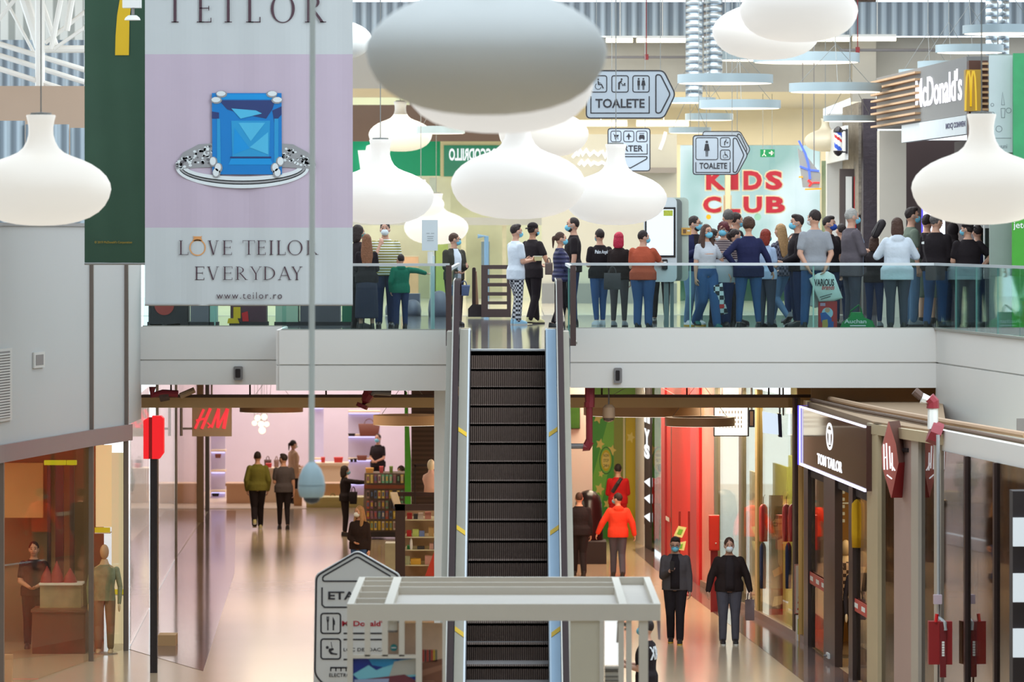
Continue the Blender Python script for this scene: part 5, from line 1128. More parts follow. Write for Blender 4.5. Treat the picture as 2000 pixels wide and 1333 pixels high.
mb = MB(); PxF(y0 + .1).line(mb, [(764, 1266), (774, 1266)], 1.8); mb.build('lettering', PURE, t2)
# posters of the kiosk
t2 = thing('framed_poster', 'blue and grey picture panel behind the left kiosk posts', 'poster', P(750, 1420, y0 + .04)); d = y0 + .04; fr = PxF(d)
mb = MB(); px_box(mb, 689, 812, 1286, 1420, d, .02); mb.build('backing', mat('print_royal', srgb(24, 44, 128), .5, var=.2, scale=3), t2)
mb = MB(); mb.mi = 0; fr.poly(mb, [(689, 1318), (720, 1300), (735, 1310), (780, 1290), (812, 1287), (812, 1322), (760, 1325), (700, 1328)]); mb.mi = 1; fr.poly(mb, [(720, 1288), (760, 1287), (785, 1292), (750, 1304), (727, 1300)], .006); mb.mi = 2; fr.poly(mb, [(770, 1293), (812, 1287), (812, 1318), (760, 1322)], .008); mb.mi = 3; fr.poly(mb, [(715, 1327), (790, 1318), (812, 1330), (812, 1420), (700, 1420)], .010); mb.mi = 4; fr.poly(mb, [(692, 1328), (760, 1326), (758, 1340), (692, 1342)], .012)
mb.build('print', [mat('print_sky', srgb(120, 190, 206), .5), mat('print_cyan', srgb(40, 130, 180), .5), mat('print_grey', srgb(170, 166, 156), .5), mat('print_wine', srgb(106, 46, 56), .5), mat('print_pale', srgb(150, 160, 190), .5)], t2)
t2 = thing('framed_poster', 'marbled peach poster with a row of coloured books behind the right kiosk posts', 'poster', P(844, 1420, y0 + .3)); d = y0 + .3; fr = PxF(d)
mb = MB(); px_box(mb, 757, 866, 1218, 1420, d, .03); mb.build('backing', mat('print_marble', srgb(216, 186, 160), .5, var=.16, scale=7), t2)
mb = MB()
for i, m in enumerate((0, 1, 0, 1, 0, 2, 3)): mb.mi = m; fr.poly(mb, [(825 + i*4.2, 1270), (828.6 + i*4.2, 1270), (828.6 + i*4.2, 1293), (825 + i*4.2, 1294)])
mb.mi = 4; fr.poly(mb, [(824, 1295), (866, 1287), (866, 1420), (824, 1420)]); mb.mi = 5; fr.poly(mb, [(824, 1310), (866, 1298), (866, 1308), (824, 1322)], .006)
fr.line(mb, [(826, 1331), (848, 1331)], 2, False, .008)
mb.build('print', [mat('print_red', srgb(190, 60, 50), .5), mat('print_dark', srgb(90, 50, 50), .5), mat('print_yellow', srgb(206, 170, 40), .5), mat('print_greygreen', srgb(110, 110, 90), .5), mat('print_brown', srgb(136, 88, 66), .5), mat('print_tan', srgb(166, 116, 90), .5)], t2)

# ================================================================ pipes under the slab
def pipe(label, segs, d, grp=None, name='sprinkler_pipe'):
    t = thing(name, label, 'pipe', P(*segs[0][0][-1], d) if True else None)
    for pts, r, m, nm in segs:
        mb = MB(); mb.tube([P(x, y, d) for x, y in pts], r); mb.build(nm, m, t)
    return t
WINE = mat('pipe_wine', srgb(140, 40, 52), .45, var=.08); TANP = mat('duct_tan', srgb(218, 182, 130), .55, var=.06, scale=2)
pipe('dark red sprinkler pipe dropping beside the escalator with an elbow at the foot', [([(1151, 790), (1151, 866), (1143, 872)], .055, WINE, 'riser'), ([(1152, 755), (1152, 790)], .08, WINE, 'coupling'), ([(1151, 786), (1151, 796)], .085, WINE, 'coupling'), ([(1152, 862), (1146, 874), (1139, 873)], .075, WINE, 'elbow'), ([(1139, 872), (1115, 872)], .045, GREYM, 'branch')], 79.3)
pipe('cluster of dark red valve fittings under the slab above the clothes store', [([(706, 796), (714, 784), (721, 758)], .075, WINE, 'valve_body'), ([(706, 797), (709, 790)], .1, WINE, 'flange'), ([(720, 772), (732, 766), (764, 768)], .05, GREYM, 'branch'), ([(716, 778), (721, 770)], .095, WINE, 'flange')], 80.2)
pipe('brass and red pipe fittings under the slab in the left corner', [([(298, 756), (298, 772), (318, 768), (348, 770)], .06, WINE, 'valve_body'), ([(352, 774), (380, 762)], .05, mat('pipe_tan', srgb(170, 140, 110), .5), 'branch'), ([(312, 778), (330, 774)], .07, BROWNP, 'coupling')], 80.9)
pipe('white pipe with a dark red flange standing at the corner of the right shop ledge', [([(1800, 778), (1822, 786), (1822, 838)], .075, PURE, 'riser'), ([(1814, 778), (1822, 786), (1822, 798)], .09, WINE, 'elbow'), ([(1816, 842), (1836, 850)], .16, WINE, 'flange'), ([(1800, 776), (1786, 764)], .06, BROWNP, 'coupling')], 67.3)
for x0, x1, px_, lab in ((276, 848, 500, 'long tan cable duct hung under the slab on the left'), (1114, 1730, 1400, 'long tan cable duct hung under the slab on the right')):
    d = 81.4; t = thing('cable_duct', lab, 'duct', (X(px_, d), d, Z(797, d))); mb = MB(); mb.box(X(x0, d), X(x1, d), d, d + .25, Z(797, d), Z(777, d)); mb.build('duct', TANP, t)
    mb = MB(); mb.box(X(x0, d), X(x1, d), d - .02, d + .27, Z(777, d), Z(772, d)); mb.build('top_piece', BROWNP, t)  # shadow line along the duct top, put in as a dark brown strip
    for q in (.1, .37, .63, .9): mb = MB(); mb.tube([(X(x0 + (x1-x0)*q, d), d + .1, Z(772, d)), (X(x0 + (x1-x0)*q, d), d + .1, 4.235)], .015); mb.build('hanger', BROWNP, t)
t = tag(MB().tube([(4.9, 79.2, 4.02), (5.3, 74.5, 4.02), (5.7, 71.5, 4.02), (6.1, 68, 4.02), (6.8, 62, 4.02)], .03).build('cable', mat('cable_brown', srgb(96, 72, 56), .7)), 'dark cable lying along the ledge over the right shops', 'cable')
tag(MB().tube([(5.2, 79.2, 4.03), (5.5, 76, 4.03), (5.75, 73.5, 4.03), (6.2, 70, 4.03), (6.9, 65, 4.03)], .045).build('conduit', mat('conduit_tan', srgb(176, 142, 112), .6)), 'tan conduit lying beside the cable on the ledge over the right shops', 'cable')
tag(MB().tube([(.845, 79.0 - .1, ZU - .2), (.86, 78.8, 4.3), (.80, 78.9, 3.2)], .008, 6).build('cable', PURE), 'thin white cable hanging beside the escalator from the landing', 'cable')
# left wall grilles
def wall_item(px0, px1, py0, py1, nm, lab, slats):
    p, q = poly_pt(WL, px0), poly_pt(WL, px1); L = math.dist(p, q); u = ((q[0]-p[0])/L, (q[1]-p[1])/L)
    z0, z1 = Z(py1, p[1]), Z(py0, p[1]); fr = Frame((p[0], p[1], 0), (u[0], u[1], 0), (0, 0, 1))
    t = thing(nm, lab, 'vent', (p[0], p[1], z0)); mb = MB(); fr.poly(mb, [(0, z0), (L, z0), (L, z1), (0, z1)], .03, .025); mb.build('frame', mat('vent_frame', srgb(206, 204, 200), .5), t)
    mb = MB(); mb2 = MB(); fr.poly(mb2, [(L*.15, z0 + .04), (L*.85, z0 + .04), (L*.85, z1 - .04), (L*.15, z1 - .04)], .034, .02); mb2.build('recess', mat('vent_dark', srgb(134, 128, 126), .7), t)
    for i in range(slats):
        zz = z0 + .05 + (z1 - z0 - .1)*i/slats; fr.poly(mb, [(L*.15, zz), (L*.85, zz), (L*.85, zz + .022), (L*.15, zz + .022)], .045, .02)
    if slats: mb.build('louvre', mat('vent_frame', srgb(206, 204, 200)), t)
wall_item(-12, 20, 683, 826, 'ventilation_grille', 'tall louvred ventilation grille on the white wall at the left edge', 24)
wall_item(63, 84, 689, 720, 'access_hatch', 'small square access panel on the white wall left of the banner', 0)

# ================================================================ left passage and clothes store
d = 74.2; t = thing('blade_sign', 'glowing red box sign on a black post by the left shop windows', 'shop sign', (X(300, d), d, 0))
mb = MB(); px_box(mb, 293, 307, 897, 455 + ZC*K(d), d, .12); mb.build('post', BLACK, t)
mb = MB(); px_prism(mb, [(280, 822), (290, 816), (290, 897), (280, 897)], d - .05, .25); px_prism(mb, [(297, 813), (314, 813), (319, 818), (319, 886), (311, 897), (297, 897)], d - .05, .25); mb.build('lit_box', glow('sign_red', 255, 20, 30, .6), t)
mb = MB(); px_box(mb, 290, 297, 816, 897, d, .2); mb.build('core', REDD, t)
d = 100; fr = PxF(d); t = thing('blade_sign', 'taupe square sign with slanting red brush lettering at the store entrance', 'shop sign', (X(413, d), d, Z(853, d)))
mb = MB(); px_box(mb, 375, 452, 795, 853, d, .15); mb.build('panel', mat('sign_taupe', srgb(176, 158, 132), .5), t)
mb = MB(); 
for pts, w_ in (([(398, 800), (381, 838)], 5), ([(383, 822), (401, 818)], 4), ([(411, 798), (394, 838)], 6), ([(405, 826), (411, 832), (406, 836)], 3), ([(427, 799), (413, 836)], 5), ([(427, 799), (425, 836)], 6), ([(444, 799), (425, 836)], 5), ([(444, 799), (437, 838)], 7)): fr.line(mb, pts, w_, False, .02, .015)
mb.build('lettering', glow('letter_red', 255, 60, 70, .7), t)
mb = MB(); mb.box(X(352, d), X(376, d), d + .02, d + .1, Z(840, d), Z(836, d)); mb.tube([P(354, 797, d), P(354, 852, d)], .03); mb.tube([(X(413, d), d + .07, Z(795, d)), (X(413, d), d + .07, 4.235)], .02); mb.build('bracket', GREYM, t)
tag(MB().box(X(308, 79), X(343, 79), 79, 79.5, 0, .18).build('door_threshold_block', mat('block_tan', srgb(206, 164, 116), .5)), 'low tan block at the foot of the first glass door on the left', 'block')
LIL = mat('niche_lilac', srgb(206, 200, 230), .6)
def niche(px0, px1, py0, py1, d, lab, shelf=1):
    t = thing('display_shelf', lab, 'shelf', (X((px0+px1)/2, d), d, Z(py1, d)))
    mb = MB(); px_box(mb, px0, px1, py0, py1, d + .5, .05); mb.build('back_panel', LIL, t)
    for i in range(shelf + 1):
        y = py0 + (py1-py0)*i/shelf; mb = MB(); px_box(mb, px0, px1, y - 2, y + 1.5, d, .5); mb.build('shelf_board', mat('store_cream', srgb(236, 214, 186), .5), t)
        if i < shelf: mb = MB(); px_box(mb, px0 + 1, px1 - 1, y + 2, y + 4, d + .42, .06); mb.build('light_strip', GLIL, t)
    return t
niche(680, 742, 805, 990, 124, 'lilac lit shelf unit with a brown tote bag on top, right of the camera pole', 4)
niche(412, 440, 842, 1000, 123, 'lilac lit shelf unit just inside the store under the taupe sign', 4)
niche(612, 632, 795, 1000, 125.5, 'slim lilac lit shelf column behind the camera pole', 2)
def bag(lab, px, py, wpx, hpx, d, m, cat='bag', name='handbag', handle=True, z=None, taper=.85, depth=.16, col2=None):
    t = thing(name, lab, cat, P(px, py, d)); w_ = wpx/K(d); h = hpx/K(d); x, y, z0 = P(px, py, d)
    hb_ = h*.7 if handle else h
    mb = MB(); mb.loft([[(x - a*w_/2, y - b*depth/2, z0 + c), (x + a*w_/2, y - b*depth/2, z0 + c), (x + a*w_/2, y + b*depth/2, z0 + c), (x - a*w_/2, y + b*depth/2, z0 + c)] for a, b, c in ((taper*.96, .9, 0), (taper, 1, .02), (1, .8, hb_*.9), (1, .5, hb_))]); mb.build('bag_body', m, t, smooth=True, angle=40)
    if handle:
        for yy in (-.03, .03):
            mb = MB(); mb.tube([(x + w_*.22*math.cos(a), y + yy, z0 + hb_ - .01 + h*.3*math.sin(a)) for a in [math.pi*i/8 for i in range(9)]], .01, 6); mb.build('handle', col2 or m, t)
    return t
LEA = mat('leather_brown', srgb(120, 66, 52), .5, var=.1); 
bag('brown tote bag on the top lilac shelf', 721, 852, 42, 34, 123.9, LEA)
for px, py, w_, h_, m, lab in ((687, 852, 14, 5, 'k', 'dark flat clutch on the top lilac shelf beside the tote'), (707, 900, 20, 10, 'b', 'tan folded bag on the middle lilac shelf'), (687, 903, 6, 6, 'k', 'left dark shoe of the pair on the middle lilac shelf'), (694, 903, 6, 7, 'k', 'right dark shoe of the pair on the middle lilac shelf'), (426, 895, 12, 8, 'b', 'brown bag on the lilac shelf under the taupe sign'), (421, 970, 14, 6, 'k', 'dark shoes on the low lilac shelf under the taupe sign')):
    bag(lab, px, py, w_, h_, 123.9 if px > 600 else 122.9, LEA if m == 'b' else C['black'], handle=False, cat='accessory', name='shop_accessory')
def table(lab, px0, px1, py0, py1, d, m):
    t = thing('display_table', lab, 'table', (X((px0+px1)/2, d), d, 0)); mb = MB(); mb.box(X(px0, d), X(px1, d), d, d + .8, Z(py0 + 5, d), Z(py0, d)); mb.build('table_top', m, t)
    mb = MB(); mb.box(X(px0 + 2, d), X(px1 - 2, d), d + .05, d + .75, 0, Z(py0 + 5, d)); mb.build('body', m, t)
SCR = mat('store_cream', srgb(236, 214, 186), .5)
table('cream display table behind the two men walking away', 500, 590, 915, 1000, 121, SCR); table('cream display table right of the camera, holding red bags', 614, 680, 905, 1000, 122, SCR); table('low tan display bench left of the man in the olive jacket', 440, 492, 945, 1000, 120.5, mat('bench_tan', srgb(222, 178, 140), .5)); table('low pale yellow plinth at the store front below the camera', 596, 722, 972, 997, 118.6, mat('plinth_yellow', srgb(236, 222, 150), .5)); table('tan display bench between the camera and the man in black', 630, 668, 945, 985, 119.8, mat('bench_tan', srgb(222, 178, 140)))
BAGR = mat('bag_red', srgb(206, 60, 58), .5, var=.1)
bag('small red bag on the cream table beside the camera', 631, 905, 8, 12, 122.3, BAGR, handle=False); bag('larger red bag with a pale motif on the cream table', 661, 905, 18, 12, 122.3, BAGR, handle=False); bag('red shoe box on the table behind the walking men', 525, 915, 12, 10, 121.3, BAGR, handle=False, cat='box', name='shoe_box')
bag('green wicker basket bag on the tan bench near the man in black', 650, 986, 22, 22, 119.2, mat('basket_green', srgb(150, 140, 96), .8, var=.2, scale=20)); bag('tall tan paper bag on the floor under the camera', 582, 990, 18, 34, 119.5, mat('paper_tan', srgb(206, 160, 120), .7), handle=False)
for i, (px, py, sx) in enumerate(((523, 895, 14), (540, 897, 10), (552, 893, 12))):
    bag(['mottled grey handbag on the back table in the store', 'small striped handbag beside the mottled one', 'pale handbag right of the striped one'][i], px, 915, sx, 24, 121.5, mat('bag_mottled%d' % i, srgb(*((120, 96, 92), (170, 140, 130), (214, 196, 190))[i]), .7, var=.3, scale=20))
for i, (px, py, r_) in enumerate(((503, 817, 6), (516, 815, 6), (510, 829, 6), (497, 827, 5), (512, 841, 7), (521, 829, 5))):
    t = tag(MB().ell(P(px, py, 122), (r_/K(122),)*3, 14, 10).build('glass_globe', glow('globe', 255, 236, 190, 1.6), smooth=True), 'one of six glowing glass globes of the cluster lamp in the clothes store', 'globe lamp', 'glass globes of the cluster lamp')
    tag(MB().tube([P(px, py - r_, 122), (X(px, 122), 122, 4.1)], .006, 5).build('globe_cord', CABLE), 'one of six thin cords holding the glass globes in the clothes store', 'cord', 'cords of the cluster lamp')
# phone case stand
d = 106.5; t = thing('display_stand', 'four sided display stand hung with phone cases near the white column', 'display stand', (X(752, d), d, 0))
mb = MB(); mb.prism([P(x, y, d) for x, y in ((712, 925), (798, 925), (800, 1042), (708, 1042))], (0, .9, 0)); mb.build('body', mat('stand_grey', srgb(120, 104, 96), .6, var=.15, scale=6), t)
mb = MB(); px_box(mb, 711, 799, 948, 955, d - .03, .1); mb.build('ledge', mat('stand_rust', srgb(136, 70, 46), .5), t); mb = MB(); px_box(mb, 706, 802, 1040, 1050, d - .05, 1.0); mb.build('plinth', BLACKM, t)
rr = random.Random(11); pal = [(60, 56, 60), (150, 120, 120), (200, 190, 180), (90, 110, 150), (196, 170, 60), (180, 90, 80), (110, 150, 130), (220, 200, 120), (150, 100, 130)]
pm = [mat('case_%d' % i, srgb(*c), .5, var=.15, scale=30) for i, c in enumerate(pal)]
for row, (ya, yb_) in enumerate(((928, 944), (959, 974), (979, 994), (999, 1014), (1019, 1036))):
    for k in range(11):
        px = 716 + k*7.4; mb = MB(); px_box(mb, px, px + 5.4, ya, yb_, d - .05, .03); mb.mi = 1; px_box(mb, px + 1, px + 4.4, ya + 3, yb_ - 4, d - .055, .006)
        m = pm[rr.randrange(len(pm))] if row < 3 else (pm[rr.choice((3, 5, 8, 4))] if row == 3 else pm[rr.choice((4, 7, 2))])
        if row == 0 and 4 <= k <= 6: m = mat('case_mint', srgb(120, 200, 170), .5)
        tag(mb.build('phone_case', [m, pm[rr.randrange(len(pm))]]), ['packed phone case in the top row of the display stand', 'packed phone case in the second row of the display stand', 'packed phone case in the middle row of the display stand', 'packed phone case in the fourth row of the display stand', 'packed phone case in the bottom row of the display stand'][row], 'phone case', 'phone cases in row %s of the stand' % 'one two three four five'.split()[row])
for px, w_, h_, rgb, lab in ((722, 16, 11, (226, 170, 96), 'peach coloured box on top of the phone case stand'), (764, 7, 14, (120, 150, 70), 'green bottle on top of the phone case stand'), (745, 8, 14, (206, 90, 100), 'pink packet on top of the phone case stand')): bag(lab, px, 925, w_, h_, d + .2, mat('item_%d' % px, srgb(*rgb), .5, var=.1), handle=False, cat='goods', name='shop_goods')
# dark framed stall with pink mannequin bust
d = 92; t = thing('display_stall', 'dark brown framed stall with glass shelves of small goods by the white column', 'stall', (X(812, d), d, 0))
for a, b in ((772, 791), (862, 872)): mb = MB(); mb.box(X(a, d), X(b, d), d, d + .2, 0, Z(985, d)); mb.build('post', BLACKM if a > 800 else DKBROWN, t)
mb = MB(); mb.box(X(770, d), X(872, d), d, d + .12, Z(998, d), Z(986, d)); mb.build('front_beam', DKBROWN, t)
mb = MB(); mb.prism([(X(762, d+1.8), d + 1.8, Z(962, d + 1.8)), (X(776, d + 1.8), d + 1.8, Z(962, d + 1.8)), (X(783, d), d, Z(985, d)), (X(770, d), d, Z(985, d))], (0, 0, -.06)); mb.build('side_beam', mat('beam_cream', srgb(206, 190, 160), .5), t)
mb = MB(); mb.box(X(762, d + 1.8), X(872, d + 1.8), d + 1.8, d + 1.9, Z(970, d + 1.8), Z(962, d + 1.8)); mb.build('rear_beam', DKBROWN, t)
mb = MB(); mb.box(X(809, 93.5), X(812, 93.5), 93.5, 93.55, 0, Z(909, 93.5)); mb.box(X(809, 93.5), X(850, 93.5), 93.5, 93.55, Z(912, 93.5), Z(907, 93.5)); mb.build('hanging_rail', BLACKM, t)
for y in (1016, 1050, 1075, 1105): mb = MB(); mb.box(X(790, d), X(870, d), d + .1, d + 1.2, Z(y + 2, d), Z(y, d)); mb.build('shelf', mat('shelf_pale', srgb(206, 206, 180), .3), t)
mb = MB(); px_box(mb, 790, 870, 998, 1128, d + 1.3, .05); mb.build('back_panel', mat('stall_back', srgb(150, 130, 110), .6, var=.3, scale=8), t)
goods = [(800, 1016, 10, 14, (196, 60, 60), 'red packet'), (812, 1016, 8, 12, (60, 56, 60), 'black packet'), (822, 1016, 10, 14, (220, 206, 200), 'pale packet'), (836, 1016, 12, 16, (216, 150, 140), 'pink packet'), (799, 1050, 9, 14, (206, 40, 50), 'crimson tin'), (812, 1050, 12, 16, (190, 210, 120), 'lime packet'), (824, 1050, 10, 13, (110, 130, 190), 'blue packet'), (842, 1050, 10, 20, (190, 160, 110), 'tan tube'), (800, 1075, 10, 10, (60, 160, 90), 'green packet'), (822, 1075, 14, 8, (50, 44, 46), 'black case'), (846, 1075, 14, 14, (216, 170, 160), 'rose box'), (812, 1105, 20, 14, (216, 170, 60), 'yellow box'), (796, 1105, 9, 18, (196, 206, 170), 'pale green jar'), (838, 1105, 16, 20, (220, 170, 160), 'pink box'), (852, 1075, 10, 18, (70, 66, 96), 'navy box')]
for px, py, w_, h_, rgb, nm in goods: bag('%s on the %s glass shelf of the dark framed stall' % (nm, {1016: 'top', 1050: 'second', 1075: 'third', 1105: 'lowest'}[py]), px, py, w_, h_, d + .3, mat('goods_%d_%d' % (px, py), srgb(*rgb), .5, var=.08), handle=False, cat='goods', name='shop_goods', taper=1.0)
t = tag(MB().prism([P(848, 1078, d + .05), P(848, 1126, d + .05), P(830, 1126, d + .05)], (0, .03, 0)).build('pennant', mat('pennant_red', srgb(190, 60, 46), .6)), 'red triangular pennant on the stall beside the white column', 'pennant')
t = tag(MB().ell(P(803, 1064, d + .16), (.03, .02, .12), 12, 10).build('hand_mirror', mat('mirror_pale', srgb(226, 230, 240), .15), smooth=True), 'small oval mirror standing at the front of the dark framed stall', 'mirror')
t = thing('mannequin_bust', 'white mannequin bust in a pale pink top on the dark framed stall', 'mannequin', P(842, 962, 93.2)); bx, by, bz = P(842, 962, 93.2)
MB().loft([[(bx + rx*math.cos(a), by + ry*math.sin(a), bz + z) for a in [2*math.pi*i/16 for i in range(16)]] for z, rx, ry in ((0, .14, .09), (.12, .13, .09), (.25, .17, .10), (.33, .15, .08), (.38, .06, .05), (.44, .05, .05))]).build('torso', mat('bust_pink', srgb(226, 186, 176), .6), t, smooth=True, angle=180)
MB().ell((bx, by, bz + .52), (.075, .09, .115), 16, 12).build('head', mat('bust_white', srgb(226, 220, 196), .4), t, smooth=True, angle=180)
tag(MB().box(X(752, 94), X(774, 94), 94, 94.6, 0, Z(1062, 94)).build('display_case', mat('case_greenish', srgb(190, 196, 170), .3, var=.15, scale=8)), 'small pale glass case left of the dark framed stall', 'display case')
tag(MB().prism([P(x, y, 105) for x, y in ((790, 765), (795, 765), (803, 900), (803, 1062), (791, 1062))], (0, .03, 0)).build('green_drape', mat('drape_green', srgb(90, 210, 60), .5, var=.2, scale=4)), 'narrow bright green printed strip left of the dark brown shutter', 'wall film')
# left shop window contents
d = 78.3
def mannequin(lab, px, d, H, shirt, legs_, z0=0.0, base=True, skin_=(226, 200, 160)):
    t = thing('mannequin', lab, 'mannequin', (X(px, d), d, z0)); x = X(px, d); s = H/1.8
    lo = lambda rs: MB().loft([[(x + (cx_ + rx*math.cos(a))*s, d + ry*s*math.sin(a), z0 + z*s) for a in [2*math.pi*i/14 for i in range(14)]] for z, cx_, rx, ry in rs])
    sk = mat('mannequin_%d' % skin_[0], srgb(*skin_), .4)
    b = lo([(.9, 0, .16, .11), (1.1, 0, .13, .10), (1.3, 0, .17, .11), (1.42, 0, .17, .09), (1.48, 0, .08, .06), (1.56, 0, .05, .05)])
    b.ell((x, d, z0 + 1.68*s), (.075*s, .095*s, .125*s), 14, 10); b.build('body', sk, t, smooth=True, angle=180)
    lo([(.88, 0, .185, .13), (1.1, 0, .165, .12), (1.3, 0, .195, .125), (1.40, 0, .19, .11), (1.47, 0, .09, .07)]).build('top', shirt, t, smooth=True, angle=60)
    for sd in (-1, 1):
        mb = MB(); mb.cap((x + sd*.20*s, d, z0 + 1.39*s), (x + sd*.26*s, d, z0 + 1.10*s), .05*s, .042*s); mb.cap((x + sd*.26*s, d, z0 + 1.10*s), (x + sd*.25*s, d - .06*s, z0 + .84*s), .042*s, .03*s); mb.build('sleeve', shirt, t, smooth=True, angle=180)
        mb = MB(); mb.ell((x + sd*.25*s, d - .07*s, z0 + .77*s), (.022*s, .035*s, .075*s)); mb.build('hand', sk, t, smooth=True, angle=180)
        mb = MB(); mb.cap((x + sd*.09*s, d, z0 + .88*s), (x + sd*.10*s, d, z0 + .46*s), .095*s, .07*s); mb.cap((x + sd*.10*s, d, z0 + .46*s), (x + sd*.10*s, d, z0 + .12*s), .07*s, .055*s); mb.build('trouser_leg', legs_, t, smooth=True, angle=180)
        mb = MB(); mb.cap((x + sd*.10*s, d + .03*s, z0 + .05*s), (x + sd*.10*s, d - .14*s, z0 + .035*s), .045*s, .035*s); mb.build('foot', sk, t, smooth=True, angle=180)
    if base: MB().lathe([(.01, -.0), (.22*s, 0), (.22*s, .015), (.01, .02)], (x, d, z0), 20).build('stand', STEEL, t)
    return t
mannequin('mannequin in a camouflage top and khaki trousers in the narrow left window', 204, 77.6, 1.75, cloth('camouflage', 140, 140, 110, .4), cloth('khaki', 140, 116, 90), skin_=(206, 180, 140))
table('dark wooden counter with open shelves inside the left shop window', 60, 168, 1192, 1333, 77.5, mat('counter_wood', srgb(110, 74, 52), .5, var=.2, scale=4))
t = thing('display_plinth', 'pale glass topped plinth carrying dark red cones in the left shop window', 'plinth', P(120, 1195, 77.8)); mb = MB(); px_box(mb, 76, 160, 1140, 1144, 77.8, .5); mb.build('top', PURE, t); mb = MB(); px_box(mb, 78, 158, 1144, 1195, 77.9, .4); mb.build('glass_body', mat('plinth_glass', srgb(176, 160, 116), .2, var=.3, scale=6), t)
for px, h_, lab in ((111, 44, 'tallest dark red paper cone on the glass topped plinth'), (92, 34, 'left dark red paper cone on the glass topped plinth'), (137, 30, 'right dark red paper cone on the glass topped plinth')):
    x, y, z = P(px, 1140, 78.0); tag(MB().lathe([(.12, 0), (.09, h_/K(78)*.4), (.005, h_/K(78))], (x, y, z), 20).build('paper_cone', mat('cone_red', srgb(140, 40, 44), .6)), lab, 'cone')
for i, px in enumerate((74, 83, 92, 102, 111, 120, 134, 142)): bag(['first', 'second', 'third', 'fourth', 'fifth', 'sixth', 'seventh', 'eighth'][i] + ' folded packet from the left on the counter shelf in the left window', px, 1316, 6, 22, 77.3, mat('pack_%d' % (i % 3), srgb(*((196, 160, 70), (90, 90, 110), (206, 200, 190))[i % 3]), .6), handle=False, cat='packet', name='shop_packet', taper=1.0)
mb = MB(); px_box(mb, 66, 150, 1316, 1320, 77.28, .2); tag(mb.build('counter_shelf', mat('counter_wood', srgb(110, 74, 52))), 'low wooden shelf edge with packets in the left shop window', 'shelf')
for a, b, rgb, lab in ((92, 99, (60, 44, 40), 'dark upright panel with a yellow top, left of three in the left shop window'), (108, 124, (64, 46, 42), 'widest dark upright panel with a yellow top in the left shop window'), (136, 145, (80, 66, 56), 'right dark upright panel with a yellow top in the left shop window')):
    mb = MB(); px_box(mb, a, b, 910, 1263, 79, .1); mb.mi = 1; px_box(mb, a - 6, b + 4, 900, 909, 78.98, .12); tag(mb.build('display_banner', [mat('panel_%d' % a, srgb(*rgb), .4), glow('yellow_band', 226, 226, 30, .4)]), lab, 'display panel')
mb = MB(); px_box(mb, 8, 84, 905, 1012, 79.2, .1); tag(mb.build('wall_board', mat('board_tan', srgb(206, 166, 112), .6, var=.12)), 'tan board on the back wall of the left shop window', 'board')
person('person in dark clothes behind the left shop window, hands together', 66, None, None, 180, topc='black', botc='black', arms=('front', 'front'), level='L', d=78.6)
bag('pale tan bag at the foot of the left shop window edge', 14, 1345, 22, 66, 72.6, mat('bag_pale', srgb(216, 176, 130), .6, var=.1), handle=False); bag('red box on the floor behind the left shop window', 50, 1345, 50, 18, 73.2, BAGR, handle=False, cat='box', name='gift_box', taper=1)
for px, y, w_, lab in ((200, 1036, 30, 'yellow price strip across the upper shelf of the narrow left window'), (231, 1157, 30, 'yellow price strip across the lower shelf of the narrow left window')):
    mb = MB(); px_box(mb, px - w_/2, px + w_/2, y - 5, y + 5, 78.2, .03); mb.mi = 1; px_box(mb, px - w_/2, px + w_/2, y + 5, y + 7, 78.2, .3); tag(mb.build('price_strip', [glow('strip_yellow', 236, 220, 40, .4), PURE]), lab, 'price strip')
mb = MB(); px_box(mb, 187, 218, 870, 1030, 79.6, .06); tag(mb.build('lit_board', glow('board_cream', 255, 226, 170, .6)), 'bright cream lit board in the narrow left window', 'light board')
mb = MB(); px_box(mb, 218, 246, 885, 1330, 79.5, .06); tag(mb.build('lit_board', glow('board_pale', 255, 236, 190, .5)), 'tall pale lit board at the right of the narrow left window', 'light board')
# ================================================================ right passage shop fronts
def wpt(px): return poly_pt(WR, px)
def wslab(name, px0, px1, z0, z1, m, t=.06, off=0.0, parent=None, kind='structure'):
    p, q = wpt(px0), wpt(px1); dx, dy = q[0]-p[0], q[1]-p[1]; L = math.hypot(dx, dy); n = (dy/L*off, -dx/L*off)
    mb = MB(); mb.slab((p[0]+n[0], p[1]+n[1]), (q[0]+n[0], q[1]+n[1]), z0, z1, t); return mb.build(name, m, parent, kind=kind if parent is None else None)
def wframe(px):
    p = wpt(px); q = wpt(px + 2); L = math.dist(p, q); return Frame((p[0], p[1], 0), ((q[0]-p[0])/L, (q[1]-p[1])/L, 0), (0, 0, 1))
def wm(px0, px): return math.dist(wpt(px0), wpt(px))
def wz(px, py): return Z(py, wpt(px)[1])
WGL = glass_mat('front_glass', (.94, .94, .86), .08, grazing=.35)
wslab('trim_30', 1241, 1258, 0, 4.2, PURE); wslab('wall_right_strip', 1259, 1273, 0, 4.2, BLACKM)
wslab('window_8', 1273, 1295, .1, 4.2, glass_mat('frosted_glass', (.78, .74, .66), .1))
wslab('wall_right_behind_glass', 1262, 1297, 0, 4.2, mat('beige_back', srgb(206, 196, 170), .6), off=-.9)
fr = wframe(1260); t = thing('vertical_sign', 'narrow black upright sign with white letters and white shapes by the red door', 'shop sign', (wpt(1260)[0], wpt(1260)[1], 0.5))
mb = MB(); L = wm(1260, 1272)
fr.poly(mb, [(0, .5), (L, .5), (L, 4.0), (0, 4.0)], .02, .015); mb.build('board', BLACKM, t); mb = MB()
for ch, a, b in (('Y', 870, 838), ('S', 896, 868), ('n', 826, 802)): text(mb, fr, ch, L*.05, L*.95, wz(1265, a), wz(1265, b), bold=.06, h=.03)
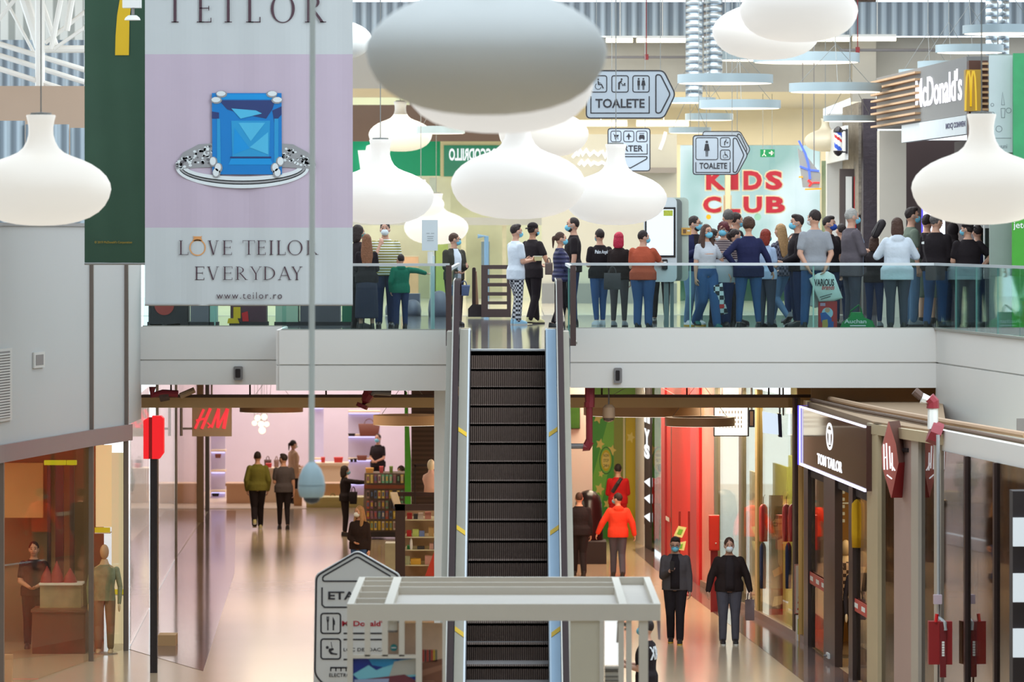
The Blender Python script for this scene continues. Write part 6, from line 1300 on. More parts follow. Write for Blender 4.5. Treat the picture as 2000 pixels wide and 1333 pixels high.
for a in (944, 976, 1012): fr.poly(mb, [(0, wz(1265, a)), (L, wz(1265, a + 4)), (L, wz(1265, a - 14))], .03)
mb.build('lettering', glow('letter_white', 240, 246, 250, .8), t)
# red entrance: frame, door, box, leaflet stand
REDF = mat('red_frame', srgb(176, 58, 66), .4); REDDOOR = mat('door_red', srgb(232, 34, 32), .45, var=.03)
wslab('trim_31', 1295, 1302, 0, 4.0, REDF, .1, .04); wslab('trim_32', 1352, 1364, 0, 4.0, REDF, .1, .04)
wslab('trim_33', 1302, 1352, 3.35, 4.0, REDDOOR, .06)
p = thing('door_1', 'tall red door with a closer arm at the top in the right passage', 'door', (*wpt(1312), 0)); p['kind'] = 'structure'
wslab('door_leaf', 1312, 1352, .02, 3.35, REDDOOR, .05, 0, p)
wslab('side_panel', 1302, 1310.5, .02, 3.35, mat('door_red_dark', srgb(206, 30, 32), .45), .05, 0, p); wslab('joint', 1310.5, 1312, .02, 3.35, BLACK, .04, .0, p)
fr = wframe(1312); mb = MB(); fr.poly(mb, [(.0, 3.26), (1.1, 3.30), (1.1, 3.34), (.0, 3.34)], .08, .06); mb.build('door_closer', mat('closer_grey', srgb(120, 120, 116), .4), p)
fr = wframe(1302); mb = MB(); fr.poly(mb, [(.1, wz(1306, 1018)), (wm(1302, 1310), wz(1306, 1018)), (wm(1302, 1310), wz(1306, 1010)), (.1, wz(1306, 1010))], .03); mb.build('switch', PURE, p)
wslab('trim_34', 1365, 1370, 0, 4.0, mat('red_gloss', srgb(216, 40, 44), .3), .06, .05)
wslab('wall_right_pink', 1371, 1398, 0, 4.0, mat('pink_gloss', srgb(226, 150, 140), .25, var=.15, scale=2), .05)
d = 90; t = thing('leaflet_stand', 'leaflet stand with two colourful leaflets in front of the red door', 'leaflet stand', (X(1330, d), d, 0)); mb = MB(); mb.tube([(X(1326, d), d + .1, 0), (X(1328, d), d + .1, Z(1000, d))], .02); mb.tube([(X(1346, d), d + .1, 0), (X(1346, d), d + .1, Z(1000, d))], .02); mb.box(X(1322, d), X(1350, d), d - .1, d + .3, 0, .03); mb.build('frame', REDD, t)
lm = mat('leaflet_print', srgb(226, 220, 150), .5, var=.35, scale=9)
for pts, nm in (([(1316, 1047), (1325, 1028), (1341, 1031), (1332, 1051)], 'upper'), ([(1326, 1075), (1329, 1060), (1340, 1058), (1336, 1076)], 'lower')):
    mb = MB(); mb.prism([P(x, y, d - .05) for x, y in pts], (0, .02, 0)); mb.mi = 1; mb.prism([P(x*.5 + 1328*.5, y*.5 + (1040 if nm == 'upper' else 1068)*.5, d - .06) for x, y in pts], (0, .01, 0)); tag(mb.build('leaflet', [lm, mat('leaflet_green', srgb(120, 180, 60), .5)]), '%s tilted colourful leaflet on the stand by the red door' % nm, 'leaflet')
# hose cabinet, glass fronts
d = 86; t = thing('hose_cabinet', 'bright red fire hose cabinet on the glass front behind the man in the dark jacket', 'fire cabinet', P(1395, 1076, d)); mb = MB(); px_box(mb, 1385, 1405, 1008, 1076, d, .25); mb.build('cabinet_body', mat('cabinet_red', srgb(206, 46, 34), .4), t); mb = MB(); px_box(mb, 1386.5, 1403.5, 1010, 1074, d - .015, .02); mb.build('cabinet_door', mat('cabinet_red2', srgb(216, 52, 36), .4), t); mb = MB(); mb.ell(P(1398, 1062, d - .03), (.015, .02, .015), 8, 6); mb.build('latch', ALU, t)
mb = MB(); px_box(mb, 1388, 1402, 1076, 455 + ZC*K(d), d + .1, .08); mb.build('stand', REDD, t)
for i, (a, b) in enumerate(((1399, 1446), (1450, 1478), (1482, 1552), (1554, 1575))): wslab('window_%d' % (9 + i), a, b, .06, 4.0, WGL, .02)
for i, (a, b, m) in enumerate(((1397.5, 1399.5, STEEL), (1446, 1450, STEEL), (1478, 1482, mat('frame_gold', srgb(206, 180, 120), .4, .4)), (1551, 1555, BROWNP), (1573, 1577, mat('frame_gold', srgb(206, 180, 120))))): wslab('trim_%d' % (35 + i), a, b, 0, 4.0, m, .10, .03)
wslab('baseboard_right', 1371, 1577, 0, .12, mat('plinth_brown', srgb(140, 112, 96), .3), .05, .04)
GB = mat('green_gold_print', srgb(196, 206, 104), .5, var=.4, scale=1.6); 
for a, b, m, off, z1, nm in ((1399, 1450, mat('back_sage', srgb(226, 228, 176), .5, var=.2, scale=1.2), -1.4, 4.0, 'wall_right_sage'), (1450, 1556, mat('back_gold', srgb(238, 224, 164), .5, var=.25, scale=1.2), -2.0, 4.0, 'wall_right_gold'), (1556, 1577, mat('back_tan', srgb(190, 160, 120), .6, var=.15, scale=2), -.4, 4.0, 'wall_right_tan')): wslab(nm, a, b, 0, z1, m, .05, off)
area('front_light', (4.6, 86.8, 3.9), .7, 6, 110, (1.0, .86, .58), (0, 0, .09))
for a, b, y0_, y1_, off, m, nm, lab in ((1432, 1447, 920, 1100, -.3, PURE, 'display_banner', 'tall white panel standing behind the glass above the man in the dark jacket'), (1453, 1467, 890, 1060, -.8, GB, 'display_banner', 'green and gold printed panel behind the shop glass'), (1405, 1430, 905, 1040, -1.0, mat('print_olive', srgb(190, 196, 110), .5, var=.35, scale=2), 'display_banner', 'pale olive printed panel behind the first shop glass'), (1527, 1548, 870, 990, -1.2, GB, 'display_banner', 'gold green printed panel behind the glass near the fashion sign'), (1504, 1526, 885, 975, -1.0, mat('print_cream', srgb(226, 216, 176), .5), 'display_banner', 'cream panel hung behind the glass near the fashion sign')):
    o = wslab(nm, a, b, .02, wz(a, y0_), m, .04, off, None, None); tag(o, lab, 'display panel')
# lit sign box and screens
d = 84; fr = PxF(d); t = thing('light_box_sign', 'white lit square sign box with rows of small letters above the right passage', 'shop sign', P(1428, 853, d))
mb = MB(); px_box(mb, 1394, 1463, 788, 853, d, .18); mb.build('frame', BLACKM, t); mb = MB(); px_box(mb, 1396, 1460, 790, 851, d - .015, .03); mb.build('lit_face', glow('box_white', 255, 248, 226, 1.1), t)
mb = MB()
for r_, y in enumerate((803, 814, 822, 831)): [fr.line(mb, [(1406 + k*6, y), (1406 + k*6, y + 5)], 1.6, False, .02) for k in range(8)]
mb.build('lettering', mat('ink_brown', srgb(140, 110, 80), .5), t); mb = MB(); mb.tube([P(1410, 788, d), (X(1410, d), d, 4.235)], .02); mb.tube([P(1448, 788, d), (X(1448, d), d, 4.235)], .02); mb.build('hanger', GREYM, t)
d = 82; t = thing('display_screen', 'tilted display screen with a dark side hung behind the lit sign box', 'screen', P(1510, 855, d)); mb = MB(); mb.prism([P(x, y, d) for x, y in ((1489, 804), (1520, 810), (1521, 850), (1490, 846))], (0, .06, 0)); mb.build('screen', glow('screen_blue', 206, 220, 236, .9), t); mb = MB(); mb.prism([P(x, y, d - .01) for x, y in ((1519, 808), (1526, 809), (1528, 855), (1521, 854))], (0, .25, 0)); mb.build('case', BLACK, t)
mb = MB(); mb.tube([P(1523, 808, d + .1), (X(1523, d), d + .1, 4.235)], .015); mb.tube([P(1530, 812, d + .1), (X(1530, d), d + .1, 4.235)], .015); mb.build('hanger', GREYM, t)
d = 83.9; t = thing('display_screen', 'small dark framed screen beside the lit sign box', 'screen', P(1468, 835, d)); mb = MB(); px_box(mb, 1462, 1474, 801, 835, d, .1); mb.build('case', BLACK, t); mb = MB(); px_box(mb, 1465, 1471, 804, 832, d - .01, .02); mb.build('screen', mat('screen_taupe', srgb(170, 140, 120), .4), t); mb = MB(); mb.tube([(X(1468, d), d + .05, Z(801, d)), (X(1468, d), d + .05, 4.235)], .02); mb.build('hanger', GREYM, t)
# hanging trousers / puffer jackets seen through the glass
def garment(lab, px, y0_, y1_, wpx, off, m, nm='hanging_jacket'):
    q = wpt(px); x, y = q[0] + .95*(-off), q[1] + .2; d = y; w_ = wpx/K(d); z0, z1 = Z(y1_, d), Z(y0_, d); x = X(px, d)
    t = thing(nm, lab, 'clothing', (x, d, z0)); R = [[(x + w_*k*math.cos(a), d + .10*math.sin(a), z0 + (z1-z0)*h) for a in [2*math.pi*i/16 for i in range(16)]] for h, k in ((0, .46), (.3, .5), (.7, .5), (.9, .48), (.97, .3), (1, .12))]
    MB().loft(R).build('garment_body', m, t, smooth=True, angle=180); mb = MB(); mb.tube([(x, d, z1), (x, d, z1 + .12), (x + .03, d, z1 + .16)], .008); mb.build('hanger_hook', STEEL, t); return t
PUFR = wave_mat('puffer_red', srgb(166, 40, 46), srgb(206, 70, 70), 3.0, 'X', .4, bump=.6, lo=.2, hi=.8)
for px, lab in ((1491, 'red quilted jacket hung at the left of the poster of the man in glasses'), (1536, 'red quilted jacket hung right over the poster of the man in glasses'), (1548, 'second red quilted jacket, nearest the dark door frame')):
    garment(lab, px, 985, 1058, 17, -.5, PUFR)
for px, lab in ((1490, 'dark blue trousers hung below the left red jacket'), (1540, 'dark blue trousers hung below the right red jacket')): garment(lab, px, 1060, 1150, 13, -.5, C['jeansd'], 'hanging_trousers')
# window poster of a man in glasses (generic)
d = 85.5; fr = PxF(d); t = thing('window_poster', 'window poster of a bearded man with glasses in a teal jacket', 'poster', P(1516, 1260, d)); mb = MB(); px_box(mb, 1502, 1529, 968, 1262, d, .03); mb.build('backing', mat('poster_olive', srgb(120, 100, 60), .5, var=.2, scale=2), t); mb = MB()
mb.mi = 0; fr.poly(mb, [(1505, 1050), (1529, 1046), (1529, 1150), (1503, 1150)]); mb.mi = 1; fr.poly(mb, [(1509, 1020), (1513, 1008), (1522, 1005), (1528, 1010), (1528, 1046), (1518, 1052), (1511, 1042)], .006); mb.mi = 2; fr.poly(mb, [(1509, 1020), (1512, 1007), (1522, 1003), (1528, 1008), (1528, 1013), (1514, 1014)], .008); fr.line(mb, [(1510, 1022), (1518, 1022), (1518, 1028), (1511, 1028)], 1.4, True, .01); fr.line(mb, [(1518, 1024), (1527, 1023)], 1.4, False, .01); mb.mi = 3; fr.poly(mb, [(1511, 1036), (1528, 1036), (1526, 1047), (1518, 1052)], .009); mb.mi = 4; fr.poly(mb, [(1518, 1056), (1528, 1052), (1528, 1120), (1520, 1100)], .008); mb.mi = 1; fr.poly(mb, [(1508, 1116), (1524, 1106), (1528, 1120), (1512, 1128)], .01); mb.mi = 5; fr.poly(mb, [(1503, 1150), (1529, 1150), (1529, 1190), (1503, 1190)], .005); mb.mi = 6; fr.poly(mb, [(1508, 1186), (1528, 1180), (1528, 1164), (1512, 1166)], .012); mb.mi = 7; fr.poly(mb, [(1503, 1190), (1529, 1190), (1529, 1216), (1503, 1216)], .006)
mb.build('print', [mat('pr_teal', srgb(70, 96, 104), .5), mat('pr_skin', srgb(196, 164, 124), .5), mat('pr_hair', srgb(90, 76, 60), .5), mat('pr_beard', srgb(160, 136, 110), .5), mat('pr_shirt', srgb(206, 200, 180), .5), mat('pr_dark', srgb(60, 48, 46), .5), mat('pr_paper', srgb(220, 214, 200), .5), mat('pr_red', srgb(186, 40, 40), .5)], t)
d = 80.2; fr = PxF(d); t = thing('promotion_poster', 'white poster with red border and slanted red PROMO lettering by the dark door frame', 'poster', P(1563, 1200, d)); mb = MB(); px_box(mb, 1552, 1580, 1103, 1200, d, .03); mb.build('backing', mat('poster_beige', srgb(216, 200, 176), .5), t); mb = MB(); fr.line(mb, [(1553, 1104), (1579, 1104), (1579, 1199), (1553, 1199)], 1.2, True)
vs, fs = text_mesh('PROMO', .03); ax, bx = min(v.x for v in vs), max(v.x for v in vs); ay, by = min(v.y for v in vs), max(v.y for v in vs)
mb2 = MB(); text(mb2, Frame((0, 0, 0), (1, 0, 0), (0, 1, 0)), 'PROMO', 0, 1, 0, 1, bold=.03)
mb.add([tuple(fr.p(1557 + v[1]*15 + v[0]*5 - 0*v[0], 1192 - v[0]*84 + v[1]*4, .006 + v[2])) for v in mb2.v], mb2.f); mb.build('lettering', mat('ink_red2', srgb(186, 50, 46), .5), t)
mb = MB(); px_box(mb, 1556, 1577, 1205, 1266, 80, .3); mb.mi = 1; px_box(mb, 1558, 1575, 1210, 1240, 79.98, .05); tag(mb.build('display_block', [PURE, mat('block_lime', srgb(190, 190, 60), .5, var=.2)]), 'white display block with a lime panel at the foot of the promotion poster', 'display')
# ---- fashion store with the lit black sign
sx0, sx1 = 1577, 1708
fr = wframe(1640); fr = Frame((*wpt(sx0), 0), (wpt(sx1)[0]-wpt(sx0)[0], wpt(sx1)[1]-wpt(sx0)[1], 0), (0, 0, 1)); LS = math.dist(wpt(sx0), wpt(sx1)); sa = lambda px: wm(sx0, px)
t = thing('shop_sign_box', 'glossy dark brown fashion store sign box edged with bright light lines', 'shop sign', (*wpt(sx0), 2.95))
mb = MB(); fr.poly(mb, [(0, 2.96), (LS, 2.96), (LS, 3.92), (0, 3.92)], .12, .12); mb.build('box', mat('sign_brown_gloss', srgb(74, 52, 46), .08, var=.03), t)
mb = MB(); fr.poly(mb, [(0, 2.95), (LS, 2.95), (LS, 2.985), (0, 2.985)], .15, .03); fr.poly(mb, [(0, 3.89), (LS, 3.89), (LS, 3.92), (0, 3.92)], .15, .03); mb.build('light_line', glow('line_white', 226, 222, 255, 1.2), t)
mb = MB(); fr.poly(mb, [(-.02, 2.95), (.10, 2.95), (.10, 3.92), (-.02, 3.92)], .16, .18); mb.build('light_edge', GBLUE, t)
mb = MB(); fr.poly(mb, [(.10, 2.98), (.17, 2.98), (.17, 3.9), (.10, 3.9)], .15, .02); mb.build('light_line', glow('line_white', 226, 222, 255, 1.2), t)
ca = sa(1635); text_m = mat('x', (1, 1, 1), var=0)
mb = MB(); fr.line(mb, [(ca + .38*math.cos(a), 3.58 + .19*math.sin(a)) for a in [2*math.pi*i/28 for i in range(28)]], .045, True, .128, .008)
fr.poly(mb, [(ca - .2, 3.68), (ca + .2, 3.68), (ca + .2, 3.63), (ca + .09, 3.61), (ca + .09, 3.45), (ca - .09, 3.45), (ca - .09, 3.61), (ca - .2, 3.63)], .128, .008); mb.build('emblem', glow('letter_white2', 246, 246, 250, 1.0), t)
mb = MB(); text(mb, fr, 'TOM TAILOR', sa(1611), sa(1659), 3.08, 3.25, bold=.015, h=.128, t=.008); mb.build('lettering', glow('letter_white2', 246, 246, 250, 1.0), t)
# its door frames and glass
DKF = mat('frame_dark', srgb(52, 38, 36), .35, var=.05)
for i, (a, b) in enumerate(((1577, 1585), (1616, 1638), (1665, 1673))): wslab('trim_%d' % (42 + i), a, b, 0, 2.95, DKF, .12, .06)
wslab('trim_46', 1577, 1708, 2.78, 2.95, BLACKM, .12, .02); wslab('trim_47', 1701, 1722, 0, 3.95, mat('frame_cream', srgb(186, 168, 136), .5), .14, .06)
GD = glass_mat('boutique_glass', (.88, .82, .70), .14)
for i, (a, b) in enumerate(((1585, 1616), (1673, 1701))): wslab('window_%d' % (14 + i), a, b, .05, 2.78, GD, .02)
for a, b, za, lab in ((1583, 1616, 1.05, 'red strip with pale words on the left glass of the fashion store'), (1669, 1709, 1.05, 'red strip with pale words on the right glass of the fashion store')):
    p_ = wpt(a); f2 = Frame((*p_, 0), (wpt(b)[0]-p_[0], wpt(b)[1]-p_[1], 0), (0, 0, 1)); L2 = wm(a, b); t = thing('glass_sticker', lab, 'sticker', (*p_, za)); mb = MB(); f2.poly(mb, [(0, za), (L2, za), (L2, za + .19), (0, za + .19)], .03, .01); mb.build('strip', mat('strip_red', srgb(190, 70, 62), .5), t)
    mb = MB(); 
    for k in (.1, .45, .78): f2.poly(mb, [(L2*k, za + .06), (L2*(k + .17), za + .06), (L2*(k + .17), za + .13), (L2*k, za + .13)], .034)
    mb.build('lettering', PURE, t)
t = thing('power_socket', 'small white socket low on the dark door post of the fashion store', 'socket', (*wpt(1624), .25)); f2 = wframe(1624); mb = MB(); f2.poly(mb, [(0, wz(1626, 1286)), (.3, wz(1626, 1286)), (.3, wz(1626, 1276)), (0, wz(1626, 1276))], .09, .03); mb.build('plate', PURE, t)
mb = MB(); mb.ell(tuple(f2.p(.15, wz(1626, 1281), .095)), (.05, .02, .02), 8, 6); mb.build('outlet', GREYM, t)
mannequin('mannequin in a pale checked shirt and black trousers at the fashion store entrance', 1652, 77.0, 1.86, C['plaid2'], C['black'])
mannequin('mannequin in a black coat behind the right glass of the fashion store', 1684, 75.2, 1.80, C['black2'], C['black'])
mannequin('mannequin in a beige jacket deeper inside the fashion store, far right', 1696, 78.6, 1.85, cloth('sand', 206, 166, 116), C['brown'])
mannequin('pale mannequin behind the narrow glass beside the red hexagon sign', 1731, 73.4, 2.0, cloth('eggshell', 206, 200, 176), C['brown'])
garment('yellow coat hung high inside the fashion store entrance', 1676, 975, 1070, 26, -.4, cloth('mustard', 206, 160, 30), 'hanging_coat')
struct('wall_store_gold', MB().box(X(1560, 79.9), X(1735, 79.9), 79.9, 80.0, 0, 3.85), mat('store_gold', srgb(226, 176, 100), .6, var=.25, scale=1.0))
mb = MB(); px_box(mb, 1586, 1640, 930, 1230, 79.1, .1); tag(mb.build('clothes_display', mat('panel_umber', srgb(76, 56, 44), .6, var=.2, scale=3)), 'dark brown clothes panel inside the fashion store entrance', 'display panel')
mb = MB(); px_box(mb, 1640, 1642, 935, 1040, 78.9, .03); px_box(mb, 1638, 1660, 982, 985, 78.9, .03)
for k in range(6): px_box(mb, 1645, 1650, 945 + k*14, 951 + k*14, 78.9, .03)
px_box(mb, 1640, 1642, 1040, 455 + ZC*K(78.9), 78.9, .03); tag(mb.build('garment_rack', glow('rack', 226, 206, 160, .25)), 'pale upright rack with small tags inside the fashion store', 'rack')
# beyond: hexagon blade sign, mauve pier, mirror glass
p = wpt(1745); d = 69.2; t = thing('hexagon_sign', 'dark red hexagonal blade sign with white script projecting from the right shop fronts', 'shop sign', P(1748, 975, d))
hexa = [(1741, 826), (1724, 890), (1741, 973)]; fa = [P(x, y, d) for x, y in ((1740, 824), (1757, 905), (1741, 973), (1722, 900))]
mb = MB(); mb.prism([P(x, y, d) for x, y in ((1736, 824), (1722, 878), (1724, 915), (1741, 973), (1755, 905), (1750, 868))], (.0, .10, 0)); mb.build('face', mat('hex_face', srgb(156, 84, 74), .5), t)
mb = MB(); mb.loft([[P(*q, d - .002) for q in (a, b)] + [P(b[0] + 20, b[1] + 1, d + .5), P(a[0] + 20, a[1] + 1, d + .5)] for a, b in ()]) if False else None
mb = MB(); mb.add([P(1736, 824, d), P(1754, 905, d), P(1776, 902, d + .3), P(1757, 822, d + .3)], [(0, 1, 2, 3)]); mb.add([P(1736, 824, d + .02), P(1754, 905, d + .02), P(1776, 902, d + .32), P(1757, 822, d + .32)], [(3, 2, 1, 0)]); mb.build('upper_edge', mat('hex_brown', srgb(104, 70, 62), .5), t)
mb = MB(); mb.add([P(1754, 905, d), P(1741, 973, d), P(1762, 973, d + .3), P(1776, 902, d + .3)], [(0, 1, 2, 3)]); mb.add([P(1754, 905, d + .02), P(1741, 973, d + .02), P(1762, 973, d + .32), P(1776, 902, d + .32)], [(3, 2, 1, 0)]); mb.build('lower_edge', REDD, t)
mb = MB(); fr = PxF(d)
for pts in ([(1726, 868), (1727, 918)], [(1731, 866), (1733, 918)], [(1727, 895), (1732, 893)], [(1737, 872), (1739, 916)], [(1742, 885), (1743, 920)], [(1739, 905), (1748, 920)], [(1732, 928), (1742, 936)]): fr.line(mb, pts, 2.6, False, .01)
mb.build('script', glow('letter_white2', 246, 246, 250, 1.0), t)
mb = MB(); mb.tube([P(1760, 880, d + .3), (wpt(1775)[0], wpt(1775)[1], Z(880, d))], .03); mb.build('bracket', BLACKM, t)
wslab('window_17', 1722, 1746, .05, 3.9, SHOPD, .02); wslab('column_mauve', 1746, 1784, 0, 3.9, PINK, .25, .0); wslab('trim_49', 1786, 1800, 0, 3.9, mat('frame_pale', srgb(176, 166, 154), .5), .15, .05); wslab('window_18', 1800, 1832, .05, 3.85, SHOPD, .02); wslab('trim_50', 1831, 1837, 0, 3.85, mat('frame_pale', srgb(176, 166, 154)), .12, .05); wslab('trim_51', 1708, 1840, 3.8, 3.95, mat('frame_cream', srgb(186, 168, 136)), .12, .05)
for i, (a, b) in enumerate(((1838, 1888), (1890, 1945), (1947, 2090))): wslab('window_%d' % (19 + i), a, b, .05, 3.72, SHOPD, .02)
for i, px in enumerate((1889, 1946)): wslab('trim_%d' % (52 + i), px - 1.5, px + 1.5, 0, 3.72, DKF, .10, .04)
# goods shelves behind the mirror glass and lit white panels
for px, w_, y0_, y1_, rgb, lab in ((1906, 5, 1118, 1300, (150, 176, 216), 'narrow pale blue upright panel behind the far right glass'), (1945, 16, 1132, 1262, (110, 150, 206), 'wide blue upright panel behind the far right glass'), (1820, 14, 1000, 1190, (176, 160, 120), 'pale shelf of goods behind the glass beside the mauve column'), (1862, 20, 1030, 1200, (160, 130, 100), 'tan display of goods behind the far right glass'), (1910, 30, 1010, 1090, (176, 150, 120), 'pale clothes row high behind the far right glass'), (1860, 60, 880, 990, (150, 110, 80), 'tan poster band high behind the far right glass')):
    q = wpt(px); d = q[1] + 1.5; mb = MB(); px_box(mb, px - w_/2, px + w_/2, y0_, y1_, d, .1); mb.mi = 1
    for k in range(3): px_box(mb, px - w_/2 + 1, px + w_/2 - 1, y0_ + (y1_-y0_)*(k + .4)/3, y0_ + (y1_-y0_)*(k + .45)/3, d - .01, .02)
    px_box(mb, px - 1, px + 1, y1_, 455 + ZC*K(d), d + .03, .04); tag(mb.build('display_banner', [mat('rp_%d' % px, srgb(*rgb), .5, var=.3, scale=6), BROWNP]), lab, 'display panel')
d = 60; t = thing('striped_light_column', 'black column with three white lit panels at the right edge', 'light column', (X(2000, d), d, 0)); mb = MB(); px_box(mb, 1978, 2060, 960, 455 + ZC*K(d), d, .4); mb.build('column', BLACKM, t)
for a, b in ((1012, 1068), (1121, 1177), (1229, 1285)): mb = MB(); px_box(mb, 1979, 2060, a, b, d - .05, .06); mb.build('lit_panel', glow('panel_pale', 206, 216, 222, .75), t)
d = 66.2; t = thing('hose_cabinet', 'dark red fire hose cabinet with a raised pipe in front of the right mirror glass', 'fire cabinet', P(1836, 1300, d)); mb = MB(); px_box(mb, 1814, 1860, 1215, 1299, d, .2); mb.build('cabinet_body', REDD, t); mb = MB(); px_box(mb, 1836, 1848, 1216, 1324, d - .05, .06); mb.build('extinguisher_plate', mat('plate_red', srgb(110, 24, 30), .4), t); mb = MB(); mb.tube([P(1832, 850, d + .3), P(1833, 1205, d + .3), P(1846, 1218, d - .06), P(1847, 1232, d - .06)], .025); mb.build('pipe', ALU, t); mb = MB(); mb.tube([P(1828, 1216, d), P(1830, 1200, d)], .025); mb.build('valve', RED, t); mb = MB(); px_box(mb, 1824, 1840, 1163, 1181, d + .2, .12); mb.build('alarm_box', mat('alarm_pale', srgb(190, 170, 180), .5), t); mb = MB(); px_box(mb, 1832, 1834, 1299, 455 + ZC*K(d), d + .1, .05); mb.build('post', DKF, t)
mb = MB(); [PxF(d).poly(mb, [(1839, 1253 + 5*k), (1844, 1253 + 5*k), (1844, 1257 + 5*k), (1839, 1257 + 5*k)], .056) for k in range(6)]; mb.build('lettering', PURE, t)
mb = MB(); px_box(mb, 1986, 2020, 818, 846, 70.5, .05); tag(mb.build('access_hatch', mat('vent_dark', srgb(134, 128, 126))), 'grey square grille on the white slab edge at the right side', 'vent')
# passage end: green wall graphics
d = 106.9; fr = PxF(d); t = thing('wall_graphic', 'green and gold star printed wall with an oval badge at the passage end', 'poster', P(1190, 1050, d))
mb = MB(); mb.mi = 0; fr.poly(mb, [(1156, 800), (1215, 800), (1215, 1052), (1156, 1052)]); mb.mi = 1; fr.poly(mb, [(1158, 930), (1190, 810), (1212, 800), (1180, 960), (1160, 1050)], .007); mb.mi = 2; fr.poly(mb, [(1199, 800), (1217, 800), (1217, 1052), (1199, 1052)], .008); mb.mi = 3; fr.poly(mb, [(1222, 800), (1241, 800), (1241, 1052), (1222, 1052)], .008); mb.mi = 6; fr.poly(mb, [(1217, 800), (1221, 800), (1221, 1052), (1217, 1052)], .009)
def star(cx, cy, r_): return [(cx + r_*(1 if i % 2 == 0 else .5)*math.sin(i*math.pi/5 + .3), cy - r_*1.3*(1 if i % 2 == 0 else .5)*math.cos(i*math.pi/5 + .3)) for i in range(10)]
mb.mi = 4
for cx_, cy_, r_ in ((1168, 816, 10), (1172, 868, 9), (1195, 880, 9), (1171, 956, 10), (1186, 985, 8), (1174, 926, 6), (1232, 855, 9)):
    s_ = star(cx_, cy_, r_)
    for i in range(0, 10, 2): fr.poly(mb, [s_[i], s_[(i+1) % 10], (cx_, cy_), s_[i-1]], .011)
mb.mi = 5; fr.poly(mb, [(1183.7 + 13*math.cos(a/4), 900 + 27*math.sin(a/4)) for a in range(25)], .013)
mb.mi = 1; fr.poly(mb, [(1183.7 + 11.5*math.cos(a/4), 900 + 25*math.sin(a/4)) for a in range(25)], .015); mb.mi = 3; fr.poly(mb, [(1183.7 + 10*math.cos(a/4), 900 + 21*math.sin(a/4)) for a in range(25)], .017); mb.mi = 4; fr.poly(mb, [(1183.7 + 8*math.cos(a/4), 900 + 16*math.sin(a/4)) for a in range(25)], .019)
mb.build('print', [mat('pg_green', srgb(70, 160, 60), .5, var=.1), mat('pg_green2', srgb(120, 190, 70), .5), mat('pg_olive', srgb(140, 150, 60), .5), mat('pg_gold', srgb(206, 180, 30), .5), mat('pg_star', srgb(226, 206, 110), .5), mat('pg_dark', srgb(40, 110, 50), .5), mat('pg_pale', srgb(220, 214, 170), .5)], t)
mb = MB()
for k, s_ in enumerate(('NON', 'STOP', '24H')): text(mb, fr, s_, 1178.5, 1189, 893 + k*10, 887 + k*10, bold=.02, h=.024)
mb.build('lettering', mat('pg_brown', srgb(120, 110, 50), .5), t)
d = 99.9; t = thing('advert_screen', 'dark green advert screen on the white wall beside the escalator', 'screen', P(1123, 838, d)); mb = MB(); px_box(mb, 1110, 1133, 790, 838, d, .1); mb.build('case', BLACKM, t); mb = MB(); px_box(mb, 1111, 1132, 791, 837, d - .01, .02); mb.build('screen', mat('screen_green', srgb(60, 110, 30), .3, var=.5, scale=4), t)
t = thing('massage_chair', 'black round backed chair against the white wall in the right passage', 'chair', (X(1150, 99.2), 99.2, 0)); x = X(1150, 99.2)
mb = MB(); mb.cap((x, 99.3, .4), (x, 99.4, 1.2), .30, .27, 14); mb.build('backrest', BLACK, t, smooth=True, angle=180); mb = MB(); mb.box(x - .35, x + .35, 98.6, 99.5, 0, .45); mb.build('seat', BLACKM, t)
# ================================================================ people on the upper floor
QG = 'people queueing on the upper floor'
def pu(*a, **k): return person(*a, **k)
pu('person with dark hair and teal mask half hidden by the ring banner', 700, 641, 441, -60, sex='f', topc='black2', botc='black', mask='t', hair='bob', arms=('phone', 'up'))
pu('person with long auburn hair in a black top and long dark skirt seen from behind', 716, 643, 459, 5, sex='f', top='long', topc='black', bottom='skirt', botc='darkskirt', hair='long', hairc=HLONG, arms=('front', 'front'))
pu('person in an olive striped white tee with white mask, lamp in front of the head', 752, 640, 435, 178, top='tee', topc='stripe_olive', botc='jeansd', mask='w', skin=SKIN, arms=('down', 'down'), fat=1.12)
pu('child in a green hooded top reaching over the glass rail', 783, 641, 498, 12, sex='m', top='hoodie', topc='greenhood', botc='jeansd', hair='short', arms=('pocket', ((.75, .5, -.05), (.9, .25, -.25))))
pu('person in an open green jacket over a white tee with glasses and blue mask', 887, 637, 457, -148, top='jacket', topc='dkgreen', inner='white', botc='black', mask='b', glasses=True, hair='short', hairc=HBROWN, turn=65, arms=('hold', 'front'))
bag('grey blue folded bag held by the person in the open green jacket', 906, 578, 24, 30, 81.0, C['bluegrey'], handle=True, taper=.8)
pu('person in an oversized white tee and checked track trousers holding a food box', 1008, 635, 440, -62, top='tee', topc='white', botc='checker', mask='b', hair='quiff', legs='contral', arms=('hold', 'hold'), shoes=SHOEBL, sole=SOLE, hem=.80, print_=None)
pu('person in black with a backwards cap, right arm hanging, cream shoes', 1041, 633, 437, -48, topc='black', botc='black', mask='b', hair='cap', arms=('front', 'side'), legs='step', shoes=SHOEY, beard=True, hem=.80, skin=SKIN2)
pu('person in a navy padded vest with crossed arms and blue mask', 1095, 643, 455, -82, sex='f', top='vest', topc='puffer', botc='black', bottom='slim', mask='b', hair='tail', hairc=HBROWN, arms=('cross', 'cross'), legs='step')
pu('tall person in a black tee behind the padded vest, facing left', 1119, 636, 426, 92, topc='black', botc='jeansd', mask='b', hair='buzz', arms=('down', 'down'), beard=True, inner=None)
bag('pale taupe backpack hanging beside the person in the padded vest', 1072, 537, 15, 34, 82.5, C['taupe'], name='backpack', taper=1.0)
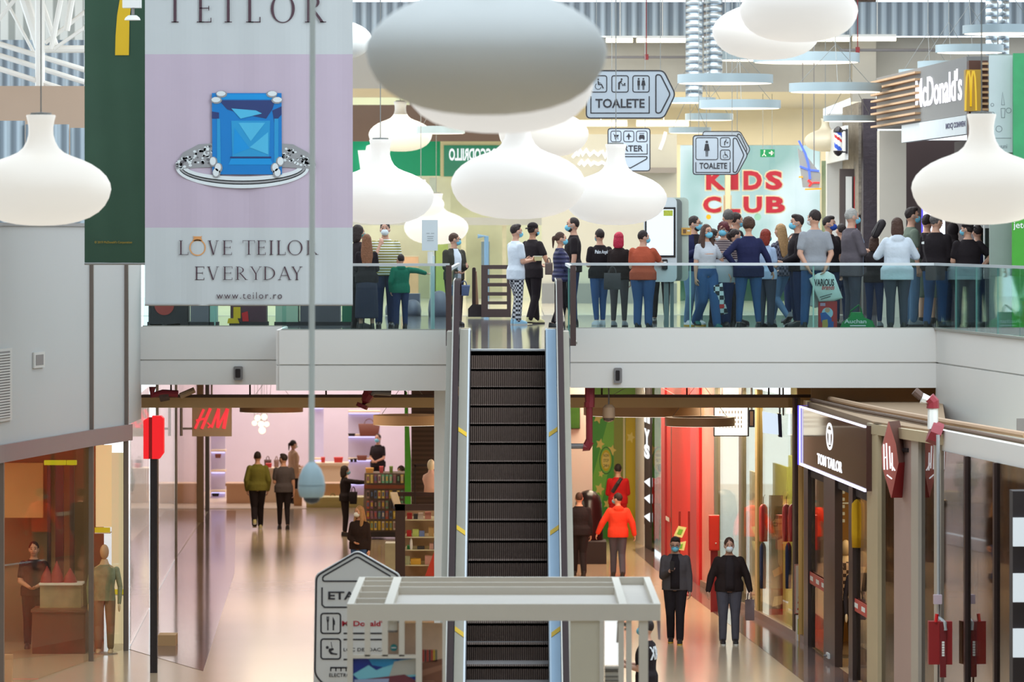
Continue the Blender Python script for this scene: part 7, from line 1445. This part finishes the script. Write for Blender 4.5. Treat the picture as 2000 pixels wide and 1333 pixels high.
pu('person in a black tee with white gothic back print and white trainers', 1171, 637, 449, 22, topc='black', botc='jeans', bottom='slim', hair='short', mask='b', arms=('hold', 'pocket'), shoes=SHOEW, sole=SOLE, legs='close', print_=tee_print('Palm Angels', 1.30, 1.385, .27, bold=.03, shear=.15))
pu('person with magenta bob hair in a black leather jacket', 1209, 638, 455, -15, sex='f', top='jacket', topc='leather', botc='charcoal', bottom='slim', hair='bob', hairc=HMAG, arms=('front', 'down'), shoes=SHOEG)
bag('dark grey backpack hanging at hip height beside the gothic print tee', 1196, 566, 32, 46, 79.9, C['charcoal'], name='backpack', taper=1.05)
pu('person in an orange tee and blue jeans tapping the order kiosk', 1256, 641, 452, -18, topc='orange', botc='jeans', bottom='loose', hair='short', mask='b', turn=-50, arms=('hold', 'reach'), fat=1.15, sleeve='short', shoes=SHOEB)
pu('person in black trousers standing behind the order kiosk', 1290, 632, 440, 175, topc='black2', botc='black', bottom='slim', hair='short', mask='b')
pu('person with glasses and blue mask in navy looking out behind the order kiosk', 1356, 637, 424, -150, topc='navy', top='jacket', inner='black', botc='jeansl', mask='b', glasses=True, beard=True, arms=('down', 'phone'), shoes=SHOEW, sole=SOLEY, turn=40, legs='contra')
pu('person with long dark hair in a grey tee and blue jeans carrying a patterned bag', 1380, 643, 440, -158, sex='f', top='fit', topc='lightgrey', botc='jeans', bottom='loose', hair='longf', hairc=HBROWN, mask='b', glasses=True, arms=('side', 'down'), shoes=SHOET, legs='walkl', turn=12)
pu('person with burgundy hair and glasses in a dark striped top', 1413, 640, 436, 172, sex='f', top='long', topc='stripe_dark', botc='jeansd', hair='curly', hairc=HBURG, mask='b', glasses=True, fat=1.12, turn=-8, legs='close')
pu('tall person with short dark hair seen from behind under the letter L', 1422, 636, 411, 20, topc='black2', botc='charcoal', hair='short', hairc=HSALT)
pu('person with tousled dark hair in profile behind the tall one', 1438, 635, 417, -70, topc='charcoal', botc='black', hair='short', mask='b')
pu('person with dark tied hair in profile left of the navy sweater', 1436, 638, 449, -75, sex='f', topc='slate', botc='black', hair='tail', mask='b')
pu('person hidden low behind the striped top, only dark hair showing', 1394, 637, 449, -100, sex='f', topc='black', botc='black', hair='bob', mask='w')
pu('person with short brown hair in a navy sweater and blue jeans, back turned', 1462, 643, 427, 4, sex='f', top='long', topc='navy', botc='jeans', bottom='slim', hair='curly', hairc=HBROWN, arms=('akimbo', 'side'), fat=1.12, hem=.82, legs='wide')
bag('grey slouchy shoulder bag on the arm of the person in the navy sweater', 1420, 552, 46, 64, 79.6, mat('bag_greywhite', srgb(170, 174, 184), .6, var=.1), col2=C['grey'])
pu('person with red hair in a pale blue shirt and dark trousers', 1496, 641, 449, -38, sex='f', top='tee', topc='ltblue', botc='slate', bottom='trousers', hair='bob', hairc=HRED, arms=('front', 'hold'), mask='t', fat=1.05)
pu('person with long blond hair in a dark checked shirt and light jeans', 1524, 637, 439, 40, sex='f', top='long', topc='plaid', botc='jeansl', bottom='slim', hair='long', hairc=HBLOND, arms=('front', 'front'), shoes=SHOEG, legs='walkr', sleeve='long')
pu('person with brown hair and mask between the blond hair and the white stripes', 1549, 633, 458, 150, sex='f', top='long', topc='black', botc='jeansd', hair='longf', hairc=HBROWN, mask='b', shoes=SHOEG)
pu('person in a black jacket with white sleeve stripes, blue mask, facing left', 1557, 641, 421, 100, top='jacket', topc='black', botc='jeansd', mask='b', hair='quiff', arms=('front', 'front'), bottom='slim')
pu('person in a grey tee with hands behind the back holding carrier bags', 1591, 643, 412, 10, topc='grey', botc='jeans', mask='w', hair='short', turn=35, arms=('back', 'back'), legs='wide', shoes=SHOEB, sole=SOLE)
pu('person with a royal blue mask in a black tee looking right', 1619, 638, 424, -140, topc='black', botc='jeansd', mask='n', hair='quiff', turn=28, arms=('down', 'side'), legs='contra')
pu('person in a black tee with white lettering almost hidden behind the grey cardigan', 1643, 635, 438, 25, topc='black', botc='jeansd', hair='buzz', arms=('down', 'down'), print_=tee_print('PANDA', 1.27, 1.34, .30, bold=.03))
pu('person with grey hair in a grey wool cardigan, arms crossed', 1664, 641, 409, -72, top='wool', topc='greywool', inner='ltblue', botc='slate', hair='short', hairc=HGREY, mask='b', arms=('cross', 'cross'), fat=1.1)
pu('person with brown hair raising an arm between the cardigan and the white hoodie', 1708, 639, 462, -20, sex='f', top='long', topc='black2', botc='jeansd', bottom='slim', hair='bob', hairc=HBROWN, arms=('up', 'front'), shoes=SHOEG)
pu('person with short brown hair in a white hooded top, back turned', 1752, 643, 427, 2, sex='f', top='hoodie', topc='white', botc='slate', hair='bob', hairc=HBROWN, arms=(((.55, .3, -.9), (-.35, .85, .1)), ((.55, .3, -.9), (-.35, .85, .1))), fat=1.2, hem=.78)
pu('person in a camouflage tee with blue mask facing right behind the white hoodie', 1781, 637, 407, -78, topc='camo', botc='jeansl', mask='b', hair='quiff', shoes=SHOEG)
pu('person in camouflage shorts and white socks behind the leather jacket', 1811, 633, 421, -30, topc='black', bottom='shorts', botc='camo', hair='short', shoes=SHOEB)
pu('person with greying hair in a black leather jacket with a crossbody bag', 1828, 641, 419, -24, top='jacket', topc='black', botc='jeans', hair='short', hairc=HSALT, turn=-30, arms=('front', 'hold'), legs='contral', fat=1.05)
pu('person with a raised black hood between the leather jacket and the black tee', 1862, 634, 438, -18, top='hoodie', topc='black2', botc='black', hood='up', hair='short', arms=('front', 'front'))
pu('person in a black tee with right hand on the hip and a cap', 1890, 642, 435, 14, topc='black', botc='charcoal', bottom='loose', hair='cap', mask='b', turn=45, arms=('front', 'akimbo'), fat=1.18, legs='close')
pu('person in dark jeans mostly hidden behind the hand-on-hip person', 1909, 638, 441, 20, topc='navy', botc='jeansd', hair='short', arms=('hold', 'hold'))
# things they carry
fb = hand_point('person in an oversized white tee and checked track trousers holding a food box', 'R')
t = thing('food_box', 'small cream food box in the hands of the person in the white tee', 'food box', (fb[0] + .03, fb[1] - .1, fb[2] - .02)); x, y, z = fb[0] + .03, fb[1] - .1, fb[2]
mb = MB(); mb.loft([[(x + a*s_, y + b*s_, z + h) for a, b in ((-.07, -.06), (.07, -.06), (.07, .06), (-.07, .06))] for s_, h in ((.85, -.02), (1, .05))]); mb.build('tray', mat('box_cream', srgb(220, 206, 150), .6), t); mb = MB(); mb.box(x - .075, x + .075, y - .065, y + .065, z + .05, z + .065); mb.build('top_piece', mat('box_white', srgb(226, 222, 200), .6), t)
# order kiosk
d = 80.6; t = thing('order_kiosk', 'tall white self order kiosk with a bright touch screen on a grey post', 'kiosk', (X(1300, d), d, ZU)); WK = mat('kiosk_shell', srgb(220, 226, 228), .4, var=.01)
yf = d; mb = MB(); mb.prism([P(x, y, yf) for x, y in rrect(1258, 1322, 386, 551, 10, 6)], (0, .14, 0)); mb.build('front_shell', WK, t, smooth=True, angle=40)
mb = MB(); mb.prism([P(x, y, yf + .14) for x, y in rrect(1268, 1332, 389, 549, 9, 5)], (0, .05, 0)); mb.build('middle_band', mat('kiosk_grey', srgb(110, 114, 110), .5), t)
mb = MB(); mb.prism([P(x, y, yf + .19) for x, y in rrect(1276, 1345, 386, 549, 10, 6)], (0, .14, 0)); mb.build('rear_shell', mat('kiosk_shell2', srgb(190, 200, 186), .4), t, smooth=True, angle=40)
mb = MB(); mb.prism([P(x, y, yf - .015) for x, y in ((1260, 405), (1319.5, 405), (1319.5, 503), (1260, 503))], (0, .02, 0)); mb.build('bezel', BLACK, t)
mb = MB(); mb.prism([P(x, y, yf - .02) for x, y in ((1263, 409), (1315.5, 409), (1315.5, 499), (1263, 499))], (0, .01, 0)); mb.build('screen', glow('kiosk_screen', 214, 232, 246, .95), t)
mb = MB(); mb.prism([P(x, y, yf - .026) for x, y in ((1296, 411), (1314, 411), (1314, 422), (1296, 422))], (0, .006, 0)); mb.build('screen_banner', mat('banner_lime', srgb(190, 196, 60), .5, var=.4, scale=30), t)
mb = MB(); mb.prism([P(x, y, yf - .06) for x, y in rrect(1293, 1304, 507, 527, 2)], (0, .06, 0)); mb.build('card_reader', BLACK, t); mb = MB(); mb.prism([P(x, y, yf - .065) for x, y in ((1296, 511), (1302, 511), (1302, 516), (1296, 516))], (0, .01, 0)); mb.build('reader_screen', PURE, t)
mb = MB(); px_box(mb, 1297, 1306, 548, 455 + 1.58*K(d), d + .1, .08); px_box(mb, 1309, 1316, 548, 455 + 1.58*K(d), d + .1, .08); mb.build('post', mat('post_grey', srgb(130, 142, 140), .4), t); mb = MB(); px_box(mb, 1280, 1332, 642, 455 + 1.58*K(d), d - .1, .5); mb.build('base_plate', GREYM, t)
t = thing('notice_card', 'small orange and white notice card fixed to the side of the order kiosk', 'notice', P(1340, 460, d + .15)); mb = MB(); px_box(mb, 1331, 1350, 445, 459, d + .1, .02); mb.mi = 1; px_box(mb, 1334, 1340, 448, 456, d + .095, .02); mb.mi = 2; px_box(mb, 1342, 1348, 450, 452, d + .095, .02); mb.build('card', [mat('card_orange', srgb(214, 160, 70), .5, var=.15), mat('card_dark', srgb(120, 80, 40), .5), PURE], t)
# bags and boxes
def carrier(name, lab, pts, d, m, dep, extra=None, cat='carrier bag'):
    t = thing(name, lab, cat, P(sum(p[0] for p in pts)/len(pts), max(p[1] for p in pts), d)); mb = MB()
    c = Vector((sum(p[0] for p in pts)/len(pts), sum(p[1] for p in pts)/len(pts)))
    mb.loft([[P(c.x + (x - c.x)*k, c.y + (y - c.y)*k, d + yy) for x, y in pts] for k, yy in ((.9, -dep), (1, -dep*.5), (1, dep*.5), (.9, dep))]); mb.build('bag_body', m, t, smooth=True, angle=60)
    if extra: extra(t, PxF(d - dep - .002))
    return t
PLAST = mat('plastic_white', srgb(222, 232, 228), .45, var=.05, scale=5, bump=.3, bscale=12)
def vb(t, fr):
    mb = MB(); text(mb, fr, 'VARIOUS', 1590, 1629, 559, 545, bold=.03, shear=-.0, h=.02); fr.line(mb, [(1601, 581), (1625, 574)], 1.2, False, .02); fr.line(mb, [(1603, 585), (1622, 579)], 1.2, False, .02); mb.build('lettering', LETTER, t)
    mb = MB(); text(mb, fr, 'brands', 1605, 1630, 566, 557, bold=.01, shear=.3, h=.02); mb.build('red_lettering', RED, t)
carrier('carrier_bag', 'white carrier bag with black and red printed words held behind the grey tee', [(1597, 534), (1608, 532), (1616, 530), (1629, 537), (1646, 583), (1630, 588), (1600, 590), (1580, 545)], 79.35, PLAST, .06, vb)
carrier('carrier_bag', 'plain white carrier bag hanging left behind the lettered one', [(1584, 558), (1597, 560), (1602, 598), (1592, 602), (1582, 598)], 79.6, PLAST, .05)
def gb(t, fr):
    mb = MB(); text(mb, fr, 'Auchan', 1649, 1692, 632, 624, bold=.02, h=.012); fr.line(mb, [(1660, 636.5), (1691, 636.5)], 2.4, False, .012); mb.build('lettering', PURE, t)
    mb = MB(); mb.tube([fr.p(a, b, -.05) for a, b in ((1658, 620), (1662, 608), (1678, 596), (1682, 604), (1684, 620))], .014, 6); mb.build('handle', mat('bag_green_dark', srgb(0, 110, 50), .5), t)
carrier('shopping_bag', 'green shopping bag with white lettering on the floor by the glass rail', [(1639, 643), (1645, 630), (1658, 620), (1662, 610), (1684, 610), (1688, 620), (1704, 627), (1711, 643)], 79.35, mat('bag_green', srgb(0, 140, 66), .5, var=.12, scale=5, bump=.4, bscale=8), .12, gb, 'shopping bag')
t = thing('toy_box', 'red toy box with a blue and yellow picture standing by the glass rail', 'toy box', P(1614, 643, 79.35)); d = 79.35; mb = MB(); px_box(mb, 1599, 1635, 589, 643.5, d, .18); mb.build('carton', mat('carton_red', srgb(190, 40, 44), .5, var=.08), t); fr = PxF(d); mb = MB(); mb.mi = 0; fr.poly(mb, circ(1616, 612, 11, 18)); mb.mi = 1; fr.poly(mb, [(1602, 612), (1612, 610), (1624, 622), (1626, 643), (1612, 643), (1604, 628)], .006); mb.mi = 2; fr.poly(mb, [(1606, 626), (1616, 624), (1618, 640), (1606, 640)], .008); mb.mi = 3; fr.poly(mb, circ(1616, 606, 5, 12), .009); mb.mi = 1; fr.poly(mb, [(1618, 630), (1628, 628), (1628, 643), (1616, 643)], .010); mb.mi = 4; fr.poly(mb, [(1602, 592), (1612, 592), (1612, 598), (1602, 598)], .006)
mb.build('print', [mat('tp_sky', srgb(170, 200, 220), .5), mat('tp_blue', srgb(40, 84, 160), .5), mat('tp_yellow', srgb(196, 160, 80), .5), mat('tp_skin', srgb(206, 160, 130), .5), mat('tp_lilac', srgb(190, 150, 180), .5)], t)
carrier('carrier_bag', 'black and white triangle patterned bag with a red band carried by the long haired person', [(1394, 558), (1411, 553), (1416, 590), (1422, 612), (1396, 620), (1392, 590)], 79.35, check_mat('triangle_print', srgb(50, 46, 54), srgb(214, 218, 222), 14), .04, lambda t, fr: (lambda mb: (fr.poly(mb, [(1393, 598), (1414, 594), (1415, 601), (1393, 607)], .012), mb.build('red_band', RED, t)))(MB()))
t = thing('hat_bag', 'long black padded case held up beside the grey cardigan', 'case', P(1715, 466, 81.0)); mb = MB(); mb.cap(P(1710, 457, 81), P(1722, 437, 81), .075, .075, 12); mb.build('case_body', BLACKM, t, smooth=True, angle=180)
mb = MB(); mb.tube([P(1705, 461, 80.92), P(1717, 434, 80.92)], .008); mb.build('zip', BLACK, t)
t = thing('crossbody_bag', 'grey crossbody bag behind the leather jacket', 'bag', P(1830, 552, 79.5)); mb = MB(); d = 79.5; mb.prism([P(x, y, d) for x, y in rrect(1808, 1846, 520, 548, 4)], (0, .08, 0)); mb.build('bag_body', C['charcoal'], t); mb = MB(); mb.tube([P(1802, 455, 79.75), P(1804, 490, 79.7), P(1812, 522, 79.55)], .016, 6); mb.build('strap', BLACKM, t); mb = MB(); mb.prism([P(x, y, 79.68) for x, y in ((1800, 473), (1805, 472), (1805, 477), (1800, 477))], (0, .01, 0)); mb.build('buckle', PURE, t)
# notice on its pole
d = 78.2; t = thing('notice_stand', 'white pole with a pale paper notice by the glass rail left of the escalator', 'notice stand', (X(844, d), d, ZU)); x = X(845, d)
MB().tube([(x, d, ZU), (x, d, Z(500, d))], 4.2/K(d), 14).build('pole', mat('pole_pale', srgb(206, 220, 220), .4), t, smooth=True); mb = MB(); mb.tube([P(841, 515, d), P(841, 492, d)], .05, 12); mb.build('holder', PURE, t); mb = MB(); px_box(mb, 824, 855, 430, 490, d - .06, .015); mb.build('notice', mat('paper_pale', srgb(206, 214, 218), .7), t); mb = MB(); fr = PxF(d - .06)
for a, b, y in ((833, 839, 456), (842, 848, 456), (834, 847, 462), (835, 846, 466), (834, 847, 470)): fr.line(mb, [(a, y), (b, y)], 1.2)
mb.build('printed_lines', mat('ink_pale', srgb(160, 166, 170), .7), t); mb = MB(); mb.lathe([(.01, 0), (.16, 0), (.16, .012), (.01, .015)], (x, d, ZU), 20); mb.build('base', STEEL, t)
# dark slatted barrier and second escalator head behind
d = 89; t = thing('slatted_barrier', 'dark brown slatted barrier across the floor behind the escalator head', 'barrier', (X(965, d), d, ZU)); mb = MB(); px_box(mb, 940, 953, 518, 620, d, .08); mb.build('post', DKBROWN, t)
mb = MB(); px_box(mb, 990, 998, 518, 620, d, .08); mb.build('post', DKBROWN, t)
for y0_, y1_ in ((518, 526), (537, 544), (553, 560), (571, 578), (589, 595), (604, 620)): mb = MB(); px_box(mb, 953, 990, y0_, y1_, d, .06); mb.build('slat', DKBROWN, t)
t = thing('escalator', 'dark handrail end of the second escalator beside the slatted barrier', 'escalator', (X(930, 89.5), 89.5, ZU)); d = 89.5; mb = MB(); mb.prism([P(x, y, d) for x, y in rrect(922, 929, 523, 600, 3)], (0, .5, 0)); mb.build('handrail', RUBBER, t); mb = MB(); mb.prism([P(x, y, d + .05) for x, y in ((929, 530), (931, 530), (935, 600), (929, 600))], (0, .4, 0)); mb.build('balustrade', mat('bronze', srgb(150, 116, 90), .4, .3), t); mb = MB(); mb.prism([P(x, y, d - .02) for x, y in ((914, 619.5), (914, 604), (922, 595), (944, 595), (944, 619.5))], (0, .6, 0)); mb.build('newel_base', BLACK, t)
for px, w_, y0_, d, lab in ((858, 44, 568, 91, 'large dark rounded armchair back behind the notice pole'), (806, 34, 585, 92, 'dark rounded armchair back behind the child in green'), (766, 28, 588, 93, 'small dark rounded armchair back between the striped tee and the child')):
    x = X(px, d); R = w_/2/K(d); z1 = Z(y0_, d); t = thing('armchair', lab, 'armchair', (x, d, ZU)); mb = MB(); mb.loft([[(x + R*k*math.cos(a), d + .3*k*math.sin(a), ZU + (z1 - ZU)*h) for a in [2*math.pi*i/18 for i in range(18)]] for h, k in ((0, .95), (.3, 1), (.6, .92), (.85, .7), (.96, .4), (1, .1))]); mb.build('backrest', mat('chair_slate', srgb(76, 76, 92), .6), t, smooth=True, angle=180); mb = MB(); mb.box(x - R*.8, x + R*.8, d + .1, d + .8, ZU, ZU + .42); mb.build('seat', mat('chair_slate', srgb(76, 76, 92)), t)
# things behind the rail under the ring banner
d = 82.5
def low(name, lab, px0, px1, y0_, m, dep=.5, extra=None, d=82.5, cat='kiddie ride'):
    t = thing(name, lab, cat, (X((px0+px1)/2, d), d, ZU)); zt = Z(y0_, d); mb = MB(); mb.prism([(X(x, d), d, ZU if k else zt) for x, k in ((px0, 1), (px1, 1))] + [(X(px1, d), d, zt - .03), (X(px1 - 4, d), d, zt), (X(px0 + 4, d), d, zt), (X(px0, d), d, zt - .03)], (0, dep, 0)); mb.build('body', m, t)
    mb = MB(); mb.box(X(px0, d) - .02, X(px1, d) + .02, d - .02, d + dep + .02, ZU, ZU + .06); mb.build('plinth', BLACKM, t)
    if extra: extra(t, PxF(d))
    return t
low('game_machine', 'black machine with a round red badge under the ring banner', 290, 366, 560, BLACKM, .7, lambda t, fr: ((lambda mb: (fr.poly(mb, circ(321, 597, 19, 24), .02), mb.build('badge', mat('badge_red', srgb(166, 60, 50), .5), t)))(MB()), (lambda mb: (fr.line(mb, [(293, 635), (317, 635)], 3, False, .02), fr.line(mb, [(325, 636), (352, 634)], 4, False, .02), mb.build('lettering', PURE, t)))(MB())), cat='game machine')
low('display_unit', 'slim grey cabinet right of the black machine under the banner', 372, 408, 585, mat('cab_grey', srgb(110, 104, 110), .5, var=.15, scale=6), .4, cat='cabinet')
low('display_unit', 'pale mint post under the ring banner', 410, 424, 560, mat('cab_mint', srgb(150, 186, 170), .4), .3, cat='post')
low('toy_display', 'wine coloured toy display with yellow and red toys under the banner', 450, 520, 575, mat('cab_wine', srgb(86, 50, 60), .5, var=.25, scale=8), .5, lambda t, fr: (lambda mb: (setattr(mb, 'mi', 0), fr.poly(mb, [(456, 600), (470, 600), (470, 622), (456, 622)], .02), setattr(mb, 'mi', 1), fr.poly(mb, [(472, 612), (484, 608), (486, 628), (474, 628)], .02), setattr(mb, 'mi', 0), fr.poly(mb, circ(462, 606, 5, 10), .03), fr.poly(mb, [(446, 622), (464, 622), (468, 632), (444, 632)], .03), mb.build('toys', [YEL, RED], t)))(MB()), cat='toy display')
low('kiddie_ride', 'pale green rounded ride with a grey curved edge under the banner', 538, 582, 578, mat('ride_mint', srgb(176, 196, 170), .4, var=.06), .7)
low('display_unit', 'dark grey block left of the green panel under the banner', 586, 664, 578, mat('block_grey', srgb(92, 86, 92), .6), .6, cat='cabinet')
low('display_banner', 'dark green slanted panel beside the long dark skirt', 668, 694, 560, mat('panel_green', srgb(40, 104, 76), .5, var=.1), .1, cat='display panel')

# ================================================================ people on the lower floor
pl = lambda *a, **k: person(*a, level='L', **k)
pl('person in an olive jacket and dark trousers walking away into the store', 503, 1035, 883, 4, top='jacket', topc='olive', botc='black', hair='buzz', arms=('pocket', 'pocket'), legs='walkr', shoes=SHOEY, sole=SOLE)
pl('person in a dark grey tee walking away beside the olive jacket', 554, 1035, 888, 8, topc='charcoal', botc='black', bottom='slim', hair='quiff', turn=40, arms=('hold', 'down'), legs='step')
pl('person in a beige coat with dark tied hair standing inside the store', 573, 985, 861, -60, sex='f', top='coat', topc='beige', botc='black', hair='tail', mask='w', arms=('front', 'down'))
pl('person all in black reaching out to the phone case stand', 674, 1048, 911, -82, sex='f', top='jacket', topc='black', botc='black', bottom='slim', hair='bob', mask='b', arms=('reachfar', 'reachfar'))
bag('black handbag hanging from the arm of the person reaching out', 690, 985, 16, 34, 107.3, C['black'])
pl('person in black with bare forearms standing by the lilac shelves', 738, 975, 849, 160, sex='f', top='tee', topc='black', botc='black', hair='tail', mask='b', arms=('front', 'front'))
pl('person in a black leather jacket with long blond hair walking towards the totem sign', 702, 1157, 990, 165, sex='f', top='jacket', topc='leather', botc='jeans', bottom='slim', hair='longf', hairc=HBLOND, mask='w', arms=('down', 'front'), legs='walkl', turn=-30)
pl('person whose dark hair shows just above the phone case stand', 783, 1036, 912, 150, sex='f', topc='black', botc='black', hair='curly', mask='b')
pl('person in black with shaved hair walking away right of the escalator', 1131, 1126, 963, 6, top='long', topc='black', botc='black', hair='buzz', hairc=HBROWN, arms=('hold', 'down'), legs='step', fat=1.1)
pl('person in a red tracksuit top with a chest strap at the passage end', 1207, 1062, 908, 2, top='jacket', topc='red', botc='red', hair='short', arms=('front', 'front'))
tag(MB().tube([P(1196, 962, 104.2), P(1207, 945, 104.15), P(1213, 935, 104.2)], .045, 8).build('sling_bag', BLACKM), 'black sling bag across the back of the red tracksuit top', 'bag')
pl('person in an orange red hooded jacket and slate trousers walking away', 1207, 1128, 965, 6, sex='m', top='hoodie', topc='redor', botc='slate', hair='short', mask='b', turn=50, arms=(((.55, .1, -.9), (.4, .15, -.9)), ((.42, -.1, -.9), (.2, .05, -1))), legs='step')
pl('person in a grey open jacket with glasses and mask looking at a phone', 1319, 1258, 1049, 176, top='jacket', topc='charcoal', inner='black', botc='black', mask='b', glasses=True, hair='quiff', nod=18, arms=('down', 'phone'), legs='step', shoes=SHOEB, sole=SOLEY)
pl('person in a dark bomber jacket and grey jeans with a pale mask carrying a bag', 1424, 1260, 1052, 182, top='jacket', topc='leather', inner='black2', botc='denimgrey', mask='w', hair='short', hairc=HBROWN, nod=8, arms=('wide', 'wide'), legs='stand', shoes=SHOEB, sole=SOLE, fat=1.08)
ph = hand_point('person in a grey open jacket with glasses and mask looking at a phone', 'R')
t = thing('mobile_phone', 'black phone held by the person in the grey open jacket', 'phone', (ph[0], ph[1], ph[2])); mb = MB(); mb.box(ph[0] - .035, ph[0] + .035, ph[1] - .06, ph[1] - .048, ph[2] - .03, ph[2] + .12); mb.build('case', BLACK, t); mb = MB(); mb.box(ph[0] - .031, ph[0] + .031, ph[1] - .048, ph[1] - .046, ph[2] - .025, ph[2] + .115); mb.build('screen', mat('screen_dark', srgb(60, 66, 80), .1), t)
bag('grey paper bag carried by the person in the dark bomber jacket', 1464, 1212, 18, 58, 79.6, mat('bag_mauve', srgb(136, 112, 112), .6), handle=True, taper=1.0)
pl('person in black with a white patterned back print behind the white kiosk', 1262, None, None, 70, sex='m', top='tee', topc='black', botc='black', hair='buzz', mask='b', arms=('hold', 'hold'), d=63.0, print_=tee_print('X8X', 1.22, 1.40, .26, bold=.04))
